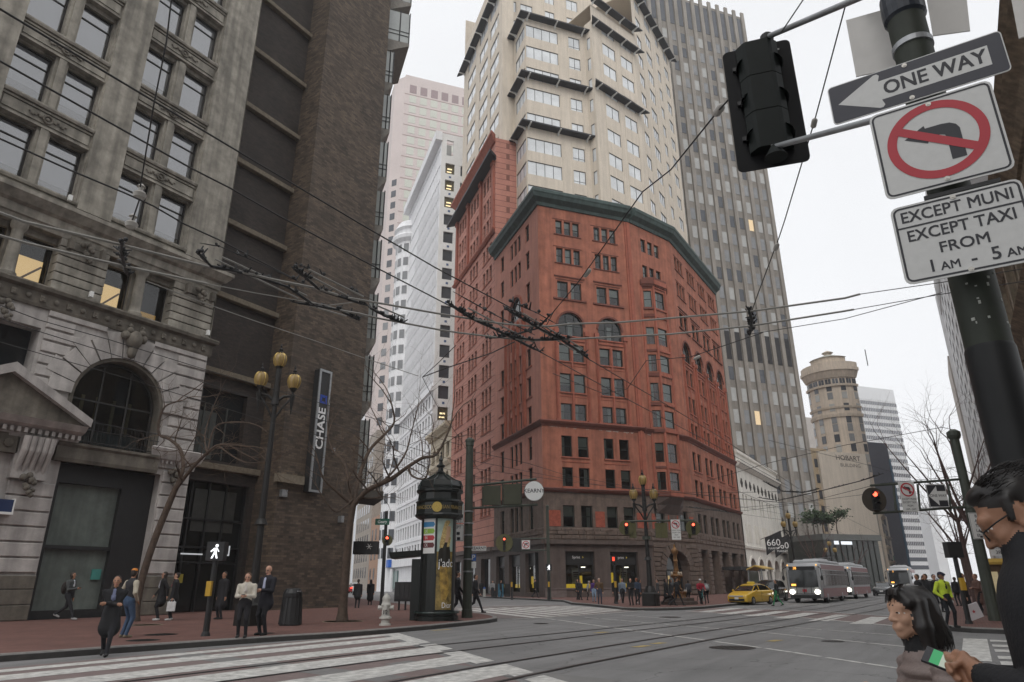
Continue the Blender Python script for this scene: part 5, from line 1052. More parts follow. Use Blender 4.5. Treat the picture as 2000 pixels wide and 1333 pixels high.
b = MB(); [b.fbox(FX, s0+.9*k, s0+.9*k+.22, 10, zt-5, .05, .1) for k in range(int((s1-s0)/.9))]; tag(b.build('band_mullions', mat('grey_mullion', (.5, .5, .5), .6, 0), st), kind='stuff')
FZ = Fr(atd(1826, 1100, 300), GD); s0, s1 = FZ.px(1826, 1100)[0], FZ.px(1852, 1100)[0]; o = block('far_tower', 'pale far tower with a single column of dark windows at the street end', FZ, s0, s1, 0, FZ.px(1826, 1046)[1], 10, mat('far_pale', (.46, .46, .46), .9, .08, .2)); pane_grid(FZ, [(s0+1.2, s0+2.4)], [2+2.6*i for i in range(9)], 1.3, o, [GW_D], [1])
FZ2 = Fr(atd(1815, 1000, 285), GD); s0, s1 = FZ2.px(1812, 1000)[0], FZ2.px(1830, 1000)[0]; o = block('far_tower', 'white far tower edge right of the dark banded block', FZ2, s0, s1, 0, FZ2.px(1812, 990)[1], 10, wst)
# low glass pavilion with roof trees
FQ = Fr(atd(1625, 1100, 112), GD); s0, s1 = FQ.px(1612, 1090)[0], FQ.px(1722, 1100)[0]; zt = FQ.px(1650, 1052)[1]
pv = block('glass_pavilion', 'low dark glass pavilion behind the leading bus', FQ, s0, s1, 0, zt, 8, mat('dark_glazing_green', (.03, .034, .03), .2, .3, .8, spec=.6)); b = MB(); b.fbox(FQ, s0-.5, s1+.3, zt-.3, zt+.6, -8, .6); b.build('roof_slab', mat('grey_roof_edge', (.1, .105, .1), .7, .1, 1), pv)
b = MB(); [b.fbox(FQ, s0+i*1.15, s0+i*1.15+.12, 0, zt-.3, 0, .12) for i in range(int((s1-s0)/1.15)+1)]; tag(b.build('mullions', mat('pavilion_mullion', (.02, .022, .02), .5, 0), pv), kind='stuff'); b = MB(); b.fbox(FQ, s0+1.6, s0+2.5, zt-1.0, zt-.45, .62, .7); b.fbox(FQ, s0+3.0, s0+5.2, zt-1.0, zt-.5, .62, .7); b.build('lit_sign', emis('white_sign_glow', (.9, .95, 1), .8), pv)
# ================================================================== right side of the main street
FRW = Fr((0, -9), (-1, 0)); WT = mat('white_grid_cladding', (.58, .58, .58), .8, .05, .3, streak=.1)
rw = thing('grid_tower', 'white tower with a column of square dark windows behind the big green pole', 'building', (170, -9, 0))
b = MB(); wo2 = [(x, x+5.2, z, z+2.6) for z in [8+4.3*i for i in range(16)] for x in (-208, -198, -188, -178, -168, -158, -148)]; wall(b, FRW, -216, -140, 0, 76, wo2, .5); b.build('wall', WT, rw)
for q in wo2: put('window', pane_mesh(q[1]-q[0], q[3]-q[2], mat('navy_glass', (.03, .035, .06), .12, 0, spec=.6)), rw, FRW.pt((q[0]+q[1])/2, q[2], -.45), FRW.rz)
b = MB(); b.lathe([(3.2, 0), (3.2, 78)], 14, (216, -11.5, 0)); b.build('corner_drum', WT, rw); b = MB(); [b.fbox(FRW, -216, -140, 72+i*1.1, 72.4+i*1.1, 0, .3) for i in range(9)]; tag(b.build('louvre_top', WT, rw), kind='stuff'); b = MB(); b.box(140, 216, -30, -9.5, 75.5, 76); b.box(215.8, 216.2, -30, -9.2, 0, 76); b.build('end_wall', WT, rw)
o = thing('slab_tower', 'plain warm grey slab tower behind the white grid tower', 'building', (235, -8, 0)); b = MB(); b.box(222, 245, -30, -8.2, 0, 62); b.build('wall', mat('warm_grey_slab', (.42, .38, .34), .9, .06, .3), o); b = MB(); b.box(221, 221.9, -9.6, -9.0, 0, 58); b.build('dark_slot', BLACK, o)
FRO = Fr((0, -7.4), (-1, 0)); OST = mat('brown_carved_stone', (.29, .23, .16), .85, .35, 1.5, .4, 5, streak=.4)
o = thing('carved_stone_building', 'brown carved stone building with deep cornices at the right edge', 'building', (58, -7.4, 0))
b = MB(); wo3 = [(x, x+2.2, z, z+3.2, 'arch') for z in (6, 12.5, 19) for x in (-82, -76, -70, -64, -58, -52, -46, -40, -34, -28)]; wall(b, FRO, -85, -20, 0, 26, wo3, .7); b.build('wall', OST, o)
for q in wo3: put('window', pane_mesh(2.2, 4.3, GLASSD), o, FRO.pt(q[0]+1.1, q[2], -.65), FRO.rz)
for z in (5, 11.3, 17.8, 24.3, 25.6): b = MB(); b.fprof(FRO, -85, -20, [(0, z), (.2, z), (.5, z+.4), (1.1, z+.9), (0, z+1.0)], 1, 0); b.build('cornice', OST, o)
for x in (-77.5, -71.5, -65.5, -59.5, -53.5, -47.5): b = MB(); b.fbox(FRO, x, x+.8, 0, 25.5, 0, .45); b.build('pilaster', OST, o)
b = MB(); b.box(20, 85, -25, -7.9, 25.6, 26); b.box(84.9, 85, -25, -7.4, 0, 26); b.build('end_wall', OST, o)
# ================================================================== the street wall behind the viewer, which shades the left pavement and shows in the glass
FBK = Fr((0, -17), (-1, 0))
for i, (x0, x1, h_, col, lab) in enumerate(((-70, -34, 58, (.32, .29, .25), 'stone office block across the street behind the viewer, farthest left'), (-33, 4, 72, (.36, .33, .28), 'tall stone office tower across the street behind the viewer'))):
    o = block('office_block', lab, FBK, -x1, -x0, 0, h_, 25, mat('street_wall_%d' % i, col, .9, .12, .3, streak=.2)); pane_grid(FBK, [(-x1+1.5+k*4, -x1+4+k*4) for k in range(int((x1-x0)/4)-1)], [h_-3-4*k for k in range(int(h_/4)-1)], 2.2, o, [GW_D, GW_M], [.7, .3], .04)
# ================================================================== street furniture
GOLD = mat('amber_lantern_glass', (.30, .20, .07), .35, .2, 6, spec=.6); GOLDR = mat('gilt_rib', (.5, .36, .12), .35, .1, 5, metal=.5)
LAMPK = mat('lamp_post_paint', (.014, .013, .012), .5, .2, 3)
def lantern(t, c, s=1.0):
    b = MB(); b.lathe([(.03, -.30), (.14, -.29), (.21, -.18), (.245, 0), (.225, .14), (.17, .24), (.1, .27), (.03, .275)], 14, c); b.v = [(c[0]+(x-c[0])*s, c[1]+(y-c[1])*s, c[2]+(z-c[2])*s) for x, y, z in b.v]; o = b.build('lantern', GOLD, t, True)
    b = MB()
    for k in range(8):
        a = 2*pi*k/8; pts = [(c[0]+r*s*1.03*cos(a), c[1]+r*s*1.03*sin(a), c[2]+z*s) for r, z in ((.14, -.29), (.21, -.18), (.245, 0), (.225, .14), (.17, .24), (.1, .27))]; b.tube(pts, .016*s, 4)
    q = b.build('lantern_ribs', GOLDR, t); b = MB(); b.lathe([(.11*s, .26*s), (.13*s, .3*s), (.06*s, .36*s), (.09*s, .42*s), (.03*s, .5*s), (.045*s, .56*s), (.008, .68*s)], 10, c); b.lathe([(.05*s, -.46*s), (.12*s, -.36*s), (.15*s, -.29*s)], 10, c); b.build('lantern_cap', LAMPK, t)
def lamp_post(p, H, label, ax=None, s=1.0):
    t = thing('street_lamp', label, 'street lamp', p, group='three-lantern street lamps'); ax = ax or XD
    b = MB(); b.bev(p.x-.42*s, p.x+.42*s, p.y-.42*s, p.y+.42*s, p.z, p.z+.75*s, .08); b.lathe([(.38*s, .7*s), (.3*s, .95*s), (.24*s, 1.1*s)], 12, p); b.build('base', LAMPK, t)
    b = MB(); b.lathe([(.17*s, 1.0*s), (.13*s, 2.5*s), (.11*s, H*.6), (.09*s, H-1.9*s), (.16*s, H-1.85*s), (.13*s, H-1.6*s), (.11*s, H-.4*s)], 12, p); b.lathe([(.24*s, H*.35), (.2*s, H*.35+.1), (.17*s, H*.35+.2)], 12, p); b.build('post', LAMPK, t)
    for sg in (-1, 1):
        b = MB(); e = p+ax*(.62*s*sg)
        b.tube([p+Vector((0, 0, H-1.75*s)), p+ax*(.3*s*sg)+Vector((0, 0, H-1.5*s)), e+Vector((0, 0, H-1.45*s)), e+Vector((0, 0, H-1.15*s))], [.07*s, .06*s, .06*s, .05*s], 6); b.tube([e+Vector((0, 0, H-1.4*s)), e+Vector((0, 0, H-2.2*s))], [.11*s, .02*s], 6)
        b.tube([p+Vector((0, 0, H-2.5*s)), p+ax*(.25*s*sg)+Vector((0, 0, H-2.0*s)), e+Vector((0, 0, H-1.5*s))], .045*s, 6); b.build('arm', LAMPK, t); lantern(t, e+Vector((0, 0, H-.85*s)), s)
    lantern(t, p+Vector((0, 0, H)), s); return t
p = onz(487, 1222, .15); lamp_post(p, atd(542, 703, p.dot(_fh)).z-.15, 'black street lamp with three amber lanterns in front of the brown brick building', -_r0.lerp(_fh, .25).normalized(), 1.0)
p = onz(1272, 1184, .15); lamp_post(p, atd(1257, 938, p.dot(_fh)).z-.15, 'three-lantern street lamp on the corner in front of the red brick building', _r0, 1.05)
p = Vector((78, 14.3, .15)); lamp_post(p, atd(1518, 1008, p.dot(_fh)).z-.15, 'three-lantern street lamp in front of the ivory arcaded building', _r0, 1.0)
p = Vector((104, 14.3, .15)); lamp_post(p, atd(1600, 1062, p.dot(_fh)).z-.15, 'farther three-lantern street lamp before the low glass pavilion', _r0, 1.0)
# ---- domed advertising kiosk
kp = onz(852, 1212, .15); kx0, ky0 = kp.x, kp.y
k = thing('advertising_kiosk', 'dark green domed advertising kiosk with posters on the near corner', 'kiosk', kp); KG = mat('kiosk_green', (.009, .012, .011), .35, .2, 3, spec=.5); KGL = mat('kiosk_trim', (.016, .03, .027), .3, .15, 3, spec=.5)
def kz(py): return atd(852, py, kp.dot(_fh)).z
zb, z1, z2, z3, z4 = kz(1196), kz(1011), kz(985), kz(966), kz(934)
def kl(prof, name, m, n=8, a0=pi/8): b = MB(); b.lathe(prof, n, (kx0, ky0, 0), a0); return b.build(name, m, k)
kl([(.86, .15), (.86, .3), (.8, .34), (.8, .4), (.86, .42), (.86, .5), (.76, zb)], 'plinth', KG, 24, 0); kl([(.885, .4), (.9, .44), (.885, .48)], 'plinth_rim', KGL, 24, 0)
kl([(.7, zb), (.7, z1)], 'drum', KG, 24, 0)
kl([(.8, z1-.1), (.98, z1), (1.0, z1+.06), (.98, z1+.1), (.95, z1+.12), (.95, z2), (1.0, z2+.05), (.9, z2+.14), (.88, z3), (.97, z3+.06), (.97, z3+.14), (.86, z3+.2)], 'band', KG, 16, 0)
kl([(.9, z3+.15), (.92, z3+.3), (.84, z3+.5), (.62, z4-.12), (.25, z4+.12), (.14, z4+.2)], 'dome', KG, 8)
b = MB()
for j in range(8):
    a = pi/8+2*pi*j/8; b.tube([(kx0+r*cos(a), ky0+r*sin(a), z) for r, z in ((.93, z3+.15), (.95, z3+.3), (.87, z3+.5), (.64, z4-.1), (.26, z4+.14))], .025, 5)
b.build('dome_rib', KGL, k)
kl([(.15, z4+.15), (.22, z4+.2), (.12, z4+.28), (.1, z4+.42), (.18, z4+.46), (.18, z4+.52), (.09, z4+.58), (.07, z4+.7), (.1, z4+.74), (.05, z4+.86), (.02, z4+1.0), (.05, z4+1.04), (.01, z4+1.12)], 'finial', KG, 12, 0)
fa = atan2(-_fh.y, -_fh.x)      # direction from kiosk to the viewer
def kpanel(a0, a1, zz0, zz1, r, name, m, n=10):
    b = MB(); b.rings([[(kx0+r*cos(a), ky0+r*sin(a), z) for a in [fa+a0+(a1-a0)*i/n for i in range(n+1)]] for z in (zz0, zz1)], False, False); b.f = [tuple(reversed(f)) for f in b.f]; return b.build(name, m, k)
def kmap(u, v, r=.735):   # u: angle from the viewer's line (right positive), v: height
    a = fa+u; return (kx0+r*cos(a), ky0+r*sin(a), v)
def kpoly(pts, name, m, r): 
    b = MB(); b.add([kmap(u, v, r) for u, v in pts], [tuple(range(len(pts)))]); return b.build(name, m, k)
def kstrip(rows, name, m, r, n=4):   # rows of (v, u0, u1) from bottom to top, laid on the drum
    b = MB(); b.rings([[kmap(u0+(u1-u0)*i/n, v, r) for i in range(n+1)] for v, u0, u1 in rows], False, False); return b.build(name, m, k)
pz0, pz1 = zb+.1, z1-.05
A0_, A1_ = .02, 1.0
kstrip([(pz0, A0_, A1_), (pz1, A0_, A1_)], 'poster', mat('poster_gold', (.30, .215, .07), .25, .45, 3.0, spec=.6, col2=(.07, .055, .03)), .712, 10)
H_ = pz1-pz0; V = lambda f: pz0+H_*f
kstrip([(V(.62), A0_, A1_), (V(.8), A0_, A1_), (V(1.0), A0_, A1_)], 'poster_backdrop', mat('poster_pale_teal', (.38, .47, .42), .3, .25, 1.6), .714, 10)
kstrip([(V(.46), .12, .86), (V(.55), .10, .84), (V(.62), .12, .82), (V(.68), .22, .76), (V(.73), .36, .72)], 'poster_dress', mat('poster_dark', (.025, .022, .018), .3, .3, 4), .716, 8)
kstrip([(V(.1), .35, .6), (V(.18), .3, .8), (V(.3), .25, .75), (V(.46), .2, .6)], 'poster_drape', mat('poster_amber', (.42, .27, .06), .3, .4, 5, col2=(.08, .05, .02)), .716, 6)
kstrip([(V(.72), .42, .62), (V(.79), .46, .78), (V(.86), .5, .82), (V(.9), .5, .8)], 'poster_face', mat('poster_skin', (.5, .32, .2), .4, .1, 5), .718, 6)
kstrip([(V(.66), .16, .34), (V(.72), .18, .46), (V(.80), .26, .52), (V(.88), .34, .56), (V(.945), .44, .78), (V(.965), .52, .72)], 'poster_hair', mat('poster_blond', (.52, .40, .17), .4, .45, 14, col2=(.2, .13, .05)), .7195, 8)
kstrip([(V(.67), .58, .74), (V(.72), .62, .8), (V(.78), .72, .84)], 'poster_hair', mat('poster_blond', (.52, .40, .17)), .7197, 4)
def ktext(txt, u, v, h, m, r, sx=.8, bold=0.): 
    t = text_mb(txt, h, sx, 0, bold); t.v = [kmap(u+x/r, v+z, r) for x, y, z in t.v]; t.build('lettering', m, k)
ktext("j'ado", .6, V(.49), .3, mat('letter_white', (.75, .75, .75)), .722, .85); ktext('Dior', .66, V(.045), .2, mat('letter_white', (.75, .75, .75)), .722, .8)
kstrip([(pz0+H_*.60, -.9, -.1), (pz1, -.9, -.1)], 'notice_panel', SIGNW, .712, 8)
for f0, c, tx in ((.92, (.05, .22, .42), ''), (.845, (.25, .42, .06), 'LK'), (.77, (.42, .04, .05), 'IN'), (.69, (.12, .03, .03), 'CK')):
    kstrip([(V(f0-.028), -.9, -.2), (V(f0), -.9, -.12), (V(f0+.028), -.9, -.2)], 'notice_stripe', mat('stripe_%d' % int(f0*100), c, .5, 0), .715, 6)
    if tx: ktext(tx, -.66, V(f0), .12, SIGNW, .717)
kstrip([(zb, -.1, .02), (z1, -.1, .02)], 'mullion', KG, .73, 2); kstrip([(zb, A1_, A1_+.1), (z1, A1_, A1_+.1)], 'mullion', KG, .73, 2)
b = MB(); q = Vector(kmap(0, (z1+z2)/2+.06, .965)); b.disc(q, (cos(fa), sin(fa), 0), .2, 20, .03); b.build('medallion', mat('gilt_medallion', (.5, .36, .1), .4, .2, 12, metal=.4), k)
ktext('SAN FRANCISCO', .85, (z1+z2)/2+.06, .14, mat('gilt_letter', (.35, .25, .09), .4, 0), .962, .8); ktext('SAN FRANCISCO', -.85, (z1+z2)/2+.06, .14, mat('gilt_letter', (.35, .25, .09)), .962, .8)
q = kp-_r0*.95+_fh*.5; zt = kz(1092); b = MB(); fr_ = Fr(q-_r0*.1, _r0); b.fbox(fr_, 0, .75, .15, zt, -.5, .5); b.build('side_cabinet', KG, k)
b = MB(); zc = kz(1080); b.hexa([fr_.pt(-.85, zc-.22, .5), fr_.pt(.5, zc-.1, .5), fr_.pt(.5, zc-.1, -.5), fr_.pt(-.85, zc-.22, -.5), fr_.pt(-.95, zc+.02, .55), fr_.pt(.5, zc+.12, .55), fr_.pt(.5, zc+.12, -.55), fr_.pt(-.95, zc+.02, -.55)])
for i in range(6): b.tube([fr_.pt(-.9+i*.26, zc, .5), fr_.pt(-.93+i*.26, zc+.2, .52)], [.04, .01], 4)
b.build('side_canopy', KG, k)
# ---- hydrant, litter bin, news rack
hp_ = onz(752, 1222, .15); t = thing('fire_hydrant', 'white fire hydrant numbered 12 by the near kerb', 'fire hydrant', hp_); HY = mat('hydrant_white', (.55, .54, .50), .55, .15, 6, streak=.2)
b = MB(); b.lathe([(.2, 0), (.2, .05), (.15, .07), (.15, .2), (.21, .22), (.21, .27), (.15, .29), (.135, .34), (.13, .62), (.17, .64), (.17, .68), (.15, .7), (.13, .8), (.14, .84), (.14, .88), (.1, .96), (.05, 1.0), (.04, 1.05)], 16, hp_); b.build('barrel', HY, t, True)
for v_ in (_r0, -_r0, -_fh): b = MB(); c_ = hp_+Vector((0, 0, .57)); b.tube([c_+v_*.1, c_+v_*.22, c_+v_*.22, c_+v_*.27], [.07, .07, .085, .08], 10); b.build('outlet', HY, t)
fr_ = Fr(hp_-_fh*.14, _r0); text_on(fr_, '12', -.0, hp_.z+.42, .14, SIGNK, t, .01)
bp_ = onz(566, 1222, .15); t = thing('litter_bin', 'black domed litter bin in front of the brown brick wall', 'litter bin', bp_)
b = MB(); b.lathe([(.36, 0), (.38, .05), (.31, .9), (.33, .95), (.33, 1.02)], 16, bp_); b.build('body', BLACK, t); b = MB()
for i in range(16): a = 2*pi*i/16; b.tube([(bp_.x+.385*cos(a), bp_.y+.385*sin(a), bp_.z+.04), (bp_.x+.325*cos(a), bp_.y+.325*sin(a), bp_.z+.92)], .018, 4)
b.build('slats', BLACK, t); b = MB(); b.lathe([(.33, 1.0), (.33, 1.06), (.26, 1.2), (.2, 1.22)], 16, bp_); b.build('hood', BLACK, t); b = MB(); b.box(bp_.x-.08, bp_.x+.06, bp_.y-.34, bp_.y-.3, bp_.z+1.1, bp_.z+1.14); b.build('plate', STEEL, t)
np_ = onz(790, 1192, .15); t = thing('newspaper_rack', 'dark newspaper rack on legs behind the domed kiosk', 'newspaper rack', np_); fr_ = Fr(np_, _r0); b = MB(); b.fbox(fr_, -.55, .55, .6, 1.6, -.3, .3); b.build('cabinet', BLACK, t)
for i in range(4): b = MB(); b.fbox(fr_, -.5+i*.26, -.28+i*.26, .7, 1.5, .3, .33); b.build('door', mat('rack_door', (.03, .03, .032), .4, .2, 6), t)
for x in (-.35, 0, .3): b = MB(); b.fbox(fr_, x, x+.08, .15, .6, -.1, .1); b.build('leg', BLACK, t)
np2 = onz(575, 1226, .15)
# ---- signs and signals helpers; a sign frame faces the viewer unless told otherwise
def plate(fr, s, z, w_, h_, m, parent, name='plate', o=.0, th=.012, rad=.02):
    b = MB(); q = []
    for cx_, cz_, a0 in ((w_/2-rad, h_/2-rad, 0), (-w_/2+rad, h_/2-rad, pi/2), (-w_/2+rad, -h_/2+rad, pi), (w_/2-rad, -h_/2+rad, 3*pi/2)):
        for i in range(4): a = a0+i*pi/6; q.append((cx_+rad*cos(a), cz_+rad*sin(a)))
    b.rings([[fr.pt(s+x, z+y, o-th) for x, y in q], [fr.pt(s+x, z+y, o) for x, y in q]]); return b.build(name, m, parent)
def border(fr, s, z, w_, h_, t, m, parent, o, rad=.03):
    b = MB(); q = []
    for cx_, cz_, a0 in ((w_/2-rad, h_/2-rad, 0), (-w_/2+rad, h_/2-rad, pi/2), (-w_/2+rad, -h_/2+rad, pi), (w_/2-rad, -h_/2+rad, 3*pi/2)):
        for i in range(4): a = a0+i*pi/6; q.append((cx_, cz_, a))
    n = len(q); outer = [fr.pt(s+cx_+rad*cos(a), z+cz_+rad*sin(a), o) for cx_, cz_, a in q]; inner = [fr.pt(s+cx_+(rad-t)*cos(a), z+cz_+(rad-t)*sin(a), o) for cx_, cz_, a in q]
    b.add(outer+inner, [(i, (i+1) % n, n+(i+1) % n, n+i) for i in range(n)]); return b.build('sign_border', m, parent)
def ring(fr, s, z, r0, r1, m, parent, o, n=40, name='red_ring'):
    b = MB(); b.add([fr.pt(s+r*cos(2*pi*i/n), z+r*sin(2*pi*i/n), o) for r in (r1, r0) for i in range(n)], [(i, (i+1) % n, n+(i+1) % n, n+i) for i in range(n)]); return b.build(name, m, parent)
def poly(fr, pts, m, parent, o, name): b = MB(); b.add([fr.pt(x, y, o) for x, y in pts], [tuple(range(len(pts)))]); return b.build(name, m, parent)
def noturn(fr, s, z, r, parent, o, left=True):
    k_ = -1 if left else 1; q = r/.29
    pts = [(.13, -.17), (.13, .05), (.12, .08), (.09, .105), (.05, .115), (-.06, .115), (-.06, .165), (-.2, .07), (-.06, -.02), (-.06, .03), (.02, .03), (.045, .02), (.05, -.0), (.05, -.17)]
    pts = [(s-k_*x*q*-1 if False else s+x*q*(1 if left else -1), z+y*q-.0*q) for x, y in pts]
    if not left: pts = pts[::-1]
    pts = pts[::-1]; poly(fr, pts, SIGNK, parent, o, 'turn_arrow')
    ring(fr, s, z, r*.8, r, SIGNR, parent, o+.002)
    c = cos(R(-26)); sn = sin(R(-26)); w_ = r*.095; L_ = r*.86; sl = R(-32); poly(fr, [(s+x*cos(sl)-y*sin(sl), z+x*sin(sl)+y*cos(sl)) for x, y in ((-L_, -w_), (L_, -w_), (L_, w_), (-L_, w_))], SIGNR, parent, o+.003, 'red_slash')
def vface(p): return Fr((p.x, p.y), _r0)
def signal(t, p, r=.3, lit=True, m=mat('signal_olive', (.09, .085, .035), .6, .15, 4), box=True):
    """round-backed signal facing the viewer"""
    fr = vface(p); b = MB(); b.disc(fr.pt(0, p.z, -.02), fr.n, r, 28, .03); b.build('backplate', m, t)
    b = MB(); b.fbox(fr, -.1, .1, p.z-r*.85, p.z+r*.75, .01, .12); b.build('signal_head', BLACK, t)
    for kk, dz in enumerate((.42, 0, -.42)):
        b = MB(); b.disc(fr.pt(0, p.z+dz*r, .13), fr.n, .085, 14, .01); b.build('lens', REDLIT if (kk == 0 and lit) else SIGNK, t)
        b = MB(); b.rings([[fr.pt(.1*cos(a), p.z+dz*r+.1*sin(a), o) for a in [pi*i/8 for i in range(9)]] for o in (.13, .28)], False, False); b.build('visor', BLACK, t)
# ---- trolley pole with a sign gantry at the near corner
tp = onz(912, 1207, .15); dT_ = tp.dot(_fh); t = thing('trolley_pole', 'green steel trolley pole carrying a sign gantry beside the kiosk', 'pole', tp)
zt = atd(912, 862, dT_).z; b = MB(); b.lathe([(.24, 0), (.22, .3), (.2, .35), (.185, zt*.5), (.165, zt-.4), (.19, zt-.38), (.19, zt-.2), (.21, zt-.18), (.21, zt-.1), (.1, zt)], 12, tp); b.build('shaft', POLEG, t)
ft = vface(tp); 
def gp(px, py): s_, z_ = ft.px(px, py); return s_, z_
for (a, c, r_) in (((920, 949), (1048, 936), .06), ((920, 993), (1050, 986), .06), ((943, 952), (943, 990), .04), ((982, 948), (982, 990), .04), ((1018, 944), (1018, 988), .04)):
    b = MB(); b.tube([ft.pt(*gp(*a), -.02), ft.pt(*gp(*c), -.02)], r_, 6); b.build('gantry_bar', POLEG, t)
for a, c in (((944, 987), (978, 949)), ((984, 986), (1017, 946))):
    (x0, y0), (x1, y1) = gp(*a), gp(*c); b = MB(); b.fbox(ft, x0, x1, y0, y1, -.08, .06); b.build('sign_panel_back', mat('panel_back_olive', (.05, .052, .033), .6, .2, 3), t)
s_, z_ = gp(1043, 960); r_ = 20*dT_/1407; b = MB(); b.disc(ft.pt(s_, z_, -.02), ft.n, r_, 36, .16); b.build('disc_rim', mat('disc_rim', (.2, .2, .18), .6, 0), t); b = MB(); b.disc(ft.pt(s_, z_, .142), ft.n, r_*.96, 36, .004); b.build('disc_face', mat('disc_white', (.68, .69, .68), .5, .03, 3), t); text_on(ft, 'KEARNY', s_, z_, .17, SIGNK, t, .152, 1.0, .008)
for a, c, txt, hh in (((886, 985), (906, 1022), ('TO', 'TURNS', 'TO', 'MARKET'), .13), ((886, 1025), (906, 1058), ('EXCEPT',), .12)):
    (x0, y1), (x1, y0) = gp(*a), gp(*c); x0 -= .35; plate(ft, (x0+x1)/2, (y0+y1)/2, x1-x0, y1-y0, SIGNW, t, 'turn_notice', .12); border(ft, (x0+x1)/2, (y0+y1)/2, x1-x0-.04, y1-y0-.04, .015, SIGNK, t, .124)
    for i, w_ in enumerate(txt): text_on(ft, w_, (x0+x1)/2, y1-.13-i*.2, hh, SIGNK, t, .126, .95, .006)
    if len(txt) == 1:
        for dx, dz in ((-.2, -.38), (.16, -.38), (.18, -.6)): b = MB(); b.fbox(ft, (x0+x1)/2+dx-.07, (x0+x1)/2+dx+.07, y1+dz-.06, y1+dz+.06, .124, .127); b.build('vehicle_symbol', SIGNK, t)
(x0, y1), (x1, y0) = gp(920, 1067), gp(950, 1076); plate(ft, (x0+x1)/2, (y0+y1)/2, x1-x0, y1-y0, SIGNW, t, 'street_plate', .1); text_on(ft, 'KEARNY', (x0+x1)/2, (y0+y1)/2, .12, SIGNK, t, .105, 1, .008)
(x0, y1), (x1, y0) = gp(920, 1083), gp(930, 1096); plate(ft, (x0+x1)/2, (y0+y1)/2, x1-x0, y1-y0, SIGNB, t, 'parking_plate', .1); text_on(ft, 'P', (x0+x1)/2, (y0+y1)/2, .2, SIGNW, t, .105, 1, .01); (x0, y1), (x1, y0) = gp(920, 1098), gp(930, 1110); plate(ft, (x0+x1)/2, (y0+y1)/2, x1-x0, y1-y0, SIGNW, t, 'parking_hours_plate', .1)
b = MB(); [b.lathe([(.215, z), (.22, z+.03), (.215, z+.06)], 12, tp) for z in (1.8, 2.3, 2.8, 3.3, 3.8, 4.3)]; b.build('band_clamp', STEEL, t)
# ---- Geary pole and signal
gp_ = onz(745, 1183, .15); t = thing('signal_pole', 'dark pole with green Geary plate and red signal left of the kiosk', 'signal', gp_); d_ = gp_.dot(_fh); zt = atd(745, 1003, d_).z; b = MB(); b.lathe([(.16, 0), (.13, .4), (.11, zt)], 10, gp_); b.build('shaft', BLACK, t)
f_ = vface(gp_); (x0, y1), (x1, y0) = f_.px(734, 1014), f_.px(761, 1026); plate(f_, (x0+x1)/2, (y0+y1)/2, x1-x0, y1-y0, SIGNG, t, 'street_plate', .15); text_on(f_, 'Geary', (x0+x1)/2, (y0+y1)/2, .2, SIGNW, t, .156, .9, .01); x, z = f_.px(757, 1056); signal(t, f_.pt(x, z, .1), .36)
x, z = f_.px(716, 1068); b = MB(); b.fbox(f_, x-.9, x+.75, z-.5, z+.35, -.6, .1); b.build('dark_awning', BLACK, t); star = MB()
for i in range(6): a = i*pi/3; star.tube([f_.pt(x+.2, z, .12), f_.pt(x+.2+.2*cos(a), z+.2*sin(a), .12)], .018, 4)
star.build('awning_star', WHITE, t)
# ---- corner pole with arm (no right turn) in front of the brick building
cp = onz(1073, 1172, .15); t = thing('signal_pole', 'slim pole with mast arm, red signal and no-turn sign by the brick building corner', 'signal', cp); d_ = cp.dot(_fh); zt = atd(1068, 995, d_).z; b = MB(); b.lathe([(.2, 0), (.16, .5), (.13, zt), (.16, zt+.1), (.02, zt+.25)], 10, cp); b.build('shaft', POLEG, t)
f_ = vface(cp)
for ya, yb in ((1053, 1052), (1076, 1075)): b = MB(); b.tube([f_.pt(*f_.px(984, ya)), f_.pt(*f_.px(1072, yb))], .07, 6); b.build('mast_arm', POLEG, t)
x, z = f_.px(985, 1061); signal(t, f_.pt(x, z, .15), .75); (x0, y1), (x1, y0) = f_.px(1019, 1056), f_.px(1035, 1073); plate(f_, (x0+x1)/2, (y0+y1)/2, x1-x0, y1-y0, SIGNW, t, 'no_turn_plate', .2); noturn(f_, (x0+x1)/2, (y0+y1)/2, (x1-x0)*.44, t, .206, False)
b = MB(); (x0, y1), (x1, y0) = f_.px(1000, 1052), f_.px(1017, 1078); b.fbox(f_, x0, x1, y0, y1, -.1, .1); b.build('sign_panel_back', BLACK, t)
# ---- gantry on the corner lamp
lp = onz(1272, 1184, .15); t = thing('signal_gantry', 'olive signals and no-left-turn sign hung across the corner street lamp', 'signal', lp+Vector((0, 0, 0))); f_ = vface(lp)
b = MB(); b.tube([f_.pt(*f_.px(1218, 1019), .12), f_.pt(*f_.px(1355, 1017), .12)], .07, 6); b.build('cross_arm', POLEG, t); b = MB(); b.lathe([(.26, 3.9), (.26, 4.1)], 12, lp); b.build('pole_clamp', POLEG, t)
OLV = mat('signal_olive', (.09, .085, .035))
for px in (1222, 1352):
    x, z = f_.px(px, 1032); signal(t, f_.pt(x, z, .2), .46)
for px0, px1 in ((1228, 1243), (1279, 1304), (1342, 1350)):
    (x0, y1), (x1, y0) = f_.px(px0, 1022), f_.px(px1, 1051); b = MB(); b.fbox(f_, x0, x1, y0, y1, -.12, .1); b.fbox(f_, (x0+x1)/2-.03, (x0+x1)/2+.03, y0+.05, y1-.05, .1, .13); b.build('signal_back', OLV, t)
(x0, y1), (x1, y0) = f_.px(1308, 1016), f_.px(1329, 1055); cx_ = (x0+x1)/2; w_ = x1-x0; plate(f_, cx_, (y0+y1)/2, w_, y1-y0, SIGNW, t, 'no_left_turn_plate', .25); noturn(f_, cx_, y1-w_*.52, w_*.44, t, .256)
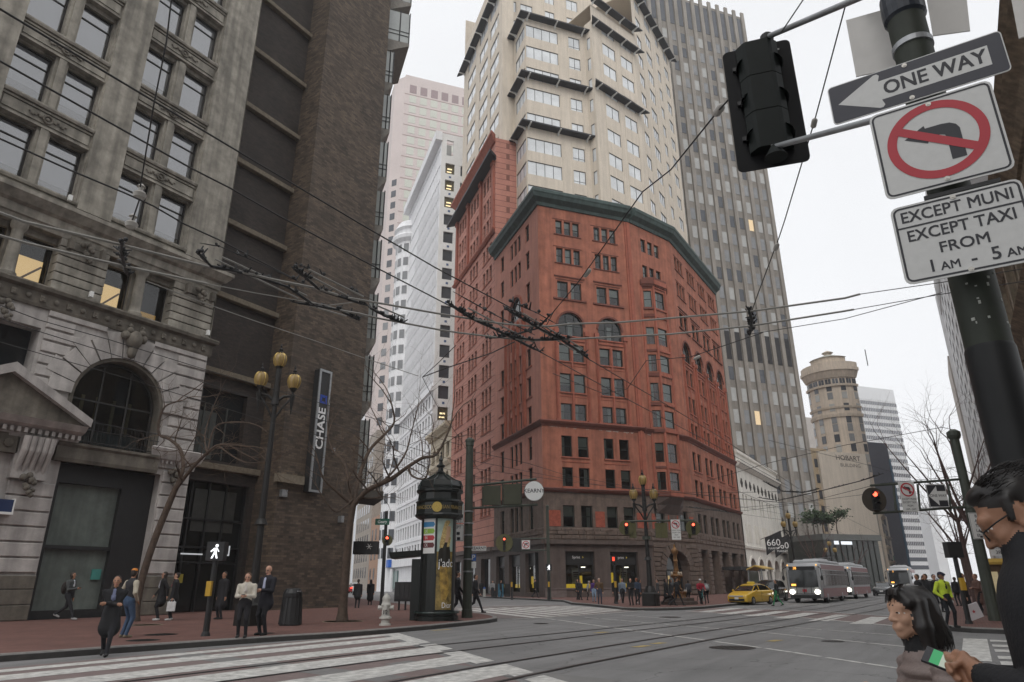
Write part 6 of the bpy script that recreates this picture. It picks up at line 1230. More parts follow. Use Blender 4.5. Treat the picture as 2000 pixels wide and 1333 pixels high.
for i, tx in enumerate(('EXCEPT MUNI', 'EXCEPT TAXI', 'FROM', '1AM - 5AM')): text_on(f_, tx, cx_, y1-w_*1.15-i*.14, .075, SIGNK, t, .256, .8, .004)
# ---- walk signals and button posts
def walk_post(px, py, H, label, lit='man', scale=1.0, yel=True):
    p = onz(px, py, .15); t = thing('walk_signal', label, 'walk signal', p); f_ = vface(p); b = MB(); b.lathe([(.13, 0), (.1, .1), (.085, .12), (.075, H)], 10, p); b.build('post', BLACK, t)
    if lit: b = MB(); b.fbox(f_, -.25, .25, p.z+H, p.z+H+.52, -.15, .12); b.build('signal_head', BLACK, t)
    z = p.z+H+.26
    if lit == 'man':
        m = emis('walk_white', (.95, .97, 1), 1.6); b = MB(); b.disc(f_.pt(.04, z+.15, .122), f_.n, .045, 10, .003); q = .0
        for pts in (((-.03, z+.09), (.07, z+.09), (.05, z-.04), (-.03, z-.04)), ((-.03, z-.04), (.015, z-.04), (-.05, z-.2), (-.1, z-.2)), ((.0, z-.04), (.05, z-.04), (.1, z-.2), (.05, z-.2)), ((.05, z+.09), (.07, z+.07), (.13, z-.01), (.1, z-.02)), ((-.03, z+.09), (-.02, z+.04), (-.11, z-.03), (-.13, z+.0))): b.add([f_.pt(x, y, .125) for x, y in pts], [(3, 2, 1, 0)])
        b.build('walking_figure', m, t)
    elif lit == 'hand': b = MB(); b.fbox(f_, -.14, .02, z-.1, z+.16, .12, .126); b.build('raised_hand', emis('hand_red', (1, .08, .04), 1.2), t)
    if yel: b = MB(); b.fbox(f_, -.09, .05, p.z+1.05, p.z+1.45, .08, .2); b.build('push_button', mat('button_yellow', (.5, .3, .03), .5, .1, 6), t)
    return t
d_ = onz(401, 1243, .15).dot(_fh); walk_post(401, 1243, atd(418, 1085, d_).z-.3, 'walk signal on a black post at the near kerb showing the walking figure')
d_ = onz(1301, 1170, .15).dot(_fh); 
walk_post(1073, 1174, 2.3, 'small walk signal by the slim corner pole in front of the brick building')
walk_post(1204, 1180, 2.6, 'small walk signal with red hand on the crowded corner', 'hand')
walk_post(1000, 1172, 1.3, 'short black button post near the shop corner', None)
rp_ = onz(1895, 1220, .15); t = walk_post(1893, 1219, 2.1, 'dark walk signal seen from behind on the right corner', 'back'); 
# ---- far corner hydrant, bins, parking plates
h2 = onz(946, 1166, .15); t = thing('fire_hydrant', 'small white hydrant with blue cap on the far pavement', 'fire hydrant', h2); b = MB(); b.lathe([(.2, 0), (.17, .05), (.15, .25), (.14, .7), (.16, .74), (.13, .8)], 10, h2); b.build('barrel', HY, t); b = MB(); b.lathe([(.15, .8), (.14, .9), (.05, 1.0)], 10, h2); b.build('cap', SIGNB, t)
n2 = onz(978, 1166, .15); t = thing('newspaper_rack', 'blue and black newspaper boxes on the far pavement', 'newspaper rack', n2); f_ = vface(n2)
for i, c_ in enumerate((BLACK, mat('rack_blue', (.05, .16, .24), .5, .1, 5), BLACK)): b = MB(); b.fbox(f_, -1.0+i*.7, -.4+i*.7, .15, 1.45, -.3, .3); b.build('box', c_, t)
# ---- ornate bronze fountain
fp = onz(1326, 1181, .15); t = thing('fountain', 'ornate bronze column fountain in front of the arched portal', 'fountain', fp); BRZ = mat('gilded_bronze', (.30, .155, .055), .5, .4, 5, metal=.35, spec=.5, col2=(.08, .04, .018)); d_ = fp.dot(_fh); Hf = atd(1326, 1063, d_).z-.15; q = Hf/7.0
b = MB(); b.lathe([(1.25, 0), (1.25, .2), (1.05, .22), (1.05, .4)], 8, fp); b.build('plinth', RSM, t)
b = MB(); b.lathe([(r*q, z*q) for r, z in ((.8, .4), (.8, .7), (.55, .8), (.5, 1.5), (.6, 1.6), (.6, 1.8), (.45, 1.9))], 8, fp); b.build('pedestal', BRZ, t)
b = MB(); b.lathe([(r*q, z*q) for r, z in ((.45, 1.9), (.42, 2.9), (.5, 3.0), (.75, 3.15), (.8, 3.3), (.6, 3.45))], 8, fp); b.build('body', BRZ, t)
b = MB(); b.lathe([(r*q, z*q) for r, z in ((.42, 3.4), (.45, 3.7), (.3, 3.8), (.33, 3.95), (.26, 4.1), (.25, 4.9), (.32, 5.0), (.24, 5.1), (.22, 5.7), (.34, 5.85), (.46, 6.2), (.42, 6.3), (.2, 6.5), (.1, 6.7), (.12, 6.8), (.02, 7.0))], 12, fp); b.build('column', BRZ, t, True)
b = MB(); f_ = vface(fp); b.disc(f_.pt(0, 2.45*q+.15, .5*q), f_.n, .3*q, 18, .03); b.build('medallion', BLACK, t)
for i in range(4):
    a = pi/4+i*pi/2; c_ = fp+Vector((cos(a), sin(a), 0))*.85*q; b = MB(); b.lathe([(r*q, z*q) for r, z in ((.3, .4), (.22, .6), (.16, .9), (.2, 1.1), (.3, 1.35), (.33, 1.45), (.1, 1.5))], 10, c_); b.build('basin', BRZ, t)
    b = MB(); c_ = fp+Vector((cos(a), sin(a), 0))*.62*q; b.lathe([(.05*q, 3.3*q), (.14*q, 3.4*q), (.16*q, 3.6*q), (.06*q, 3.75*q)], 8, c_); b.build('lantern', mat('frosted_lamp', (.5, .42, .32), .4, .1, 5), t)
# ---- bus shelter and kiosk map on the right pavement; yellow canopy on the far side
def shelter(p, label, L=3.0, fx=XD):
    t = thing('bus_shelter', label, 'bus shelter', p); f = Fr(p, fx); b = MB(); b.rings([[f.pt(-L/2, z, o) for o, z in ((-.7, 2.55), (0, 2.85), (.8, 2.6), (.8, 2.5), (0, 2.75), (-.7, 2.45))], [f.pt(L/2, z, o) for o, z in ((-.7, 2.55), (0, 2.85), (.8, 2.6), (.8, 2.5), (0, 2.75), (-.7, 2.45))]]); b.build('roof', mat('amber_canopy', (.55, .36, .08), .5, .1, 3), t)
    for x in (-L/2+.1, L/2-.1):
        for o in (-.6, .5): b = MB(); b.tube([f.pt(x, .15, o), f.pt(x, 2.55, o)], .05, 6); b.build('post', STEEL, t)
    b = MB(); b.fbox(f, -L/2+.15, L/2-.15, .4, 2.4, -.62, -.6); b.build('back_glass', mat('pale_green_glass', (.28, .36, .30), .15, .1, 2), t)
    return t, f
t, f = shelter(Vector((64, 13.9+.75, .15)), 'amber-roofed bus shelter behind the black car', 3.6)
mp = onz(1958, 1190, .15); d_ = mp.dot(_fh); f_ = vface(mp); t = thing('map_stand', 'amber-topped lit map stand on the right pavement behind the man', 'map stand', mp)
x0 = f_.px(1938, 1180)[0]; x1 = f_.px(1978, 1180)[0]; zt = f_.px(1950, 1103)[1]; b = MB(); b.fbox(f_, x0, x1, .5, zt, -.12, .0); b.build('case', mat('case_brown', (.12, .08, .05), .6, .1, 4), t); b = MB(); b.fbox(f_, x0+.15, x0+.62, .75, zt-.35, .0, .02); b.build('map', mat('map_buff', (.5, .42, .25), .5, .2, 8, emit=(.6, .5, .3), es=.3), t); b = MB(); b.fbox(f_, x0+.72, x1-.15, .95, zt-.4, .0, .02); b.build('notice', mat('notice_pale', (.5, .55, .52), .5, .2, 8, emit=(.5, .55, .5), es=.3), t); b = MB(); b.fprof(f_, x0-.05, x1+.05, [(-.2, zt), (.1, zt), (.1, zt+.12), (-.05, zt+.3), (-.2, zt+.3)]); b.build('hood', mat('amber_canopy', (.55, .36, .08)), t)
for x in (x0+.2, x1-.3): b = MB(); b.fbox(f_, x, x+.1, .15, .5, -.1, 0); b.build('leg', BLACK, t)
# ---- green pole on the right corner with its gantry of signs
gp2 = onz(1945, 1213, .15); d_ = gp2.dot(_fh); t = thing('trolley_pole', 'green pole on the right corner with a gantry of turn signs and red signal', 'pole', gp2); zt = atd(1860, 842, d_).z
b = MB(); b.lathe([(.22, 0), (.2, .4), (.18, zt*.55), (.2, zt*.56), (.17, zt*.58), (.15, zt-.5), (.2, zt-.45), (.24, zt-.35), (.24, zt-.2), (.1, zt-.1)], 12, gp2); b.build('shaft', POLEG, t); f_ = vface(gp2)
for ya, yb, xa, xb in ((949, 936, 1700, 1882), (1003, 990, 1706, 1893)): b = MB(); b.tube([f_.pt(*f_.px(xa, ya)), f_.pt(*f_.px(xb, yb))], .05, 6); b.build('gantry_bar', POLEG, t)
for xa in (1745, 1792, 1852): b = MB(); b.tube([f_.pt(*f_.px(xa, 946)), f_.pt(*f_.px(xa+5, 998))], .04, 6); b.build('gantry_strut', POLEG, t)
x, z = f_.px(1705, 977); signal(t, f_.pt(x, z, .1), 23*d_/1407*1.06, True, mat('signal_brown', (.055, .045, .035), .6, .15, 4))
(x0, y1), (x1, y0) = f_.px(1748, 942), f_.px(1793, 1000); x0 += .05; cx_ = (x0+x1)/2; w_ = x1-x0; plate(f_, cx_, (y0+y1)/2, w_, y1-y0, SIGNW, t, 'no_left_turn_plate', .1); noturn(f_, cx_, y1-w_*.5, w_*.43, t, .106)
for i, tx in enumerate(('EXCEPT MUNI', 'EXCEPT TAXI', 'FROM', '1AM - 5AM')): text_on(f_, tx, cx_, y1-w_*1.08-i*.125, .07, SIGNK, t, .106, .82, .004)
(x0, y1), (x1, y0) = f_.px(1804, 947), f_.px(1852, 992); cx_, cz_ = (x0+x1)/2, (y0+y1)/2; w_ = x1-x0; h_ = y1-y0; plate(f_, cx_, cz_, w_, h_, SIGNK, t, 'one_way_plate', .1); border(f_, cx_, cz_, w_-.02, h_-.02, .02, SIGNW, t, .105)
poly(f_, [(cx_-.45*w_, cz_), (cx_+.02*w_, cz_-.42*h_), (cx_+.02*w_, cz_-.2*h_), (cx_+.46*w_, cz_-.2*h_), (cx_+.46*w_, cz_+.2*h_), (cx_+.02*w_, cz_+.2*h_), (cx_+.02*w_, cz_+.42*h_)], SIGNW, t, .106, 'one_way_arrow'); text_on(f_, 'ONE WAY', cx_+.04*w_, cz_, .1, SIGNK, t, .108, .95, .006)
(x0, y1), (x1, y0) = f_.px(1882, 1003), f_.px(1930, 1054); cx_ = (x0+x1)/2; plate(f_, cx_, (y0+y1)/2, x1-x0, y1-y0, SIGNW, t, 'bus_lane_plate', .25); border(f_, cx_, (y0+y1)/2, x1-x0-.03, y1-y0-.03, .012, SIGNK, t, .255)
for i, tx in enumerate(('BUS', 'AND', 'TAXI', 'LANE', 'ENDS')): text_on(f_, tx, cx_, y1-.13-i*(y1-y0-.22)/4.2, .1, SIGNK, t, .257, 1.1, .006)
(x0, y1), (x1, y0) = f_.px(1926, 1074), f_.px(1972, 1086); plate(f_, (x0+x1)/2, (y0+y1)/2, x1-x0, y1-y0, SIGNW, t, 'street_plate', .25); text_on(f_, '3RD ST', (x0+x1)/2+.05, (y0+y1)/2, .12, SIGNK, t, .256, 1.1, .006)
# ================================================================== near pole with the big signs
SX = atd(1696, 229, 3.45).x; FS = Fr((SX, 0), (0, -1))
def sp(px, py): return FS.px(px, py)
pc = onpl(1912, 600, (SX+.24, 0, 0), Vector((1, 0, 0))); pb = Vector((pc.x, pc.y, 0))
np_ = thing('signal_pole', 'thick dark green pole with large turn signs in the near right foreground', 'pole', pb)
PR = 40*(pc-CAM).dot(FWD)/FPX; zj = onpl(1900, 690, (SX+.24, 0, 0), Vector((1, 0, 0))).z
b = MB(); b.lathe([(PR*1.18, 0), (PR*1.15, .25), (PR*1.06, .35), (PR*1.06, zj), (PR*1.0, zj+.02)], 32, pb); b.build('lower_shaft', mat('near_pole_black', (.010, .0105, .011), .5, .25, 3, spec=.25), np_, True)
b = MB(); b.lathe([(PR, zj), (PR*.95, 5.2), (PR*.9, 8.2)], 32, pb); b.build('upper_shaft', mat('near_pole_green', (.024, .029, .02), .6, .3, 3.5, bump=.05, bscale=40), np_, True)
b = MB()
for i in range(14): a = random.uniform(2.2, 4.4); z = random.uniform(zj+.1, 3.2); b.fbox(Fr((pb.x+PR*1.0*cos(a), pb.y+PR*1.0*sin(a)), (-sin(a), cos(a))), 0, random.uniform(.006, .02), z, z+random.uniform(.006, .02), -.003, .002)
b.build('paint_chips', mat('chip_grey', (.35, .36, .33), .8, 0), np_)
# one way sign
c = [sp(1615, 174), sp(1977, 29), sp(1631, 245)]; s0 = c[0][0]; zt, zb_ = c[0][1], c[2][1]; W_ = 3.27*(zt-zb_); cx_, cz_ = s0+W_/2, (zt+zb_)/2; hh = zt-zb_
t = thing('one_way_sign', 'black and white ONE WAY arrow sign, topmost on the near pole', 'sign', FS.pt(cx_, zb_, 0))
NAVY = mat('sign_navy_black', (.026, .027, .04), .45, .08, 6, spec=.5)
SWN = mat('retroreflective_white', (.60, .60, .585), .4, .05, 22, spec=.5)
plate(FS, cx_, cz_, W_, hh, SWN, t, 'plate', 0, .006, .025); plate(FS, cx_, cz_, W_-.012, hh-.012, NAVY, t, 'black_field', .0012, .001, .02)
lx = cx_-W_/2
poly(FS, [(lx+W_*x, cz_+hh*y) for x, y in ((.305, -.24), (.915, -.24), (.915, .24), (.305, .24))], SWN, t, .0024, 'white_panel')
poly(FS, [(lx+W_*x, cz_+hh*y) for x, y in ((.05, -.02), (.285, -.43), (.305, -.43), (.318, -.38), (.305, -.235), (.305, .235), (.318, .38), (.305, .43), (.285, .43))], SWN, t, .0026, 'arrow_head')
text_on(FS, 'ONE WAY', lx+W_*.612, cz_, hh*.325, SIGNK, t, .0034, .86, .016)
def bolts(fr, pts, t, r=.014):
    for x, z in pts:
        b = MB(); b.disc(fr.pt(x, z, .001), fr.n, r, 16, .004); b.disc(fr.pt(x, z, .005), fr.n, r*.5, 8, .004); b.build('bolt', mat('bolt_steel', (.5, .48, .44), .4, .1, 30, metal=.6), t)
bolts(FS, [(lx+W_*.47, cz_+hh*.42), (lx+W_*.47, cz_-hh*.42)], t)
# no left turn sign
(sa, za), (sb, zb2) = sp(1696, 229), sp(1985, 328); W_ = sb-sa; hh = za-zb2; cx_, cz_ = (sa+sb)/2, (za+zb2)/2
t = thing('no_left_turn_sign', 'square white no-left-turn sign with red circle below the ONE WAY sign', 'sign', FS.pt(cx_, zb2, 0))
plate(FS, cx_, cz_, W_, hh, SWN, t, 'plate', 0, .006, .04); border(FS, cx_, cz_, W_-.022, hh-.022, .011, SIGNK, t, .0015, .035)
r_ = W_*.405; cz2 = cz_+hh*.02
pts = [(.17, -.235), (.17, .05), (.15, .095), (.11, .125), (.05, .135), (-.065, .135), (-.07, .165), (-.225, .075), (-.07, -.02), (-.065, -.015), (-.05, .035), (.03, .035), (.06, .02), (.068, -.01), (.068, -.235)]
poly(FS, [(cx_+x*r_*2.75, cz2+y*r_*2.6) for x, y in pts][::-1], SIGNK, t, .002, 'turn_arrow')
ring(FS, cx_, cz2, r_*.8, r_, SIGNR, t, .003, 64)
sl = R(-33); L_ = r_*.86; w2 = r_*.1; poly(FS, [(cx_+x*cos(sl)-y*sin(sl), cz2+x*sin(sl)+y*cos(sl)) for x, y in ((-L_, -w2), (L_, -w2), (L_, w2), (-L_, w2))], SIGNR, t, .004, 'red_slash')
bolts(FS, [(cx_, cz_+hh*.43), (cx_, cz_-hh*.43)], t)
# exception plate
(sa, za), (sb, zb2) = sp(1737, 410), sp(1770, 558); W2 = W_*1.0; hh = za-zb2; cx_ = sa+W2/2; cz_ = (za+zb2)/2
t = thing('exception_sign', 'white EXCEPT MUNI and TAXI hours plate, lowest sign on the near pole', 'sign', FS.pt(cx_, zb2, 0))
plate(FS, cx_, cz_, W2, hh, SWN, t, 'plate', 0, .006, .04); border(FS, cx_, cz_, W2-.022, hh-.022, .011, SIGNK, t, .0015, .035)
poly(FS, [(cx_-W2*.475, cz_+hh*.2), (cx_+W2*.475, cz_+hh*.2), (cx_+W2*.475, cz_+hh*.222), (cx_-W2*.475, cz_+hh*.222)], SIGNK, t, .0017, 'rule')
for tx, z, h_, sx in (('EXCEPT MUNI', .335, .14, .88), ('EXCEPT TAXI', .085, .14, .88), ('FROM', -.13, .13, 1.0)):
    text_on(FS, tx, cx_-W2*(.02 if tx[0] == '1' else 0), cz_+hh*z, hh*h_, SIGNK, t, .0019, sx, .012)
for tx, x, z, h_ in (('1', -.27, -.335, .15), ('AM', -.135, -.36, .1), ('-', .04, -.335, .15), ('5', .2, -.335, .15), ('AM', .345, -.36, .1)): text_on(FS, tx, cx_+W2*x, cz_+hh*z, hh*h_, SIGNK, t, .0019, .95, .012)
bolts(FS, [(cx_, cz_+hh*.46), (cx_, cz_-hh*.46)], t)
# straps that hold them
for z in (sp(1700, 205)[1], sp(1740, 405)[1]+.01): fb('bracket', BLACK, np_, FS, FS.px(1860, 300)[0]-.18, FS.px(1860, 300)[0]+.18, z-.012, z+.012, -.05, -.012)
b = MB(); zc = onpl(1780, 95, (SX+.24, 0, 0), Vector((1, 0, 0))).z; b.lathe([(PR*.96, zc-.02), (PR*1.04, zc-.018), (PR*1.04, zc+.02), (PR*.96, zc+.022)], 32, pb); b.build('band_clamp', STEEL, np_)
b = MB(); zc2 = onpl(1760, 20, (SX+.24, 0, 0), Vector((1, 0, 0))).z; b.lathe([(PR*.95, zc2-.1), (PR*1.1, zc2-.08), (PR*1.12, zc2), (PR*1.08, zc2+.1), (PR*.95, zc2+.14)], 24, pb); b.build('tape_wrap', mat('blue_black_tape', (.02, .025, .035), .35, .3, 14), np_)
# pale sign backs above, facing the cross street
for pts, lab in ((((1652, 40), (1740, 15), (1760, 130), (1672, 150)), 'blank pale sign back left of the near pole top'), (((1800, -60), (1880, -75), (1895, 60), (1822, 70)), 'blank pale sign back right of the near pole top')):
    P4 = [onpl(x, y, (SX+.62, 0, 0), Vector((1, 0, 0))) for x, y in pts]; b = MB(); b.rings([P4[::-1], [p+Vector((.01, 0, 0)) for p in P4[::-1]]]); single(b, 'sign_back', mat('aluminium_back', (.62, .6, .57), .5, .06, 8), lab, 'sign', tuple(P4[3]))
P4 = [onpl(x, y, (SX-.02, 0, 0), Vector((1, 0, 0))) for x, y in ((1972, -20), (1999, -30), (2040, 60), (1990, 75))]; b = MB(); b.rings([P4[::-1], [p+Vector((.01, 0, 0)) for p in P4[::-1]]]); single(b, 'sign_back', mat('aluminium_back', (.62, .6, .57)), 'sliver of a pale sign at the top right corner', 'sign', tuple(P4[3]))
# the signal seen from behind, on two arms
XSIG = atd(1500, 200, 5.15).x; FB2 = Fr((XSIG, atd(1500, 200, 5.15).y), (sin(R(14)), -cos(R(14)))); 
t = thing('traffic_signal', 'black traffic signal seen from behind on steel arms above the street', 'signal', FB2.pt(0, 4.2))
c4 = [FB2.px(*p) for p in ((1412, 102), (1545, 78), (1580, 312), (1440, 340))]; sl_, sr_ = (c4[0][0]+c4[3][0])/2, (c4[1][0]+c4[2][0])/2; zt = (c4[0][1]+c4[1][1])/2; zb_ = (c4[2][1]+c4[3][1])/2
plate(FB2, (sl_+sr_)/2, (zt+zb_)/2, sr_-sl_, zt-zb_, mat('backplate_black', (.006, .006, .007), .6, .2, 6, spec=.2), t, 'backplate', 0, .012, .05)
BH = mat('signal_body_green', (.007, .010, .009), .55, .2, 8, spec=.2); cx_ = (sl_+sr_)/2; h3 = (zt-zb_)*.29
for i in range(3):
    zc = zt-(zt-zb_)*.17-i*h3; b = MB(); w3 = (sr_-sl_)*.2
    b.rings([[FB2.pt(cx_+x*w3*k2, zc+z*h3*.49, o) for x, z in ((-1, -1), (1, -1), (1, 1), (-1, 1))] for o, k2 in ((0, 1.5), (.05, 1.5), (.11, 1.05), (.13, .8))]); b.build('signal_section', BH, t)
    b = MB(); b.rings([[FB2.pt(cx_+w3*1.7*cos(a), zc-h3*.2+w3*1.25*sin(a), o) for a in [pi*j/10 for j in range(11)]] for o in (0, .1)], False, False); b.build('housing_rib', BH, t)
    b = MB(); b.fbox(FB2, cx_-w3*1.9, cx_-w3*1.5, zc-.03, zc+.01, 0, .03); b.build('hinge', BLACK, t)
b = MB(); b.fbox(FB2, sr_-.17, sr_-.1, zt-.1, zt-.085, .0, .004); b.build('slot', mat('slot_light', (.6, .6, .6), .6, 0), t)
e1 = FB2.pt(*FB2.px(1497, 82), .06); e0 = FB2.pt(*FB2.px(1512, 302), .12); pt_ = onpl(1775, -45, (SX+.24, 0, 0), Vector((1, 0, 0))); pm_ = onpl(1818, 205, (SX+.24, 0, 0), Vector((1, 0, 0)))
b = MB(); b.tube([e1, pt_], .026, 14); b.build('upper_arm', STEEL, t, True); b = MB(); b.tube([FB2.pt(*FB2.px(1505, 303), .12), e0, pm_], .024, 14); b.build('lower_arm', STEEL, t, True)
b = MB(); b.lathe([(.045, -.05), (.06, -.02), (.06, .03), (.03, .06)], 12, e1-Vector((0, 0, .02))); b.build('arm_cap', BLACK, t); b = MB(); b.lathe([(.1, -.07), (.06, 0), (.03, .05)], 12, e0-Vector((0, 0, .04))); b.build('arm_cap', BH, t)

# ================================================================== overhead wires
ZW = 5.8
def W(pts, r, label, name='overhead_wire', m=WIREM, z=ZW, zs=None, n=5, cat='wire', group='overhead trolley wires'):
    P = [onz(x, y, (zs[i] if zs else z)) for i, (x, y) in enumerate(pts)]; b = MB(); b.tube(P, r, n); mid = P[len(P)//2]
    return single(b, name, m, label, cat, tuple(mid), group)
def fit_(px, py, r, z=ZW, sc=(1.6, 1, .7)):
    return onz(px, py, z)
W([(-30, 0), (215, 147), (500, 317), (730, 453), (850, 523), (1000, 603), (1060, 640)], .012, 'thin dark wire crossing from the top left over the brick building', z=6.6)
W([(-30, 103), (375, 330), (450, 368), (550, 425), (725, 518), (850, 583), (960, 640)], .012, 'second thin dark wire from the left over the limestone windows', z=6.4)
W([(-30, 258), (135, 332), (245, 378), (300, 403), (360, 438), (430, 470), (580, 548)], .012, 'third thin dark wire from the left through the hanging insulator', z=6.2)
W([(-30, 405), (45, 433), (235, 478), (412, 523), (495, 537)], .021, 'upper pale contact rod at the left under the insulator', 'contact_rod', RODM)
W([(-30, 452), (50, 475), (232, 518), (405, 555)], .021, 'lower pale contact rod at the left under the insulator', 'contact_rod', RODM)
W([(405, 555), (500, 573), (640, 597), (700, 590)], .008, 'thin grey wire leading on from the lower left contact rod', m=RODM)
W([(485, 535), (540, 548), (615, 563), (660, 577)], .021, 'pale contact rod crossing in front of the brown brick wall', 'contact_rod', RODM)
W([(625, 600), (700, 613), (738, 622)], .021, 'short pale contact rod at the edge of the brown brick wall', 'contact_rod', RODM)
W([(680, 582), (760, 596), (850, 612), (967, 631), (1026, 637), (1071, 638), (1116, 633), (1199, 631), (1275, 625), (1470, 608), (1650, 583), (1680, 575)], .018, 'upper pale contact rod sweeping across the red brick building', 'contact_rod', RODM)
W([(738, 622), (860, 645), (900, 651), (977, 660), (1040, 666), (1098, 664), (1170, 660), (1312, 653), (1467, 637), (1645, 609), (1668, 605)], .018, 'lower pale contact rod sweeping across the red brick building', 'contact_rod', RODM)
W([(1680, 575), (1840, 552), (2030, 520)], .007, 'thin wire running on right from the upper contact rod'); W([(1668, 605), (1840, 575), (2030, 545)], .007, 'thin wire running on right from the lower contact rod'); W([(1455, 655), (1650, 623), (1840, 572)], .007, 'lowest thin wire at the right of the hanger cluster')
W([(287, 550), (400, 593), (500, 628), (612, 665), (712, 700), (817, 735)], .008, 'thin pale wire falling from the left hanger to the wire joint', m=RODM)
W([(-30, 585), (75, 650-25), (217, 665), (400, 722), (720, 815), (900, 870)], .009, 'thin wire before the arched entrance, upper of the lower pair', z=6.0); W([(-30, 612), (67, 645), (390, 745), (720, 850), (905, 905)], .009, 'thin wire before the arched entrance, lower of the lower pair', z=6.0)
W([(-30, 660), (250, 740), (560, 835), (905, 925)], .008, 'lowest thin wire before the arched entrance', z=5.6)
W([(337, -20), (325, 82), (300, 207), (274, 365)], .01, 'span wire dropping from the top left to the insulator', zs=[8.2, 7.6, 6.9, 6.4])
W([(274, 385), (258, 432)], .01, 'short link between the two left insulators', zs=[6.35, 6.15])
W([(1065, 640), (1082, 608), (1132, 548), (1255, 375), (1310, 332), (1400, 220), (1422, 196)], .008, 'slanting span wire from the wire crossing up to the traffic signal', zs=[5.85, 5.85, 5.9, 5.7, 5.6, 5.3, 5.2])
W([(1657, -10), (1590, 240), (1532, 433), (1522, 463), (1482, 570), (1467, 612)], .008, 'slanting span wire beside the traffic signal down to the hanger cluster', zs=[7.4, 6.6, 6.2, 6.1, 5.9, 5.85]); W([(1572, -5), (1527, 62)], .006, 'short wire at the top above the traffic signal arm', zs=[6.4, 6.0])
W([(1060, 640), (1150, 702), (1300, 790), (1400, 850), (1560, 955)], .01, 'dark wire descending right from the wire crossing'); W([(1040, 660), (1050, 685), (1170, 750), (1225, 780), (1400, 872), (1540, 950)], .01, 'dark wire descending right, lower of the two from the crossing')
W([(825, 737), (855, 710), (890, 675)], .009, 'short wire from the joint up to the left crossing'); W([(825, 737), (870, 720), (960, 690), (1005, 668)], .012, 'dark strut wire from the joint to the crossing'); W([(825, 737), (852, 790), (900, 860), (960, 960)], .007, 'thin wire hanging from the joint towards the trolley pole')
W([(922, 882), (1030, 905), (1100, 927), (1250, 955), (1440, 975), (1620, 990)], .012, 'span wire from the near trolley pole towards the far lamps', zs=[7.2, 7, 6.8, 6.6, 6.5, 6.5], group='span wires from the trolley pole')
for k_, (y0, y1) in enumerate(((900, 1010), (915, 985), (930, 1020), (945, 960))): W([(922, y0), (1150, (y0*2+y1)/3+8), (1400, (y0+2*y1)/3+8), (1560, y1)], .01, ['first', 'second', 'third', 'fourth'][k_]+' thin wire counted downwards from the trolley pole across the brick building', zs=[6.6-.2*k_]*4, group='span wires from the trolley pole')
W([(1380, 940), (1500, 905), (1650, 870), (1840, 835), (1862, 840)], .012, 'dark span wire rising right to the far green pole', zs=[7, 7, 7, 7, 7]); W([(1420, 1002), (1560, 985), (1720, 945), (1880, 930)], .012, 'dark wire past the blank cream wall to the right pole', z=6.2); W([(1430, 955), (1540, 1000), (1690, 1060), (1760, 1080)], .012, 'dark wire falling across the ivory building to the buses', z=6.4); W([(1440, 900), (1530, 950), (1650, 1010), (1760, 1065)], .012, 'upper dark wire falling behind the red far signal', z=6.4)
W([(1080, 730), (1180, 770), (1225, 760), (1262, 705), (1350, 697), (1490, 650)], .008, 'broken thin wire with a white insulator across the brick front')
W([(1275, 1010), (1400, 995), (1540, 985), (1720, 962)], .01, 'faint far wire over the ivory building', z=6.0); W([(700, 900), (850, 925), (1060, 950)], .008, 'faint wire behind the kiosk dome', z=6.3); W([(1500, 860), (1700, 910), (1870, 960)], .009, 'thin wire behind the gantry of turn signs', z=7)
# frogs, hangers, insulators
def frog(pts, label, w0=.04, n_=9, z=ZW, rails=True, wirecat='wire fitting'):
    P = [onz(x, y, z) for x, y in pts]; t = thing('wire_frog', label, wirecat, P[0], group='switch fittings on the trolley wires')
    b = MB(); b.tube(P, [w0*.3]+[w0*.5]*(len(P)-2)+[w0*.3], 6); [b.tube([P[i].lerp(P[i+1], .15), P[i].lerp(P[i+1], .3), P[i].lerp(P[i+1], .7), P[i].lerp(P[i+1], .8)], [w0*.3, w0*.62, w0*.6, w0*.3], 6) for i in range(len(P)-1)]; b.build('runner', BLACK, t)
    b = MB()
    for i in range(int(n_*2.6)):
        f = random.uniform(0, len(P)-1.001); i0 = int(f); p = P[i0].lerp(P[i0+1], f-i0); d_ = Vector((random.uniform(-1, 1), random.uniform(-1, 1), random.uniform(.2, 1.2))).normalized()
        b.tube([p, p+d_*random.uniform(.06, .15)], [.018, .009], 5); b.ball(p+Vector((random.uniform(-.05, .05), random.uniform(-.05, .05), .03)), random.uniform(.018, .038), 6, 4)
    b.build('clamps', BLACK, t)
    if rails:
        b = MB(); v = (P[-1]-P[0]).normalized(); nn = Vector((-v.y, v.x, 0))
        for sgn in (-1, 1): b.tube([P[0].lerp(P[-1], .15)+nn*.07*sgn+Vector((0, 0, .05)), P[0].lerp(P[-1], .85)+nn*.1*sgn+Vector((0, 0, .05))], .014, 5)
        b.build('guide_bar', RODM, t)
frog([(385, 492), (412, 520), (450, 528), (500, 540), (560, 560), (620, 600)], 'switch fitting in front of the limestone corner'); frog([(570, 522), (600, 545), (625, 567), (665, 580), (720, 598)], 'switch fitting before the brick wall, right of the first'); frog([(570, 590), (620, 598), (660, 605), (700, 625)], 'lower small switch fitting before the brick wall', .035, 7)
frog([(720, 600), (750, 617), (790, 632)], 'fitting at the brick wall edge by the white tower', .035, 7)
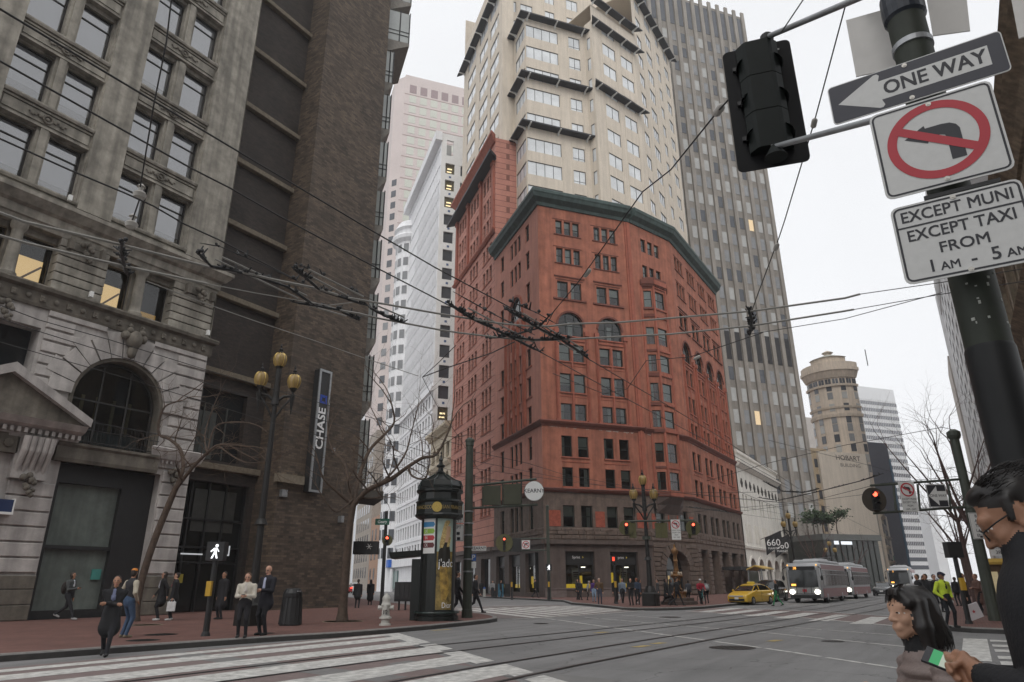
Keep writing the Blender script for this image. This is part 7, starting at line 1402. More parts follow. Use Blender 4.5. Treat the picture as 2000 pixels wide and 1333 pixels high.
frog([(875, 592), (920, 622), (960, 640), (1000, 660), (1060, 690)], 'left bar of the wire crossing before the brick building', .042, 12); frog([(985, 602), (1030, 628), (1060, 645), (1100, 665), (1150, 700)], 'right bar of the wire crossing before the brick building', .042, 12); frog([(955, 662), (1000, 655), (1050, 642), (1075, 615)], 'cross bar of the wire crossing before the brick building', .03, 8, rails=False); frog([(980, 655), (1040, 664), (1110, 662)], 'lower cross bar of the wire crossing', .04, 8, rails=False)
frog([(1000, 590), (1050, 612), (1090, 635)], 'upper bridging bar over the wire crossing', .018, 2, 6.05, False); frog([(885, 570), (960, 612), (1045, 655)], 'left bridging bar over the wire crossing', .018, 2, 6.05, False)
frog([(390, 475), (430, 482), (520, 520), (600, 558)], 'thin bridging bar over the left switch fitting', .014, 2, 6.05, False); frog([(575, 512), (640, 545), (735, 590)], 'thin bridging bar over the middle switch fitting', .014, 2, 6.05, False)
frog([(1462, 605), (1468, 622), (1467, 640), (1464, 655)], 'hanger cluster on the contact rods before the grey tower', .05, 10, rails=False); frog([(240, 470), (236, 490), (242, 515), (250, 540)], 'rusty hanger under the left insulator', .04, 8, rails=False)
frog([(1490, 940), (1530, 960), (1570, 962), (1600, 955)], 'far switch fitting before the grey tower foot', .07, 8, 6.4, False); frog([(1480, 972), (1520, 978), (1600, 960), (1680, 940), (1725, 925)], 'far switch fitting before the blank cream wall', .05, 9, 6.4, False); frog([(1340, 990), (1380, 995), (1420, 1000)], 'far small fitting before the brick base', .06, 6, 6.2, False)
INS = mat('porcelain', (.4, .38, .35), .35, .15, 8)
for px, py, z, lab in ((274, 376, 6.35, 'upper porcelain bell insulator at the left'), (258, 434, 6.15, 'lower porcelain bell insulator at the left')):
    p = onz(px, py, z); b = MB(); b.lathe([(.03, -.1), (.07, -.08), (.085, -.03), (.06, .0), (.03, .02), (.03, .07), (.055, .08), (.02, .12)], 12, p); single(b, 'insulator', INS, lab, 'insulator', tuple(p), 'insulators', True)
for px0, py0, px1, py1, z, lab in ((1141, 541, 1153, 526, 5.9, 'pale strain insulator on the slanting wire before the brick front'), (1396, 226, 1412, 205, 5.3, 'strain insulator next to the traffic signal'), (1588, 250, 1592, 232, 6.6, 'small strain insulator right of the traffic signal'), (1513, 490, 1519, 476, 6.0, 'pale strain insulator before the grey tower'), (1355, 702, 1368, 696, 5.8, 'small pale insulator across the brick arches')):
    a, c = onz(px0, py0, z), onz(px1, py1, z); b = MB(); b.tube([a, a.lerp(c, .2), a.lerp(c, .8), c], [.012, .035, .035, .012], 8); single(b, 'insulator', INS, lab, 'insulator', tuple(a), 'insulators', True)
p = onz(825, 737); b = MB(); b.ball(p, .06, 8, 5); [b.tube([p, p+d_*.2], [.03, .02], 5) for d_ in (Vector((1, .2, 0)), Vector((-.7, .7, .1)), Vector((.2, -.9, -.2)))]; single(b, 'wire_joint', BLACK, 'three-way wire joint before the white tower', 'wire fitting', tuple(p), 'switch fittings on the trolley wires')
# ================================================================== bare street trees
def grow(big, small, p, d, ln, r, lev, up=.25, spread=.75, maxlev=5, tw=None):
    n = 4 if lev < 3 else 3; pts = [p]; rad = [r]; q = Vector(p); v = Vector(d).normalized()
    for i in range(n):
        v = (v+Vector((random.gauss(0, .17), random.gauss(0, .17), random.gauss(0, .13)+up*.10))).normalized(); q = q+v*(ln/n); pts.append(q.copy()); rad.append(r*(1-.42*(i+1)/n))
    (big if r > .03 else small).tube(pts, rad, 6 if r > .05 else (5 if r > .02 else 3), False)
    if lev >= maxlev or r < .0045: return
    kids = random.choice((2, 3, 3)) if lev < maxlev-1 else random.choice((2, 3))
    for k in range(kids):
        i = n if k == 0 else random.randint(max(1, n-2), n); a = random.uniform(0, 2*pi); o = v.orthogonal().normalized(); o2 = v.cross(o); side = o*cos(a)+o2*sin(a)
        nd = (v*(1.0 if k == 0 else .65)+side*(spread*(.45 if k == 0 else 1))).normalized(); nd.z += up*.25
        grow(big, small, pts[i], nd, ln*random.uniform(.62, .84), rad[i]*(.82 if k == 0 else random.uniform(.5, .7)), lev+1, up, spread, maxlev)
def tree(label, base, limbs, maxlev=5, up=.25, spread=.8, seed=1, twl=1.0, m=BARK, mt=BARKT, side=3):
    """limbs: (points, start radius, end radius); the first is the trunk; smaller growth springs from the rest"""
    random.seed(seed); t = thing('bare_tree', label, 'tree', base, group='bare street trees'); tr = MB(); big = MB(); small = MB()
    for li, (pts, r0, r1) in enumerate(limbs):
        n = len(pts); fine = []
        for i in range(n-1):
            for k in range(4):
                f = k/4; p0 = pts[max(i-1, 0)]; p1, p2 = pts[i], pts[i+1]; p3 = pts[min(i+2, n-1)]; a = p1.lerp(p2, f)
                c = .5*((2*p1)+(p2-p0)*f+(2*p0-5*p1+4*p2-p3)*f*f+(3*p1-p0-3*p2+p3)*f**3); fine.append(c)
        fine.append(pts[-1]); m_ = len(fine); rad = [r0+(r1-r0)*i/(m_-1) for i in range(m_)]
        if li == 0: rad[0] *= 1.5; rad[1] *= 1.15
        (tr if li == 0 else big).tube(fine, rad, 10 if r0 > .1 else 7, True)
        if li > 0:
            v = (fine[-1]-fine[-2]).normalized(); L_ = (fine[-1]-fine[0]).length*.38*twl
            for k in range(2): grow(big, small, fine[-1], (v+Vector((random.gauss(0, .3), random.gauss(0, .3), random.gauss(.1, .2)))), L_, r1*.85, 1, up, spread, maxlev)
            for i in range(2, m_-1, 2):
                for _ in range(side-2 if side > 2 else 1):
                    v = (fine[i+1]-fine[i]).normalized(); o = Vector((random.gauss(0, 1), random.gauss(0, 1), random.gauss(.35, .7))); o = (o-v*o.dot(v)).normalized(); grow(big, small, fine[i], o+v*.4, L_*random.uniform(.5, .9), rad[i]*random.uniform(.3, .5), 2, up, spread, maxlev)
    tr.build('trunk', m, t, True); big.build('limbs', m, t, True); small.build('twigs', mt, t); return t
bs = onz(668, 1214, .15); dd = bs.dot(_fh)
def tp_(px, py, k=0.): return atd(px, py, dd+k)
tree('bare pollarded tree with knotted branches in front of the brown brick corner', bs,
     [([bs, tp_(674, 1120), tp_(680, 1050), tp_(690, 985)], .17, .13),
      ([tp_(690, 988), tp_(718, 958, -.3), tp_(762, 937, -.8), tp_(797, 912, -1.0), tp_(825, 895, -1), tp_(852, 888, -.8), tp_(872, 852, -.6), tp_(882, 825, -.5)], .11, .03),
      ([tp_(690, 990), tp_(702, 930, .4), tp_(722, 880, .8), tp_(750, 850, 1.0), tp_(770, 825, 1.2), tp_(765, 790, 1.0)], .1, .035),
      ([tp_(688, 985), tp_(680, 940, .3), tp_(672, 905, .9), tp_(650, 880, 1.4), tp_(640, 850, 1.6)], .08, .03),
      ([tp_(686, 985), tp_(655, 958, -.6), tp_(632, 935, -1.0), tp_(622, 905, -1.2)], .07, .025),
      ([tp_(715, 960, -.2), tp_(755, 935, .5), tp_(790, 890, 1.0), tp_(802, 850, 1.2), tp_(815, 800, 1.3)], .06, .02),
      ([tp_(797, 912, -1), tp_(805, 930, -1.2), tp_(830, 935, -1.3), tp_(838, 905, -1.3), tp_(838, 875, -1.2)], .05, .02),
      ([tp_(690, 975), tp_(660, 1000, -.5), tp_(640, 985, -1), tp_(618, 950, -1.1)], .04, .015)], 6, .28, .85, 5, .95)
bs2 = onz(262, 1214, .15); d2 = bs2.dot(_fh)
def tq_(px, py, k=0.): return atd(px, py, d2+k)
tree('leaning bare tree with fine twigs in front of the limestone pier', bs2,
     [([bs2, tq_(275, 1140), tq_(300, 1060), tq_(330, 985), tq_(345, 950)], .16, .12),
      ([tq_(345, 950), tq_(358, 915, .1), tq_(352, 878, .3), tq_(330, 858, .4), tq_(312, 850, .4), tq_(310, 825, .3), tq_(322, 795, .2), tq_(345, 785, 0)], .09, .03),
      ([tq_(340, 960), tq_(375, 915, -.4), tq_(405, 885, -.8), tq_(425, 870, -1.0), tq_(448, 870, -1.1)], .09, .03),
      ([tq_(405, 885, -.8), tq_(420, 835, -.6), tq_(455, 825, -.9), tq_(500, 830, -1.4), tq_(528, 850, -1.7)], .045, .018),
      ([tq_(425, 870, -1), tq_(460, 895, -1.3), tq_(490, 905, -1.7), tq_(535, 900, -2)], .04, .015),
      ([tq_(405, 888, -.8), tq_(400, 850, .2), tq_(415, 800, .6), tq_(430, 765, .8)], .04, .015),
      ([tq_(430, 868, -1), tq_(470, 870, -.4), tq_(505, 885, 0), tq_(540, 925, .2)], .035, .012)], 6, .12, .9, 9, 1.1)
def street_tree(x, y, h, label, seed, lev=5, m=mat('red_brown_bark', (.10, .062, .055), .9, .3, 5), k=1.0):
    random.seed(seed); b0 = Vector((x, y, .15)); fk = b0+Vector((random.uniform(-.2, .2), random.uniform(-.2, .2), h*.32)); L_ = []
    for i in range(6):
        a = i*pi/3+random.uniform(-.4, .4); d_ = Vector((cos(a), sin(a), 0)); sp_ = h*.22*random.uniform(.6, 1.1)*k; L_.append(([fk, fk+d_*sp_*.5+Vector((0, 0, h*.16)), fk+d_*sp_+Vector((0, 0, h*.36*random.uniform(.8, 1.15)))], .09, .03))
    return tree(label, b0, [([b0, b0.lerp(fk, .5), fk], .17, .12)]+L_, lev, .3, .75, seed, .8, m, m)
street_tree(57, -.6, 16, 'tall bare street tree behind the right gantry of signs', 21, 5); street_tree(36, -.75, 9.5, 'reddish bare street tree behind the bus lane plate', 22, 5, k=.8)
street_tree(78, -.6, 12, 'farther bare street tree down the right pavement', 23, 4); street_tree(105, -.6, 12, 'most distant bare street tree on the right pavement', 24, 4)
street_tree(92, 14.2, 8.5, 'bare brown tree in front of the low glass pavilion', 25, 4); street_tree(124, 14.2, 9, 'bare tree past the glass pavilion on the left pavement', 26, 4); street_tree(150, 14.3, 9, 'most distant bare tree on the left pavement', 27, 4)
# small green trees on the pavilion roof: leaves as many small faces
LEAF = mat('dark_leaf', (.035, .06, .025), .7, .4, 6)
def leafy(p, h, r, label, seed):
    random.seed(seed); t = thing('roof_tree', label, 'tree', p, group='green trees on the pavilion roof'); b = MB(); top = p+Vector((0, 0, h*.55)); b.tube([p, p.lerp(top, .5)+Vector((.2, .1, 0)), top], [.12, .09, .06], 6)
    cs = []
    for i in range(7): a = i*.9; q = top+Vector((cos(a)*r*.7, sin(a)*r*.7, random.uniform(.1, .45)*h)); b.tube([top, q], [.05, .02], 4); cs.append(q)
    b.build('trunk', BARK, t); c = MB()
    for q in cs:
        for _ in range(70):
            d_ = Vector((random.gauss(0, r*.3), random.gauss(0, r*.3), random.gauss(0, h*.09))); c0 = q+d_; u = Vector((random.gauss(0, 1), random.gauss(0, 1), random.gauss(0, .6))).normalized()*.16; v = u.orthogonal().normalized()*.12; c.add([c0-u-v, c0+u-v, c0+u+v, c0-u+v], [(0, 1, 2, 3)])
    c.build('crown', LEAF, t)
zq = FQ.px(1650, 1052)[1]+.6
for i, (px, h, r, lab) in enumerate(((1622, 3.6, 1.7, 'dark green roof tree by the grey tower foot'), (1640, 3.2, 1.5, 'dark green roof tree in the middle of the pavilion roof'), (1668, 3.9, 1.8, 'spreading green roof tree in front of the blank cream wall'))):
    s_ = FQ.px(px, 1060)[0]; leafy(FQ.pt(s_, zq, -3), h, r, lab, 40+i)
random.seed(99)
# ================================================================== vehicles
TYRE = mat('tyre_rubber', (.02, .02, .021), .8, .1, 5); RIM = mat('alloy_rim', (.3, .3, .31), .35, .1, 8, metal=.8); CGL = mat('car_glass', (.015, .017, .018), .05, 0, spec=.7)
HLON = emis('headlamp_on', (1, .95, .8), 9.0); HLOFF = mat('headlamp_off', (.5, .52, .54), .15, 0, spec=.8); TLON = emis('tail_lamp', (1, .06, .03), 2.5)
def wheel(t, x, y, r, wd, z0=0.):
    b = MB(); n = 18; b.rings([[(x+q*cos(2*pi*j/n), y+o, z0+r+q*sin(2*pi*j/n)) for j in range(n)] for q, o in ((r*.62, -wd/2), (r*.95, -wd/2), (r, -wd*.3), (r, wd*.3), (r*.95, wd/2), (r*.62, wd/2))], True); o_ = b.build('wheel', TYRE, t, local=True)
    b = MB(); b.rings([[(x+q*cos(2*pi*j/n), y+o, z0+r+q*sin(2*pi*j/n)) for j in range(n)] for q, o in ((r*.6, -wd/2-.01), (r*.2, -wd/2-.03), (r*.2, wd/2+.03), (r*.6, wd/2+.01))], True); q_ = b.build('rim', RIM, o_, local=True)
def sect(x, hw, z0, z1, rnd=.12, crown=.0):
    """one rounded cross-section of a body, in the plane x"""
    q = []
    for sy, sz, a0 in ((1, -1, -pi/2), (1, 1, 0), (-1, 1, pi/2), (-1, -1, pi)):
        cy = sy*(hw-rnd); cz = (z0+rnd*.7) if sz < 0 else (z1-rnd)
        for i in range(4): a = a0+i*pi/6; q.append((x, cy+rnd*cos(a), cz+(rnd*.7 if sz < 0 else rnd)*sin(a)+(crown if (sz > 0) else 0)))
    return q
def car(label, loc, rz, paint, kind='hatch', s=1.0, lights='off', group='cars on the street', extra=None, cat='car'):
    """x forward, wheels on z = 0"""
    t = thing('car', label, cat, loc, rz, group); t.scale = (s, s, s)
    if kind == 'hatch': L, Wd, H = 4.46, 1.75, 1.5; prof = [(2.23, .62, .32, .60), (2.12, .80, .22, .72), (1.75, .86, .2, .84), (1.2, .875, .2, .98), (.9, .875, .2, 1.02), (-1.6, .875, .2, 1.05), (-2.05, .84, .24, 1.06), (-2.23, .74, .34, .98)]; cab = [(1.15, .72, 1.0), (.55, .64, 1.36), (.1, .60, 1.47), (-.7, .60, 1.48), (-1.5, .6, 1.36), (-2.1, .66, 1.08)]
    elif kind == 'suv': L, Wd, H = 4.8, 1.88, 1.75; prof = [(2.4, .72, .36, .8), (2.3, .86, .28, .98), (1.8, .92, .26, 1.06), (1.15, .93, .26, 1.1), (-2.1, .93, .26, 1.14), (-2.35, .9, .3, 1.12), (-2.4, .84, .4, 1.0)]; cab = [(1.1, .78, 1.1), (.55, .7, 1.6), (.2, .68, 1.72), (-1.6, .68, 1.72), (-2.1, .7, 1.6), (-2.35, .76, 1.12)]
    else: L, Wd, H = 4.7, 1.8, 1.45; prof = [(2.35, .66, .32, .62), (2.22, .82, .22, .74), (1.7, .88, .2, .86), (1.0, .89, .2, .96), (-1.5, .89, .2, 1.0), (-2.2, .86, .24, .98), (-2.35, .76, .34, .9)]; cab = [(1.0, .74, .95), (.3, .64, 1.34), (-.1, .62, 1.42), (-.8, .62, 1.42), (-1.3, .64, 1.32), (-1.95, .7, 1.0)]
    b = MB(); b.rings([sect(x, hw, z0, z1, .13) for x, hw, z0, z1 in prof]); b.build('body', paint, t, True, True)
    b = MB(); b.rings([[(x, -hw, .9), (x, -hw*.97, min(z, .98+(z-.98)*.9)), (x, -hw*.8, z), (x, hw*.8, z), (x, hw*.97, min(z, .98+(z-.98)*.9)), (x, hw, .9)] for x, hw, z in cab]); b.build('cabin_glass', CGL, t, True, True)
    b = MB(); rf = cab[1:-1]; b.rings([[(x, -hw*.84, z-.015), (x, -hw*.8, z+.02), (x, 0, z+.035), (x, hw*.8, z+.02), (x, hw*.84, z-.015)] for x, hw, z in rf]); b.build('roof', paint, t, True, True)
    for sg in (-1, 1):
        for i0, i1 in ((0, 1), (2, 3), (3, 4)) if kind != 'suv' else ((0, 1), (2, 3)):
            x0, w0, z0 = cab[i0]; x1, w1, z1 = cab[i1]
            if i0 == 2: x0, w0, z0 = cab[2][0]-.1, cab[2][1], cab[2][2]; x1, w1, z1 = x0-.08, w0*1.2, .98
            if i0 == 3: x0, w0, z0 = cab[4][0] if kind != 'suv' else -1.6, cab[4][1], cab[4][2]; x1, w1, z1 = cab[5][0], cab[5][1], 1.0
            p = MB(); p.tube([(x0, sg*w0*1.0, z0-.06), (x1, sg*w1*1.0, z1-.05)], .035, 5); p.build('pillar', paint, t, local=True)
        b = MB(); b.ball((cab[0][0]-.25, sg*(Wd/2+.09), 1.02), .1, 8, 6, (.6, 1, .75)); b.build('mirror', paint, t, local=True)
        b = MB(); b.ball((prof[1][0]-.12, sg*prof[1][1]*.76, prof[1][3]-.08), .17, 8, 6, (1.0, .9, .5)); b.build('headlight', HLON if lights == 'on' else HLOFF, t, local=True)
        b = MB(); b.box(prof[-1][0]-.03, prof[-1][0]+.12, sg*.62-.14, sg*.62+.14, .78, .98); b.build('tail_light', TLON if lights == 'brake' else SIGNR, t, local=True)
        for xx in (prof[0][0]-.9, prof[-1][0]+.85): wheel(t, xx, sg*(Wd/2-.1), .32 if kind != 'suv' else .37, .21)
        b = MB(); b.box(-.02, .0, sg*Wd*.5-.005, sg*Wd*.5+.006, .3, .98); b.build('door_seam', BLACK, t, local=True); b = MB(); b.box(-.25, -.1, sg*Wd*.5-.01, sg*Wd*.5+.025, .82, .85); b.build('door_handle', BLACK, t, local=True)
    x = prof[0][0]; b = MB(); b.box(x-.12, x+.015, -.62, .62, .3, .46); b.build('grille', BLACK, t, local=True); b = MB(); b.box(x, x+.03, -.16, .16, .42, .56); b.build('licence_plate', WHITE, t, local=True); b = MB(); b.box(prof[-1][0]-.04, prof[-1][0]+.02, -.16, .16, .6, .74); b.build('licence_plate', WHITE, t, local=True)
    if extra == 'taxi':
        b = MB(); b.bev(-.35, -.1, -.3, .3, 1.5, 1.66, .05); b.build('roof_sign', mat('taxi_sign', (.6, .45, .06), .5, .1, 6), t, local=True)
        b = MB(); b.box(2.2, 2.27, -.55, .55, .6, .68); b.build('bonnet_emblem', HLOFF, t, local=True)
    return t
TAXI = mat('taxi_yellow', (.62, .38, .03), .35, .06, 3, coat=.5); CBLK = mat('car_black', (.015, .016, .018), .25, .05, 3, coat=.7); CWHT = mat('car_white', (.62, .63, .64), .3, .04, 3, coat=.5); CRED = mat('car_red', (.35, .03, .03), .3, .05, 3, coat=.5); CSIL = mat('car_silver', (.4, .41, .42), .35, .05, 3, metal=.5)
SC = .9
def face_cam(p, off): return atan2(-p.y, -p.x)+R(off)
p = onz(1469, 1184)*1.06; p.z = 0; car('yellow taxi waiting at the far crosswalk beside the red brick building', p, pi+R(-14), TAXI, 'hatch', SC+.02, extra='taxi', group='cars on the main street')
p = onz(1506, 1180)*1.12; p.z = 0; car('black car queued behind the yellow taxi', p, pi+R(-4), CBLK, 'suv', .95, group='cars on the main street')
p = onz(1728, 1171)*1.25; p.z = 0; car('dark car with headlights on behind the second bus', p, pi, CBLK, 'sedan', 1.0, 'on', group='cars on the main street')
p = onz(1888, 1172); p.z = 0; car('white car with red tail lights driving away by the right pavement', Vector((62, 1.9+.2, 0)), 0, CWHT, 'suv', 1.0, 'brake', group='cars on the main street')
kq = FK.pt(-70, 0, 9); car('red-lit car far down the side street', FK.pt(-62, 0, 11.5), KA, CRED, 'sedan', 1, 'brake', group='cars in the side street'); car('white car far down the side street showing tail lights', FK.pt(-78, 0, 8.0), KA, CWHT, 'suv', 1, 'brake', group='cars in the side street'); car('silver car far down the side street ahead of the white one', FK.pt(-95, 0, 8.2), KA, CSIL, 'sedan', 1, 'brake', group='cars in the side street')
BRED = mat('bus_red', (.20, .022, .025), .4, .1, 2, coat=.3); BSIL = mat('bus_silver', (.40, .41, .42), .4, .08, 2, metal=.2, coat=.2); BGL = mat('bus_glass', (.03, .034, .035), .06, .1, 1, spec=.7)
def bus(label, loc, rz, L=12.0, s=1.0, route='38'):
    t = thing('bus', label, 'bus', loc, rz, 'red and silver buses'); t.scale = (s, s, s); hw = 1.27; H = 3.05
    b = MB(); b.rings([sect(x, w_, z0, z1, .2) for x, w_, z0, z1 in ((0, 1.1, .55, 2.75), (-.12, 1.24, .4, 2.95), (-.5, hw, .35, H), (-L+.3, hw, .35, H), (-L, 1.15, .5, 2.9))]); b.build('body', BSIL, t, True, True)
    b = MB(); [b.box(-L+.4, -1.0, sg*hw-.012, sg*hw+.012, 2.55, 2.95) for sg in (-1, 1)]; b.build('red_band', BRED, t, local=True); b = MB(); [b.box(-L+.4, -.7, sg*hw-.014, sg*hw+.014, .42, 1.1) for sg in (-1, 1)]; b.build('red_skirt', BRED, t, local=True)
    for sg in (-1, 1):
        n = int(L/1.5)
        for i in range(n): x = -1.2-i*1.45; b = MB(); b.box(x-1.35, x, sg*hw-.02, sg*hw+.02, 1.3, 2.5); w_ = b.build('side_window', BGL, t, local=True); b = MB(); b.box(x-1.35, x, sg*hw-.026, sg*hw+.026, 2.15, 2.2); b.box(x-.05, x+.0, sg*hw-.026, sg*hw+.026, 1.3, 2.5); b.build('window_bar', STEEL, w_, local=True)
        for x in (-2.2, -L+3.2): wheel(t, x, sg*(hw-.15), .48, .3)
        b = MB(); b.tube([(-.15, sg*1.2, 2.75), (.22, sg*1.45, 2.6), (.22, sg*1.45, 2.0)], .035, 5); b.ball((.22, sg*1.45, 1.9), .16, 6, 5, (.5, .7, 1.3)); b.build('mirror', BLACK, t, local=True)
        b = MB(); b.ball((.0, sg*.95, .85), .17, 10, 6, (.5, 1.2, 1)); b.build('headlight', HLON, t, local=True); b = MB(); b.ball((-.05, sg*1.1, 2.88), .06, 6, 4); b.build('marker_lamp', emis('amber_marker', (1, .5, .1), 1.5), t, local=True)
    b = MB(); b.rings([[(.03, -1.08, z), (.05, 0, z), (.03, 1.08, z)] for z in (1.22, 2.5)], False, False); b.f = [tuple(reversed(f)) for f in b.f]; b.build('windscreen', BGL, t, local=True)
    b = MB(); b.box(.02, .06, -1.0, 1.0, 2.5, 2.78); b.build('destination_panel', BLACK, t, local=True); tm = text_mb(route, .2, 1, 0); tm.v = [(.075, x-.55, 2.64+z) for x, y, z in tm.v]; tm.build('route_number', emis('amber_led', (1, .45, .08), 2), t, local=True); b = MB(); b.box(.055, .07, -.95, -.6, 1.3, 1.45); b.build('dash_sign', emis('amber_led', (1, .45, .08), 2), t, local=True)
    b = MB(); b.box(-.05, .1, -1.12, 1.12, .4, .62); b.build('bumper', BLACK, t, local=True)
    b = MB(); [b.tube(q, .025, 5) for q in ([(.1, -.8, .7), (.35, -.8, .7), (.35, .8, .7), (.1, .8, .7)], [(.2, -.8, 1.2), (.2, .8, 1.2)], [(.2, -.55, .7), (.2, -.55, 1.2)], [(.2, .55, .7), (.2, .55, 1.2)], [(.2, 0, .7), (.2, 0, 1.2)])]; b.build('bicycle_rack', BLACK, t, local=True); b = MB(); b.box(.05, .07, -.16, .16, .85, 1.05); b.build('red_plate', SIGNR, t, local=True)
    b = MB(); b.bev(-L+1.0, -1.6, -1.0, 1.0, H-.02, H+.28, .12); b.bev(-L*.6, -L*.35, -.8, .8, H+.2, H+.42, .1); b.build('roof_unit', mat('bus_roof_grey', (.42, .43, .44), .6, .1, 2), t, local=True)
    b = MB(); [b.tube([(-L*.5, sg*.3, H+.45), (-L+.3, sg*.3, H+.75)], .03, 5) for sg in (-1, 1)]; b.build('trolley_booms', BLACK, t, local=True)
    return t
p = onz(1576, 1183)*1.1; bx = p.x; by = p.y; bus('leading red and silver bus with headlights on', (bx, by, 0), pi+R(-2), 12.0, .93, '38')
bus('second red and silver bus close behind the leading one', (bx+14.2, by-.4, 0), pi+R(-2), 12.0, .93, '31'); bus('third red and silver bus far up the street', (bx+44, by-3.5, 0), pi, 12.0, 1.0, '5')
# ================================================================== people: one continuous skin grown from a posed skeleton
def surf_nets(F, org, h):
    S = F < 0; nx, ny, nz = F.shape; c = [(0, 0, 0), (1, 0, 0), (0, 1, 0), (1, 1, 0), (0, 0, 1), (1, 0, 1), (0, 1, 1), (1, 1, 1)]
    def sl(A, o): return A[o[0]:nx-1+o[0], o[1]:ny-1+o[1], o[2]:nz-1+o[2]]
    cnt = sum(sl(S, o).astype(np.int8) for o in c); act = (cnt > 0) & (cnt < 8); idx = np.full(act.shape, -1, np.int32); I = np.argwhere(act); idx[act] = np.arange(len(I))
    acc = np.zeros((len(I), 3)); num = np.zeros(len(I))
    for a in range(8):
        for ax in range(3):
            if c[a][ax]: continue
            b_ = list(c[a]); b_[ax] = 1; fa_ = F[I[:, 0]+c[a][0], I[:, 1]+c[a][1], I[:, 2]+c[a][2]]; fb_ = F[I[:, 0]+b_[0], I[:, 1]+b_[1], I[:, 2]+b_[2]]; m = (fa_ < 0) != (fb_ < 0)
            t = np.where(m, fa_/np.where(m, fa_-fb_, 1), 0); p = np.tile(np.array(c[a], float), (len(I), 1)); p[:, ax] += t; acc += p*m[:, None]; num += m
    V = (I+acc/np.maximum(num, 1)[:, None])*h+np.array(org); Q = []
    for ax in range(3):
        u, v = (ax+1) % 3, (ax+2) % 3; A0, A1 = [slice(1, -1)]*3, [slice(1, -1)]*3
        A0[ax] = slice(0, -1); A1[ax] = slice(1, None); d0 = S[tuple(A0)]; d1 = S[tuple(A1)]; E = np.argwhere(d0 != d1); off = np.ones(3, int); off[ax] = 0; G = E+off
        ins = d0[tuple(E.T)]; q = []
        for du, dv in ((1, 1), (0, 1), (0, 0), (1, 0)): g_ = G.copy(); g_[:, u] -= du; g_[:, v] -= dv; q.append(idx[tuple(g_.T)])
        q = np.stack(q, 1); q[~ins] = q[~ins][:, ::-1]; Q.append(q)
    return V, np.concatenate(Q)
def figure(prims, h, k=.02):
    """prims: ('c', a, b, ra, rb, mat, sy) tapered limbs or ('e', centre, radii, rot3x3, mat)"""
    lo = np.array([1e9]*3); hi = -lo
    for q in prims:
        if q[0] == 'c': pts = np.array([q[1], q[2]]); r = max(q[3], q[4])
        else: pts = np.array([q[1]]); r = max(q[2])
        lo = np.minimum(lo, pts.min(0)-r); hi = np.maximum(hi, pts.max(0)+r)
    lo -= 3*h+k; hi += 3*h+k; n = np.ceil((hi-lo)/h).astype(int)+1; F = np.full(n, 1.0, np.float32); RAW = np.full(n, 1.0, np.float32); LAB = np.zeros(n, np.int8)
    for q in prims:
        kk = k
        if q[0] == 'c': pts = np.array([q[1], q[2]], float); r = max(q[3], q[4])
        else: pts = np.array([q[1]], float); r = max(q[2])
        i0 = np.maximum(((pts.min(0)-r-k-2*h-lo)/h).astype(int), 0); i1 = np.minimum(((pts.max(0)+r+k+2*h-lo)/h).astype(int)+2, n); sl = tuple(slice(a, b) for a, b in zip(i0, i1))
        X, Y, Z = np.meshgrid(*[lo[i]+h*np.arange(i0[i], i1[i]) for i in range(3)], indexing='ij', sparse=True)
        if q[0] == 'c':
            a, b = pts; sy = q[6] if len(q) > 6 else 1.; d = b-a; d = d*np.array([1, 1/sy, 1]); L2 = max((d*d).sum(), 1e-9); x, y, z = X-a[0], (Y-a[1])/sy, Z-a[2]
            t = np.clip((x*d[0]+y*d[1]+z*d[2])/L2, 0, 1); D = (np.sqrt((x-t*d[0])**2+(y-t*d[1])**2+(z-t*d[2])**2)-(q[3]+(q[4]-q[3])*t))*min(1, sy); lab = q[5]
        else:
            Rm = np.array(q[3]) if q[3] is not None else np.eye(3); x, y, z = X-pts[0][0], Y-pts[0][1], Z-pts[0][2]; rr = q[2]
            e = [(Rm[0][i]*x+Rm[1][i]*y+Rm[2][i]*z)/rr[i] for i in range(3)]; D = (np.sqrt(e[0]**2+e[1]**2+e[2]**2)-1)*min(rr); lab = q[4]
            if len(q) > 5: kk = q[5]
        D = D.astype(np.float32); f = F[sl]; hh = np.clip(.5+.5*(f-D)/kk, 0, 1); F[sl] = f+(D-f)*hh-kk*hh*(1-hh); better = D < RAW[sl]; LAB[sl][better] = lab; RAW[sl] = np.minimum(RAW[sl], D)
    V, Q = surf_nets(F, lo, h); C = V[Q].mean(1); g_ = np.clip(np.round((C-lo)/h).astype(int), 0, n-1); return V, Q, LAB[tuple(g_.T)], C
def fig_obj(name, prims, mats, h, parent, k=.02, post=None):
    V, Q, lab, C = figure(prims, h, k); me = bpy.data.meshes.new(name); me.vertices.add(len(V)); me.vertices.foreach_set('co', V.ravel()); me.loops.add(Q.size); me.loops.foreach_set('vertex_index', Q.ravel().astype(np.int32)); me.polygons.add(len(Q)); me.polygons.foreach_set('loop_start', np.arange(0, Q.size, 4, dtype=np.int32))
    for m in mats: me.materials.append(m)
    if post is not None: lab = post(lab.copy(), C)
    me.polygons.foreach_set('material_index', lab.astype(np.int32)); me.polygons.foreach_set('use_smooth', [True]*len(Q)); me.update(calc_edges=True); me.validate()
    o = bpy.data.objects.new(name, me); COL.objects.link(o); o.parent = parent; return o
def rotz(a): return np.array([[cos(a), -sin(a), 0], [sin(a), cos(a), 0], [0, 0, 1]])
def rotx(a): return np.array([[1, 0, 0], [0, cos(a), -sin(a)], [0, sin(a), cos(a)]])
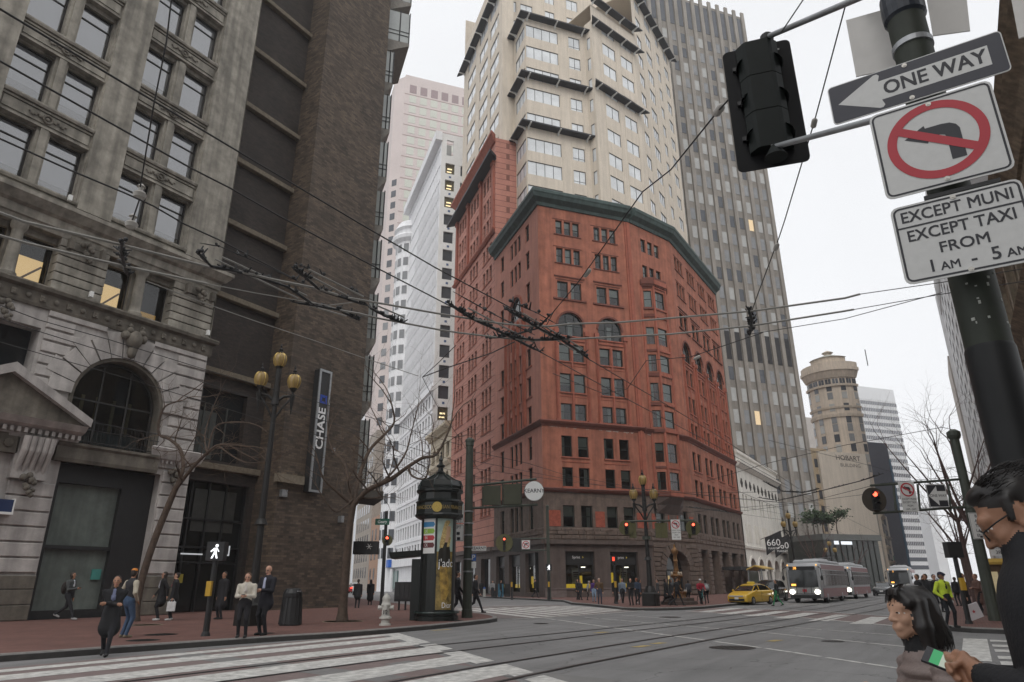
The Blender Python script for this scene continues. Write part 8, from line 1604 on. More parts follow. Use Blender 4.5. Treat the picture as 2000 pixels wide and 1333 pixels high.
def ik(a, c, l1, l2, pole):
    a, c, pole = map(np.array, (a, c, pole)); d = c-a; L_ = min(np.linalg.norm(d), (l1+l2)*.999); u = d/max(np.linalg.norm(d), 1e-6); x = (l1*l1-l2*l2+L_*L_)/(2*L_); hgt = math.sqrt(max(0, l1*l1-x*x)); p = pole-u*(pole@u); p = p/max(np.linalg.norm(p), 1e-6); return a+u*x+p*hgt, a+u*L_
SKIN = [mat('skin_light', (.48, .27, .19), .6, .08, 8), mat('skin_tan', (.36, .19, .12), .6, .08, 8), mat('skin_brown', (.2, .1, .065), .6, .08, 8)]
_cl = {}
def cloth(c, rough=.9):
    k_ = tuple(round(x, 3) for x in c)
    if k_ not in _cl: _cl[k_] = mat('cloth_%d' % len(_cl), c, rough, .22, 7, .2, 60)
    return _cl[k_]
def person(label, loc, face, H=1.74, top=(.02, .02, .022), pants=(.02, .02, .024), shoes=(.03, .03, .03), hair=(.03, .022, .018), hs='short', skin=0, legs='stand', arms='down', coat=0., bag=None, h=.024, lean=0., hat=None, scarf=None, collar=None, sleeves=None, group=None, head=(0, 0), build=1.14):
    """a person standing on loc, facing the direction face (radians in plan); the body is one mesh, bags and phones are separate things' parts"""
    t = thing('person', label, 'person', loc, face+pi/2, group); q = H/1.75; P = []; SK, HA, TO, PA, SH, SC_, SL = 0, 1, 2, 3, 4, 5, 6; bw = build
    up = lambda x, y, z: np.array((x, y-lean*max(0, z-.9), z))
    hipz = .92; feet = {'stand': ((-.1, 0, 0), (.11, -.02, 0)), 'walk': ((-.07, -.3, 0), (.08, .3, .06)), 'walk2': ((-.08, .26, .05), (.08, -.26, 0)), 'wide': ((-.15, .02, 0), (.16, -.04, 0)), 'stride': ((-.06, -.36, 0), (.06, .42, .16))}[legs]
    for sg, ft in zip((-1, 1), feet):
        hip = np.array((sg*.095, 0, hipz)); an = np.array((ft[0], ft[1], .085+ft[2])); kn, an = ik(hip, an, .44, .43, (0, -1, .05)); lift = ft[2] > .03
        P += [('c', hip, kn, .088*bw, .062, PA), ('c', kn, an, .06, .045, PA), ('c', an+np.array((0, .03, -.045 if not lift else -.02)), an+np.array((0, -.15, -.055 if not lift else -.1)), .042, .034, SH), ('c', an, an+np.array((0, .01, -.03)), .042, .04, SH)]
    P += [('c', up(0, 0, .9), up(0, 0, 1.05), .15*bw, .14*bw, PA if not coat else TO, .72), ('c', up(0, 0, 1.02), up(0, .005, 1.32), .145*bw, .165*bw, TO, .68), ('c', up(-.12, .01, 1.36), up(.12, .01, 1.36), .085*bw, .085*bw, TO, .9), ('c', up(0, .015, 1.38), up(0, -.005, 1.52), .062, .052, SK)]
    P += [('c', up(0, .01, 1.38), up(0, .005, 1.445), .09, .07, SC_ if scarf else TO)]
    if scarf: P += [('c', up(0, -.06, 1.42), up(0, -.11, 1.25), .05, .045, SC_)]
    if collar: P += [('c', up(0, -.1, 1.4), up(0, -.125, 1.18), .035, .04, SC_)]
    if coat: P += [('c', up(0, 0, 1.0), (0, .01, hipz-coat), .155*bw, (.19+coat*.06)*bw, TO, .75)]
    tgt = {'down': ((-.24, -.02, .82), (.24, -.02, .82)), 'phone': ((-.07, -.27, 1.12), (.07, -.27, 1.12)), 'phone1': ((-.06, -.27, 1.15), (.25, -.02, .82)), 'cross': ((.12, -.2, 1.12), (-.12, -.2, 1.14)), 'swing': ((-.24, -.2, .9), (.24, .16, .88)), 'pocket': ((-.2, -.1, .94), (.2, -.1, .94)), 'ear': ((-.1, -.06, 1.56), (.24, -.03, .82)), 'carry': ((-.2, -.24, 1.05), (.24, -.02, .82)), 'bars': ((-.2, -.42, 1.02), (.2, -.42, 1.02))}[arms]
    hands = []
    for sg, hd in zip((-1, 1), tgt):
        sh = up(sg*.185*bw, .01, 1.385); el, wr = ik(sh, up(*hd), .29, .27, (sg*.6, .55, -.5)); P += [('c', sh, el, .062*bw, .05*bw, SL if sleeves else TO), ('c', el, wr, .05*bw, .038, SL if sleeves else TO)]; v = (wr-el)/np.linalg.norm(wr-el); hp = wr+v*.05
        P += [('c', wr, hp+v*.015, .03, .034, SK)]; n_ = np.cross(v, (0, 1, 0.01)); n_ = n_/np.linalg.norm(n_)
        for j in range(4): f0 = hp+v*.03+n_*(-.026+.0175*j); P.append(('c', f0, f0+v*(.045+.012*(j in (1, 2)))+np.array((0, -.012, -.012)), .011, .009, SK))
        P.append(('c', hp+n_*.03*sg, hp+n_*.055*sg+v*.03, .013, .01, SK)); hands.append(hp+v*.04)
    hc = up(0, -.015, 1.625); Rm = rotz(head[0]) @ rotx(head[1]); hp_ = lambda x, y, z: hc+Rm @ np.array((x, y, z)); E = lambda c, r, m: P.append(('e', hp_(*c), r, Rm, m, .012))
    E((0, .012, .025), (.078, .098, .096), SK); P += [('c', hp_(0, -.02, -.03), hp_(0, -.06, -.088), .058, .03, SK), ('c', hp_(0, -.085, .012), hp_(0, -.112, -.022), .01, .014, SK)]; E((-.076, .015, -.005), (.012, .022, .032), SK); E((.076, .015, -.005), (.012, .022, .032), SK)
    if hs != 'bald': E((0, .028, .05), (.082, .094, .084), HA); E((0, .06, .0), (.078, .06, .085), HA)
    if hs == 'long': P += [('c', hp_(0, .06, .03), hp_(0, .085, -.22), .085, .075, HA, .6), ('c', hp_(-.068, .02, .0), hp_(-.082, .0, -.24), .03, .035, HA), ('c', hp_(.068, .02, .0), hp_(.082, .0, -.24), .03, .035, HA)]
    if hs == 'bob': P += [('c', hp_(-.065, .03, .02), hp_(-.075, .01, -.1), .04, .035, HA), ('c', hp_(.065, .03, .02), hp_(.075, .01, -.1), .04, .035, HA)]
    if hs == 'bun': E((0, .1, .07), (.04, .04, .04), HA)
    if hs == 'hood': E((0, .04, .0), (.1, .1, .13), TO)
    mats = [SKIN[skin], cloth(hair, .6), cloth(top), cloth(pants), cloth(shoes), cloth(scarf or collar or top), cloth(sleeves or top), SIGNK, mat('lips', (.3, .1, .09), .5, 0)]
    if hat: E((0, .015, .075), (.084, .1, .06), 9); P.append(('c', hp_(0, -.07, .06), hp_(0, -.13, .05), .05, .04, 9, 1.)); mats.append(cloth(hat))
    Ri = Rm.T
    def post(lab, C):
        c = (C/q-hc) @ Rm; face_ = (c[:, 1] < -.05) & (lab == 0); ey = face_ & (np.abs(c[:, 2]-.018) < .012) & (np.abs(np.abs(c[:, 0])-.032) < .016); lab[ey] = 7; li = face_ & (np.abs(c[:, 2]+.062) < .01) & (np.abs(c[:, 0]) < .024); lab[li] = 8; return lab
    P = [tuple(np.array(x)*q if isinstance(x, np.ndarray) or (isinstance(x, tuple) and len(x) == 3 and p[0] == 'c' and i in (1, 2)) else (tuple(y*q for y in x) if i == 2 and p[0] == 'e' else (x*q if isinstance(x, float) and i in (3, 4) and p[0] == 'c' else x)) for i, x in enumerate(p)) for p in P]
    fig_obj('body', P, mats, h, t, .022, post)
    if bag:
        kind, bc = bag; b = MB()
        if kind == 'backpack': b.ball((0, .21*q, 1.17*q), .2*q, 10, 8, (.85, .6, 1.2))
        elif kind == 'tote': x, y, z = hands[1]*q; b.bev(x-.05, x+.05, y-.16, y+.16, z-.42, z-.06, .02); b.tube([(x, y-.1, z-.07), (x, y-.06, z+.03), (x, y+.06, z+.03), (x, y+.1, z-.07)], .009, 4)
        elif kind == 'shoulder': b.bev(.2*q, .32*q, -.2*q, .14*q, .78*q, 1.02*q, .03); b.tube([(.26*q, -.1*q, 1.0*q), (.12*q, .0, 1.43*q), (.24*q, .1*q, 1.0*q)], .012, 4)
        ob = b.build({'backpack': 'backpack', 'tote': 'carrier_bag', 'shoulder': 'handbag'}[kind], cloth(bc), t, True, True)
    if arms in ('phone', 'phone1'):
        hx = (hands[0]+hands[1])/2*q if arms == 'phone' else hands[0]*q; b = MB(); b.box(hx[0]-.04, hx[0]+.04, hx[1]-.06, hx[1]-.0, hx[2]+.02, hx[2]+.035); b.build('phone', BLACK, t, local=True)
    return t
def at_feet(px, py, head_py, z=.15, fit=True):
    p = onz(px, py, z); d = p.dot(_fh); H = (py-head_py)*d/1407/.99
    if H < 1.6 and fit: k_ = min(1.12, 1.64/H); p = Vector((p.x*k_, p.y*k_, z)); H *= k_
    return p, max(1.5, min(1.88, H))
VC = atan2(-_fh.y, -_fh.x); RT = atan2(_r0.y, _r0.x); LT = RT+pi; AW = VC+pi
def folk(label, px, py, hy, face, z=.15, **kw): p, H = at_feet(px, py, hy, z); return person(label, p, face, H, **kw)
K_ = (.018, .018, .02)
folk('walker in grey jacket with a dark backpack passing the papered shop window', 125, 1213, 1120, RT, top=(.06, .065, .065), legs='stride', arms='phone1', bag=('backpack', (.03, .024, .022)), shoes=(.3, .3, .3), hs='bob', skin=1, h=.02, scarf=(.5, .52, .55))
folk('woman in black with sunglasses and folded arms stepping off the kerb', 203, 1282, 1140, VC+R(20), z=0., top=K_, legs='walk2', arms='cross', coat=.3, hs='long', skin=1, h=.016, scarf=(.16, .18, .28))
folk('man in orange cap, tan-sleeved dark jacket and jeans seen from behind', 240, 1246, 1122, VC+R(150), top=(.03, .03, .034), sleeves=(.42, .38, .30), pants=(.05, .085, .15), shoes=(.2, .17, .12), legs='stand', arms='pocket', hat=(.55, .2, .04), skin=1, h=.016, build=1.12, head=(R(40), 0))
folk('long-haired woman in black with white trainers by the limestone pier', 308, 1212, 1120, LT+R(35), top=K_, legs='stand', shoes=(.6, .6, .6), hs='long', h=.02, coat=.22, arms='swing', collar=(.4, .4, .44))
folk('person in black holding a small white carrier bag by the limestone pier', 333, 1212, 1126, LT+R(20), top=K_, legs='stand', shoes=(.55, .55, .55), hs='bun', h=.02, coat=.12, bag=('tote', (.6, .6, .6)), scarf=(.3, .04, .06))
folk('dark-coated person standing by the bank doors', 428, 1210, 1120, LT+R(60), top=K_, coat=.35, hs='short', skin=1, h=.02)
folk('woman in cream jacket looking at her phone at the near kerb', 471, 1246, 1130, VC+R(8), top=(.52, .48, .41), pants=(.018, .017, .02), arms='phone', hs='long', hair=(.10, .055, .03), scarf=(.5, .46, .42), legs='stand', h=.014, head=(0, R(12)), coat=.0)
folk('bald man in a dark suit reading his phone', 512, 1241, 1112, VC+R(-25), top=(.016, .016, .022), pants=(.02, .02, .024), arms='phone', hs='bald', collar=(.4, .42, .55), h=.014, head=(0, R(22)), coat=.12)
folk('dark silhouetted pedestrian with a shoulder bag left of the Geary pole', 697, 1188, 1136, AW, top=K_, hs='short', coat=.2, bag=('shoulder', K_), h=.026); folk('woman in a long dark coat left of the Geary pole', 722, 1184, 1138, AW, top=K_, coat=.45, hs='bob', h=.026)
folk('dark walker half hidden behind the kiosk', 893, 1203, 1122, RT+R(10), top=K_, legs='walk', arms='swing', hs='bun', h=.022); folk('walker in black passing behind the trolley pole', 928, 1199, 1128, RT, top=K_, legs='stride', arms='swing', h=.022)
g_ = 'people waiting on the far corner'
for lab, px, py, hy, f, kw in (
    ('woman with long black hair at the left of the corner crowd', 1128, 1174, 1137, VC+R(60), dict(hs='long', coat=.1)),
    ('woman in black trousers left of the grey-jacketed woman', 1134, 1177, 1140, VC+R(30), dict(hs='bob', legs='walk')),
    ('woman in a pale grey jacket bending beside a pushchair', 1147, 1177, 1143, RT, dict(top=(.28, .27, .25), hair=(.3, .28, .26), lean=.35)),
    ('person in purple with pale jeans in the corner crowd', 1161, 1181, 1140, VC, dict(top=(.07, .03, .14), pants=(.2, .28, .38))),
    ('stout grey-haired man in a brown jacket on the corner', 1172, 1182, 1135, VC, dict(top=(.10, .06, .03), pants=(.05, .055, .08), hair=(.35, .33, .3), build=1.25, arms='carry')),
    ('person in black carrying a white bag right of the shop window', 1203, 1183, 1137, VC+R(30), dict(bag=('tote', (.5, .5, .5)))),
    ('woman in a blue denim jacket on the corner', 1217, 1184, 1139, VC, dict(top=(.20, .25, .32), hair=(.2, .12, .06), hs='long', legs='walk')),
    ('tall man in black at the middle of the corner crowd', 1234, 1183, 1134, VC+R(-30), dict(arms='phone')),
    ('person in blue and black with an orange hat on the corner', 1246, 1187, 1139, VC, dict(top=(.05, .07, .11), hat=(.3, .1, .05), arms='carry')),
    ('person in dark clothes with white trainers at the kerb', 1252, 1185, 1141, RT, dict(shoes=(.6, .6, .6), legs='walk')),
    ('grey-coated man by the corner lamp base', 1287, 1182, 1140, LT, dict(top=(.07, .068, .07), coat=.3)),
    ('woman in black striding past the fountain, leftmost of three', 1303, 1188, 1140, RT, dict(hs='long', legs='walk', coat=.3)),
    ('woman in black striding past the fountain, middle of three', 1313, 1189, 1141, RT, dict(hs='long', legs='walk2', coat=.2)),
    ('man in a dark suit striding past the fountain, rightmost of three', 1325, 1190, 1138, RT+R(10), dict(legs='stride', collar=(.3, .34, .42), arms='swing')),
    ('woman with a pale handbag in front of the fountain', 1347, 1184, 1142, AW+R(20), dict(top=(.07, .075, .09), bag=('shoulder', (.5, .46, .42)))),
    ('person with a pale backpack right of the cyclist', 1382, 1184, 1143, AW, dict(top=(.2, .2, .2), bag=('backpack', (.35, .36, .37)))),
    ('person in a green cap by the brick shop window', 1078, 1167, 1133, VC, dict(hat=(.05, .2, .08))),
    ('person in black walking by the brick shop wall', 1045, 1168, 1134, RT, dict(legs='walk')),
    ('person in a light top beyond the newspaper boxes', 962, 1167, 1137, VC, dict(top=(.3, .3, .3))),
    ('person in dark clothes beyond the newspaper boxes', 978, 1168, 1136, RT, dict()),
    ('person in black down the side pavement', 940, 1166, 1138, AW, dict())):
    folk(lab, px, py, hy, f, h=.03, group=g_, **kw)
folk('person in black and green crossing in front of the leading bus', 1521, 1190, 1142, LT, z=0., pants=(.03, .2, .08), legs='walk', h=.03)
# cyclist: rider and bicycle
cpos, cH = at_feet(1371, 1189, 1141, 0.); cf = VC+R(4); person('cyclist in red jacket and white helmet riding towards the viewer', cpos+Vector((0, 0, .1)), cf, 1.6, top=(.32, .02, .04), pants=K_, hat=(.65, .65, .65), arms='bars', legs='walk', h=.026, lean=.2)
bt = thing('bicycle', 'teal bicycle under the cyclist in red', 'bicycle', cpos, cf); TEAL = mat('teal_frame', (.05, .25, .26), .4, 0)
for x in (-.5, .52):
    b = MB(); b.rings([[(x+r*cos(2*pi*j/20), y, .34+r*sin(2*pi*j/20)) for j in range(20)] for r, y in ((.30, -.02), (.34, 0), (.30, .02))], False); b.build('wheel', TYRE, bt, local=True)
b = MB(); [b.tube(q, .02, 5) for q in ([(-.5, 0, .34), (-.1, 0, .34), (.35, 0, .85), (.52, 0, .34)], [(-.1, 0, .34), (-.2, 0, .88)], [(-.2, 0, .8), (.35, 0, .82)], [(.35, 0, .85), (.38, 0, 1.05)])]; b.build('frame', TEAL, bt, local=True); b = MB(); b.tube([(.4, -.28, 1.05), (.42, 0, 1.06), (.4, .28, 1.05)], .018, 5); b.build('handlebar', BLACK, bt, local=True); b = MB(); b.bev(-.32, -.08, -.07, .07, .88, .94, .02); b.build('saddle', BLACK, bt, local=True)
# right pavement and crossing
folk('traffic officer in a bright yellow jacket on the right corner', 1858, 1226, 1127, VC+R(15), top=(.50, .62, .05), pants=(.015, .016, .02), hat=(.02, .02, .04), arms='pocket', legs='wide', skin=2, h=.016, build=1.18, scarf=K_)
for lab, px, py, hy, f, kw in (('man in black with a phone at his ear left of the officer', 1822, 1206, 1132, LT+R(20), dict(arms='ear', skin=1)), ('man in black looking down behind the dark-haired woman', 1806, 1208, 1136, LT, dict(skin=1)), ('man with pale shirt front beyond the officer', 1838, 1200, 1132, VC, dict(collar=(.4, .4, .4))), ('dark-coated woman carrying a white star-printed bag', 1896, 1212, 1131, RT+R(-30), dict(coat=.35, hs='bob')), ('woman in a brown coat looking at a lit screen', 1921, 1204, 1133, LT, dict(top=(.16, .09, .07), coat=.35, hair=(.2, .1, .05), hs='bun', arms='phone')), ('dark pedestrian far down the right pavement', 1876, 1190, 1138, AW, dict())):
    folk(lab, px, py, hy, f, h=.024, group='people on the right corner', **kw)
bp_ = onz(1903, 1216, .15); f_ = vface(bp_); b = MB(); x, z = f_.px(1902, 1195); cq, sq = cos(R(18)), sin(R(18)); b.rings([[f_.pt(x+(u*cq-v*sq)*.26, z+(u*sq+v*cq)*.26, o) for u, v in ((-1, -.95), (1, -.95), (1, .95), (-1, .95))] for o in (-.06, .0)]); bg = single(b, 'carrier_bag', mat('bag_white', (.62, .6, .62), .6, .05, 4), 'white carrier bag with a red star held beside the dark coat', 'bag', tuple(f_.pt(x, z-.25)))
st = [(x+.07*(1 if i % 2 == 0 else .42)*sin(i*pi/5), z+.07*(1 if i % 2 == 0 else .42)*cos(i*pi/5)) for i in range(10)]; poly(f_, st[::-1], SIGNR, bg, .004, 'red_star'); bg.children[0].location = (0, 0, 0)
# ================================================================== the two people nearest the camera
def hero_head(P, hc, Rm, s=1.0, lip=8, SK=0, EW=9, EI=7):
    f = lambda x, y, z: hc+Rm @ (np.array((x, y, z))*s); E = lambda c, r, m, k=.01: P.append(('e', f(*c), tuple(q*s for q in r), Rm, m, k)); Cc = lambda a, b, ra, rb, m: P.append(('c', f(*a), f(*b), ra*s, rb*s, m))
    E((0, .012, .03), (.075, .094, .092), SK, .02); E((0, -.035, -.02), (.062, .06, .075), SK, .02); Cc((0, -.03, -.05), (0, -.068, -.092), .05, .026, SK); Cc((-.04, -.01, -.05), (-.015, -.065, -.09), .028, .02, SK); Cc((.04, -.01, -.05), (.015, -.065, -.09), .028, .02, SK)
    Cc((-.045, -.072, .038), (.045, -.072, .038), .02, .02, SK)
    Cc((0, -.09, .02), (0, -.113, -.022), .010, .0125, SK); E((-.013, -.100, -.026), (.010, .012, .009), SK, .006); E((.013, -.100, -.026), (.010, .012, .009), SK, .006)
    for sg in (-1, 1):
        E((sg*.042, -.06, -.022), (.026, .024, .024), SK, .02); E((sg*.031, -.0745, .010), (.0125, .0105, .0065), EW, .002); E((sg*.032, -.0845, .010), (.0062, .0045, .006), EI, .001); Cc((sg*.014, -.089, .043), (sg*.052, -.076, .045), .0042, .003, 1); Cc((sg*.018, -.0905, .0225), (sg*.05, -.081, .0205), .0042, .0035, SK); Cc((sg*.018, -.089, .002), (sg*.048, -.08, .004), .004, .0035, SK)
        E((sg*.077, .012, -.004), (.010, .021, .032), SK, .006); Cc((sg*.083, .026, .02), (sg*.083, .028, -.012), .006, .006, SK); Cc((sg*.08, .006, -.032), (sg*.082, .012, -.028), .009, .007, SK)
    Cc((-.019, -.0905, -.0575), (.019, -.0905, -.0575), .0046, .0046, lip); Cc((-.015, -.090, -.066), (.015, -.090, -.066), .0052, .0052, lip); Cc((-.02, -.083, -.062), (.02, -.083, -.062), .014, .014, SK)
    return f
def fingers(P, palm, u, w, n_, curl, SK=0, s=1.0, thumb=1, k=1.0):
    """palm: knuckle-line centre; u along the fingers, w across towards the thumb, n_ the side the fingers close to"""
    u, w, n_ = (np.array(x, float)/np.linalg.norm(x) for x in (u, w, n_)); L3 = ((.04, .025, .02), (.046, .03, .022), (.043, .028, .021), (.034, .022, .018)); tips = []
    for j in range(4):
        p = palm+w*(.03-.02*j)*s; a = 0.
        for i, l in enumerate(L3[j]):
            a += curl[i]+.06*j; d = u*cos(a)+n_*sin(a); q = p+d*l*s; P.append(('c', p, q, (.0088-.0008*i)*s, (.0082-.0008*i)*s, SK)); p = q
        tips.append(p)
    b0 = palm-u*.07*s+w*.028*s; b1 = b0+w*.03*s+u*.035*s+n_*.012*s; b2 = b1+u*.032*s*thumb+n_*.022*s-w*.008*s; b3 = b2+u*.024*s*thumb+n_*.02*s-w*.016*s; P.extend([('c', b0, b1, .014*s, .011*s, SK), ('c', b1, b2, .0105*s, .0095*s, SK), ('c', b2, b3, .0092*s, .0078*s, SK)])
    P.extend([('c', palm+w*.026*s, palm-u*.075*s+w*.02*s, .014*s, .016*s, SK), ('c', palm-w*.028*s, palm-u*.075*s-w*.02*s, .013*s, .016*s, SK), ('c', palm, palm-u*.08*s, .015*s, .018*s, SK)]); return tips
def strands(name, roots, m, parent, r=.0014):
    b = MB()
    for pts in roots: b.tube(pts, [r]*(len(pts)-1)+[r*.3], 3, False)
    return b.build(name, m, parent, local=True)
def rows_(pts): return [Vector(tuple(p)) for p in pts]
JK = mat('puffer_taupe', (.20, .155, .14), .5, .12, 9, .25, 90, spec=.45); BLKJ = mat('black_jacket', (.010, .010, .012), .75, .3, 6, .25, 70); HAIRB = mat('black_hair', (.012, .009, .008), .42, .3, 30, spec=.5); SKA = mat('skin_warm', (.44, .26, .175), .5, .06, 14, .08, 220); SKB = mat('skin_olive', (.30, .155, .095), .5, .08, 14, .1, 220); EYEW = mat('eye_white', (.6, .57, .54), .3, 0); EYEI = mat('eye_dark', (.015, .01, .008), .2, 0); LIPM = mat('lip_rose', (.33, .12, .11), .45, 0)
# ---- dark-haired woman in a quilted jacket
wd_ = 3.3; hpos = atd(1793, 1199, wd_); HW = (hpos.z)/(1.60)*1.75; q = HW/1.75; wf = LT-R(4)
t = thing('person', 'dark-haired woman in a taupe quilted jacket walking left in the foreground', 'person', (hpos.x, hpos.y, 0), wf+pi/2)
P = []; up = lambda x, y, z: np.array((x, y, z))*q
hc = up(0, -.035, 1.60); Rm = rotz(R(6)) @ rotx(R(2)); f = hero_head(P, hc, Rm, q*1.02)
P += [('c', up(0, .02, 1.36), up(0, -.01, 1.53), .058*q, .05*q, 0), ('c', up(0, 0, 1.33), up(0, -.005, 1.43), .10*q, .085*q, 3)]
for i in range(8): z = .80+i*.075; w2 = (.185, .19, .19, .185, .19, .195, .19, .165)[i]; P.append(('e', up(0, .01, z), (w2*q, (.135 if i < 5 else .14)*q, .052*q), None, 2, .012))
P += [('e', up(0, .01, 1.385), (.15*q, .115*q, .05*q), None, 2, .02)]
def puff_arm(sh, el, wr):
    for a, c, n_, r0, r1 in ((sh, el, 5, .078, .066), (el, wr, 4, .066, .05)):
        v = (c-a)/np.linalg.norm(c-a); o1 = np.cross(v, (0, 0, 1.)); o1 = o1/max(np.linalg.norm(o1), 1e-6); o2 = np.cross(v, o1); Rr = np.stack([o1, o2, v], 1)
        for i in range(n_+1): f_ = i/n_; r = (r0+(r1-r0)*f_)*q; P.append(('e', a+(c-a)*f_, (r, r, r*.62), Rr, 2, .01))
for sg, hd in ((-1, (-.06, -.25, 1.19)), (1, (.13, -.27, 1.16))):
    sh = up(sg*.19, .01, 1.34); el, wr = ik(sh, up(*hd), .27*q, .25*q, (sg*.35, .55, -.6)); puff_arm(sh, el, wr); v = (wr-el)/np.linalg.norm(wr-el)
    P.append(('c', wr, wr+v*.03*q, .03*q, .03*q, 0)); n_ = np.array((-sg*.8, .1, -.5)); w_ = np.array((0, -.4, .9)); fingers(P, wr+v*.085*q, v, w_, n_, (1.1, 1.3, .9), 0, q*.95)
for sg in (-1, 1):
    hip = up(sg*.095, 0, .88); an = up(sg*.08, -.26*sg, .09+.03*(sg < 0)); kn, an = ik(hip, an, .43*q, .42*q, (0, -1, .05)); P += [('c', hip, kn, .09*q, .065*q, 4), ('c', kn, an, .06*q, .045*q, 4), ('c', an+up(0, .03, -.045), an+up(0, -.15, -.055), .042*q, .034*q, 5)]
E = lambda c, r, m, k=.01: P.append(('e', f(*c), tuple(x*q for x in r), Rm, m, k))
E((0, .03, .058), (.092, .104, .085), 1, .012); E((0, .07, -.0), (.095, .075, .11), 1, .015); E((0, .075, -.09), (.105, .07, .085), 1, .02)
for sg in (-1, 1): P += [('c', f(sg*.075, .01, .05), f(sg*.088, .0, -.06), .034*q, .042*q, 1), ('c', f(sg*.088, .0, -.06), f(sg*.09, .01, -.145), .042*q, .032*q, 1), ('c', f(sg*.02, -.062, .105), f(sg*.07, -.04, .055), .026*q, .028*q, 1)]
fig_obj('body', P, [SKA, HAIRB, JK, cloth((.012, .012, .013)), cloth((.02, .02, .024)), cloth((.03, .03, .03)), HAIRB, EYEI, LIPM, EYEW], .0062, t, .016)
rt = []; random.seed(5)
for i in range(420):
    a = random.uniform(-2.0, 2.0)+pi/2; top_ = (.088*cos(a)*.95, .035+.098*sin(a)*.8, .10-.02*random.random()); lx = .108*cos(a); ly = .035+.115*sin(a); zl = random.uniform(-.19, -.12)
    if sin(a) < -.1 and abs(cos(a)) < .8: continue
    e = random.uniform(-.012, .012); rt.append(rows_([f(top_[0]*.6, top_[1]*.8, .135), f(top_[0]*1.08, top_[1]*1.05, .07), f(lx*1.02, ly, -.04), f(lx*1.04+e, ly*1.03+e, zl*.75), f(lx*.97+e*2, ly*.98+e, zl)]))
for i in range(60):
    x = random.uniform(-.06, .06); rt.append(rows_([f(x*.4, -.02, .146), f(x, -.075, .118), f(x*1.35, -.1+abs(x)*.3, .062+random.uniform(-.012, .012))]))
strands('hair_strands', rt, HAIRB, t, .0013)
b = MB(); b.rings([[tuple(up(x, y, z)) for x, y, z in ((.16, .13, 1.36), (.19, .11, 1.36), (.19, .12, 1.33), (.16, .14, 1.33))], [tuple(up(x, y, z)) for x, y, z in ((.17, .17, 1.1), (.21, .15, 1.1), (.21, .16, 1.07), (.17, .18, 1.07))], [tuple(up(x, y, z)) for x, y, z in ((.15, .2, .9), (.2, .18, .9), (.2, .19, .87), (.15, .21, .87))]]); b.build('bag_strap', mat('mustard_strap', (.45, .28, .03), .8, .15, 12), t, local=True); b = MB(); b.bev(*[x*q for x in (.10, .26, .14, .34, .62, .92)], .03); b.build('shoulder_bag', mat('mustard_strap', (.45, .28, .03)), t, local=True)
# ---- man in glasses with a phone
md = 2.4; hp2 = atd(1985, 1012, md); HM = hp2.z/1.585*1.75; q = HM/1.75; mf = LT-R(40)
base = Vector((hp2.x, hp2.y, 0))+Vector((cos(mf+pi), sin(mf+pi), 0))*.06*q
t = thing('person', 'man in glasses and black jacket looking down at his phone at the right edge', 'person', base, mf+pi/2)
P = []; up = lambda x, y, z: np.array((x, y, z))*q
hc = up(0, -.06, 1.585); Rm = rotz(R(3)) @ rotx(R(33)); f = hero_head(P, hc, Rm, q*1.03)
P += [('c', up(0, .01, 1.37), up(0, -.03, 1.52), .066*q, .06*q, 0), ('c', up(0, .0, 1.36), up(0, -.015, 1.465), .125*q, .105*q, 2), ('c', up(0, 0, 1.0), up(0, .005, 1.31), .19*q, .21*q, 2, .8), ('c', up(-.13, .01, 1.35), up(.13, .01, 1.35), .095*q, .095*q, 2, .9), ('c', up(0, 0, .86), up(0, 0, 1.03), .185*q, .19*q, 2, .8)]
hands = []
for sg, hd in ((1, (.08, -.215, 1.115)), (-1, (-.05, -.2, 1.1))):
    sh = up(sg*.2, .01, 1.37); el, wr = ik(sh, up(*hd), .29*q, .27*q, (sg*.5, .5, -.7)); P += [('c', sh, el, .076*q, .062*q, 2), ('c', el, wr, .06*q, .046*q, 2)]; v = (wr-el)/np.linalg.norm(wr-el)
    P.append(('c', wr, wr+v*.04*q, .03*q, .03*q, 0)); pk = wr+v*.09*q; hands.append((pk, v)); fingers(P, pk, v+np.array((0, -.2, .1)), np.array((0, -.35*1, .8)), np.array((-sg*1.0, .0, .15)), (.35, .75, .6), 0, q*1.02)
for sg in (-1, 1):
    hip = up(sg*.1, 0, .9); an = up(sg*.11, .02*sg, .085); kn, an = ik(hip, an, .43*q, .43*q, (0, -1, .05)); P += [('c', hip, kn, .095*q, .068*q, 4), ('c', kn, an, .064*q, .05*q, 4), ('c', an+up(0, .03, -.045), an+up(0, -.17, -.055), .044*q, .036*q, 5)]
E = lambda c, r, m, k=.01: P.append(('e', f(*c), tuple(x*q for x in r), Rm, m, k))
E((0, .03, .06), (.084, .1, .082), 1, .012); E((0, .075, .005), (.076, .05, .085), 1, .012); E((0, -.02, .108), (.066, .055, .03), 1, .012)
for sg in (-1, 1): P.append(('c', f(sg*.077, .02, .05), f(sg*.078, -.008, .0), .016*q, .009*q, 1))
fig_obj('body', P, [SKB, HAIRB, BLKJ, BLKJ, cloth((.02, .02, .024)), cloth((.03, .03, .03)), HAIRB, EYEI, LIPM, EYEW], .0062, t, .016)
rt = []
for i in range(520):
    a = random.uniform(0, 2*pi); e = random.uniform(.15, 1.25); x, y, z = .086*cos(a)*cos(e), .03+.102*sin(a)*cos(e), .062+.084*sin(e)
    if y < -.05 and z < .1: continue
    d_ = np.array((random.gauss(0, .006), .022+random.gauss(0, .006), -.004)); p0 = np.array((x, y, z))*1.0; c_ = np.array((0, .03, .03)); nrm = (p0-c_)/np.linalg.norm(p0-c_); rt.append(rows_([f(*(p0+nrm*.002)), f(*(p0+d_*.6+nrm*.007)), f(*(p0+d_*1.3+nrm*.003))]))
strands('hair_strands', rt, HAIRB, t, .0013)
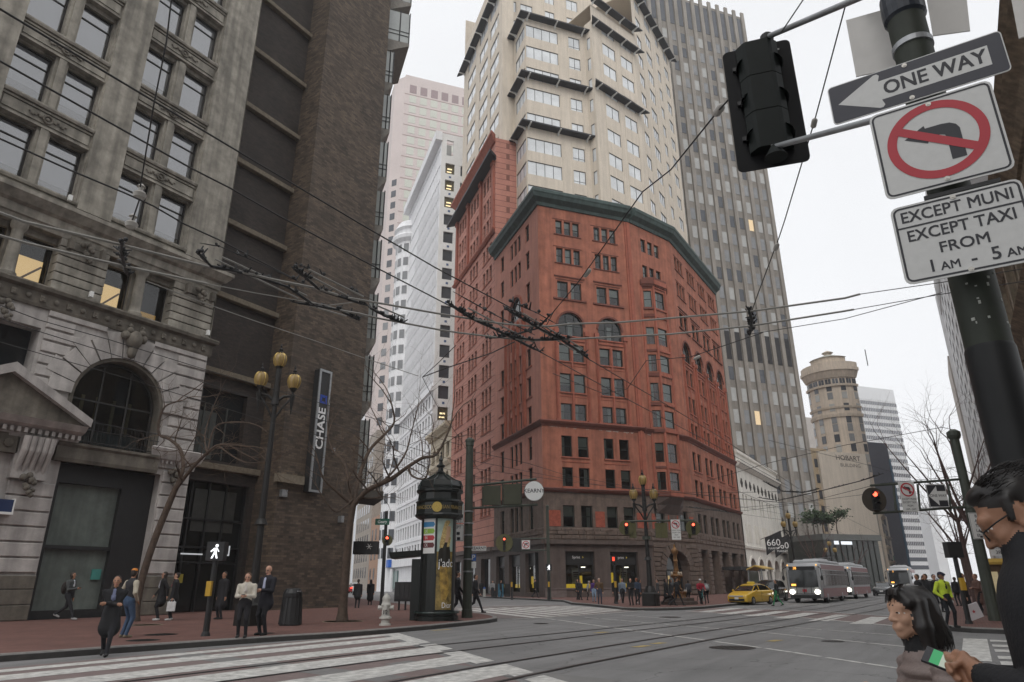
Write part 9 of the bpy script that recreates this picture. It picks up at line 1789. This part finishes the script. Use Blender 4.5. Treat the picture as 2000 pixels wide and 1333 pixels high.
GLM = mat('spectacle_frame', (.012, .012, .013), .3, 0, spec=.6); b = MB()
for sg in (-1, 1):
    ring_ = [f(sg*.034+.026*cos(2*pi*j/16), -.105+.004*abs(cos(2*pi*j/16)), .006+.019*sin(2*pi*j/16)) for j in range(17)]; b.tube(rows_(ring_), .0026*q, 5); b.tube(rows_([f(sg*.06, -.1, .012), f(sg*.079, -.05, .014), f(sg*.083, .02, .012), f(sg*.083, .04, -.005)]), .0026*q, 5)
b.tube(rows_([f(-.01, -.112, .01), f(0, -.115, .013), f(.01, -.112, .01)]), .0026*q, 5); b.build('spectacles', GLM, t, local=True)
pk, v = hands[0]; ph = pk+v*.03+np.array((-.02, -.03, .02)); b = MB(); pu = np.array((0, -.62, .30)); pu = pu/np.linalg.norm(pu); pw = np.array((1., 0, 0)); pn = np.cross(pw, pu); pn = pn if pn[2] > 0 else -pn
pn = np.array((.62, .28, .73)); pn = pn/np.linalg.norm(pn); pu = np.array((0, -.93, .36)); pu = pu-pn*(pu@pn); pu = pu/np.linalg.norm(pu); pw = np.cross(pu, pn)
def phq(a, c_, n0): return tuple(ph+pw*a+pu*c_+pn*n0)
b.rings([[phq(a, c_, n0) for a, c_ in ((-.036, -.072), (.036, -.072), (.036, .072), (-.036, .072))] for n0 in (-.005, .004)]); po = b.build('phone', mat('phone_black', (.012, .013, .016), .25, 0, spec=.6), t, local=True)
for c0, c1, col, es in ((-.064, .02, (.55, .62, .52), .5), (.02, .05, (.06, .42, .16), .5)): b = MB(); b.add([phq(a, c_, .0046) for a, c_ in ((-.033, c0), (.033, c0), (.033, c1), (-.033, c1))], [(0, 1, 2, 3)]); b.build('screen', emis('screen_%d' % int(c0*1000), col, es), po, local=True)
b = MB(); c0 = up(.185, -.03, 1.19); b.box(c0[0]-.002, c0[0]+.006, c0[1]-.02, c0[1]+.02, c0[2]-.012, c0[2]+.0); b.build('jacket_badge_white', WHITE, t, local=True); b = MB(); b.box(c0[0]-.002, c0[0]+.007, c0[1]-.013, c0[1]+.013, c0[2]+.0, c0[2]+.03); b.build('jacket_badge', mat('badge_violet', (.1, .05, .35), .6, 0), t, local=True)
# ================================================================== thin winter haze round the whole scene
hz_ = bpy.data.materials.new('haze_air'); hz_.use_nodes = True; n_ = hz_.node_tree; n_.nodes.clear(); pv_ = n_.nodes.new('ShaderNodeVolumePrincipled'); pv_.inputs['Color'].default_value = (.93, .95, .98, 1); pv_.inputs['Density'].default_value = .00042; pv_.inputs['Anisotropy'].default_value = .2
ho_ = n_.nodes.new('ShaderNodeOutputMaterial'); n_.links.new(pv_.outputs[0], ho_.inputs['Volume'])
b = MB(); b.box(-470, 530, -420, 580, -1.2, 265); hb_ = b.build('haze', hz_); tag(hb_, kind='stuff')
scene.cycles.volume_bounces = 1
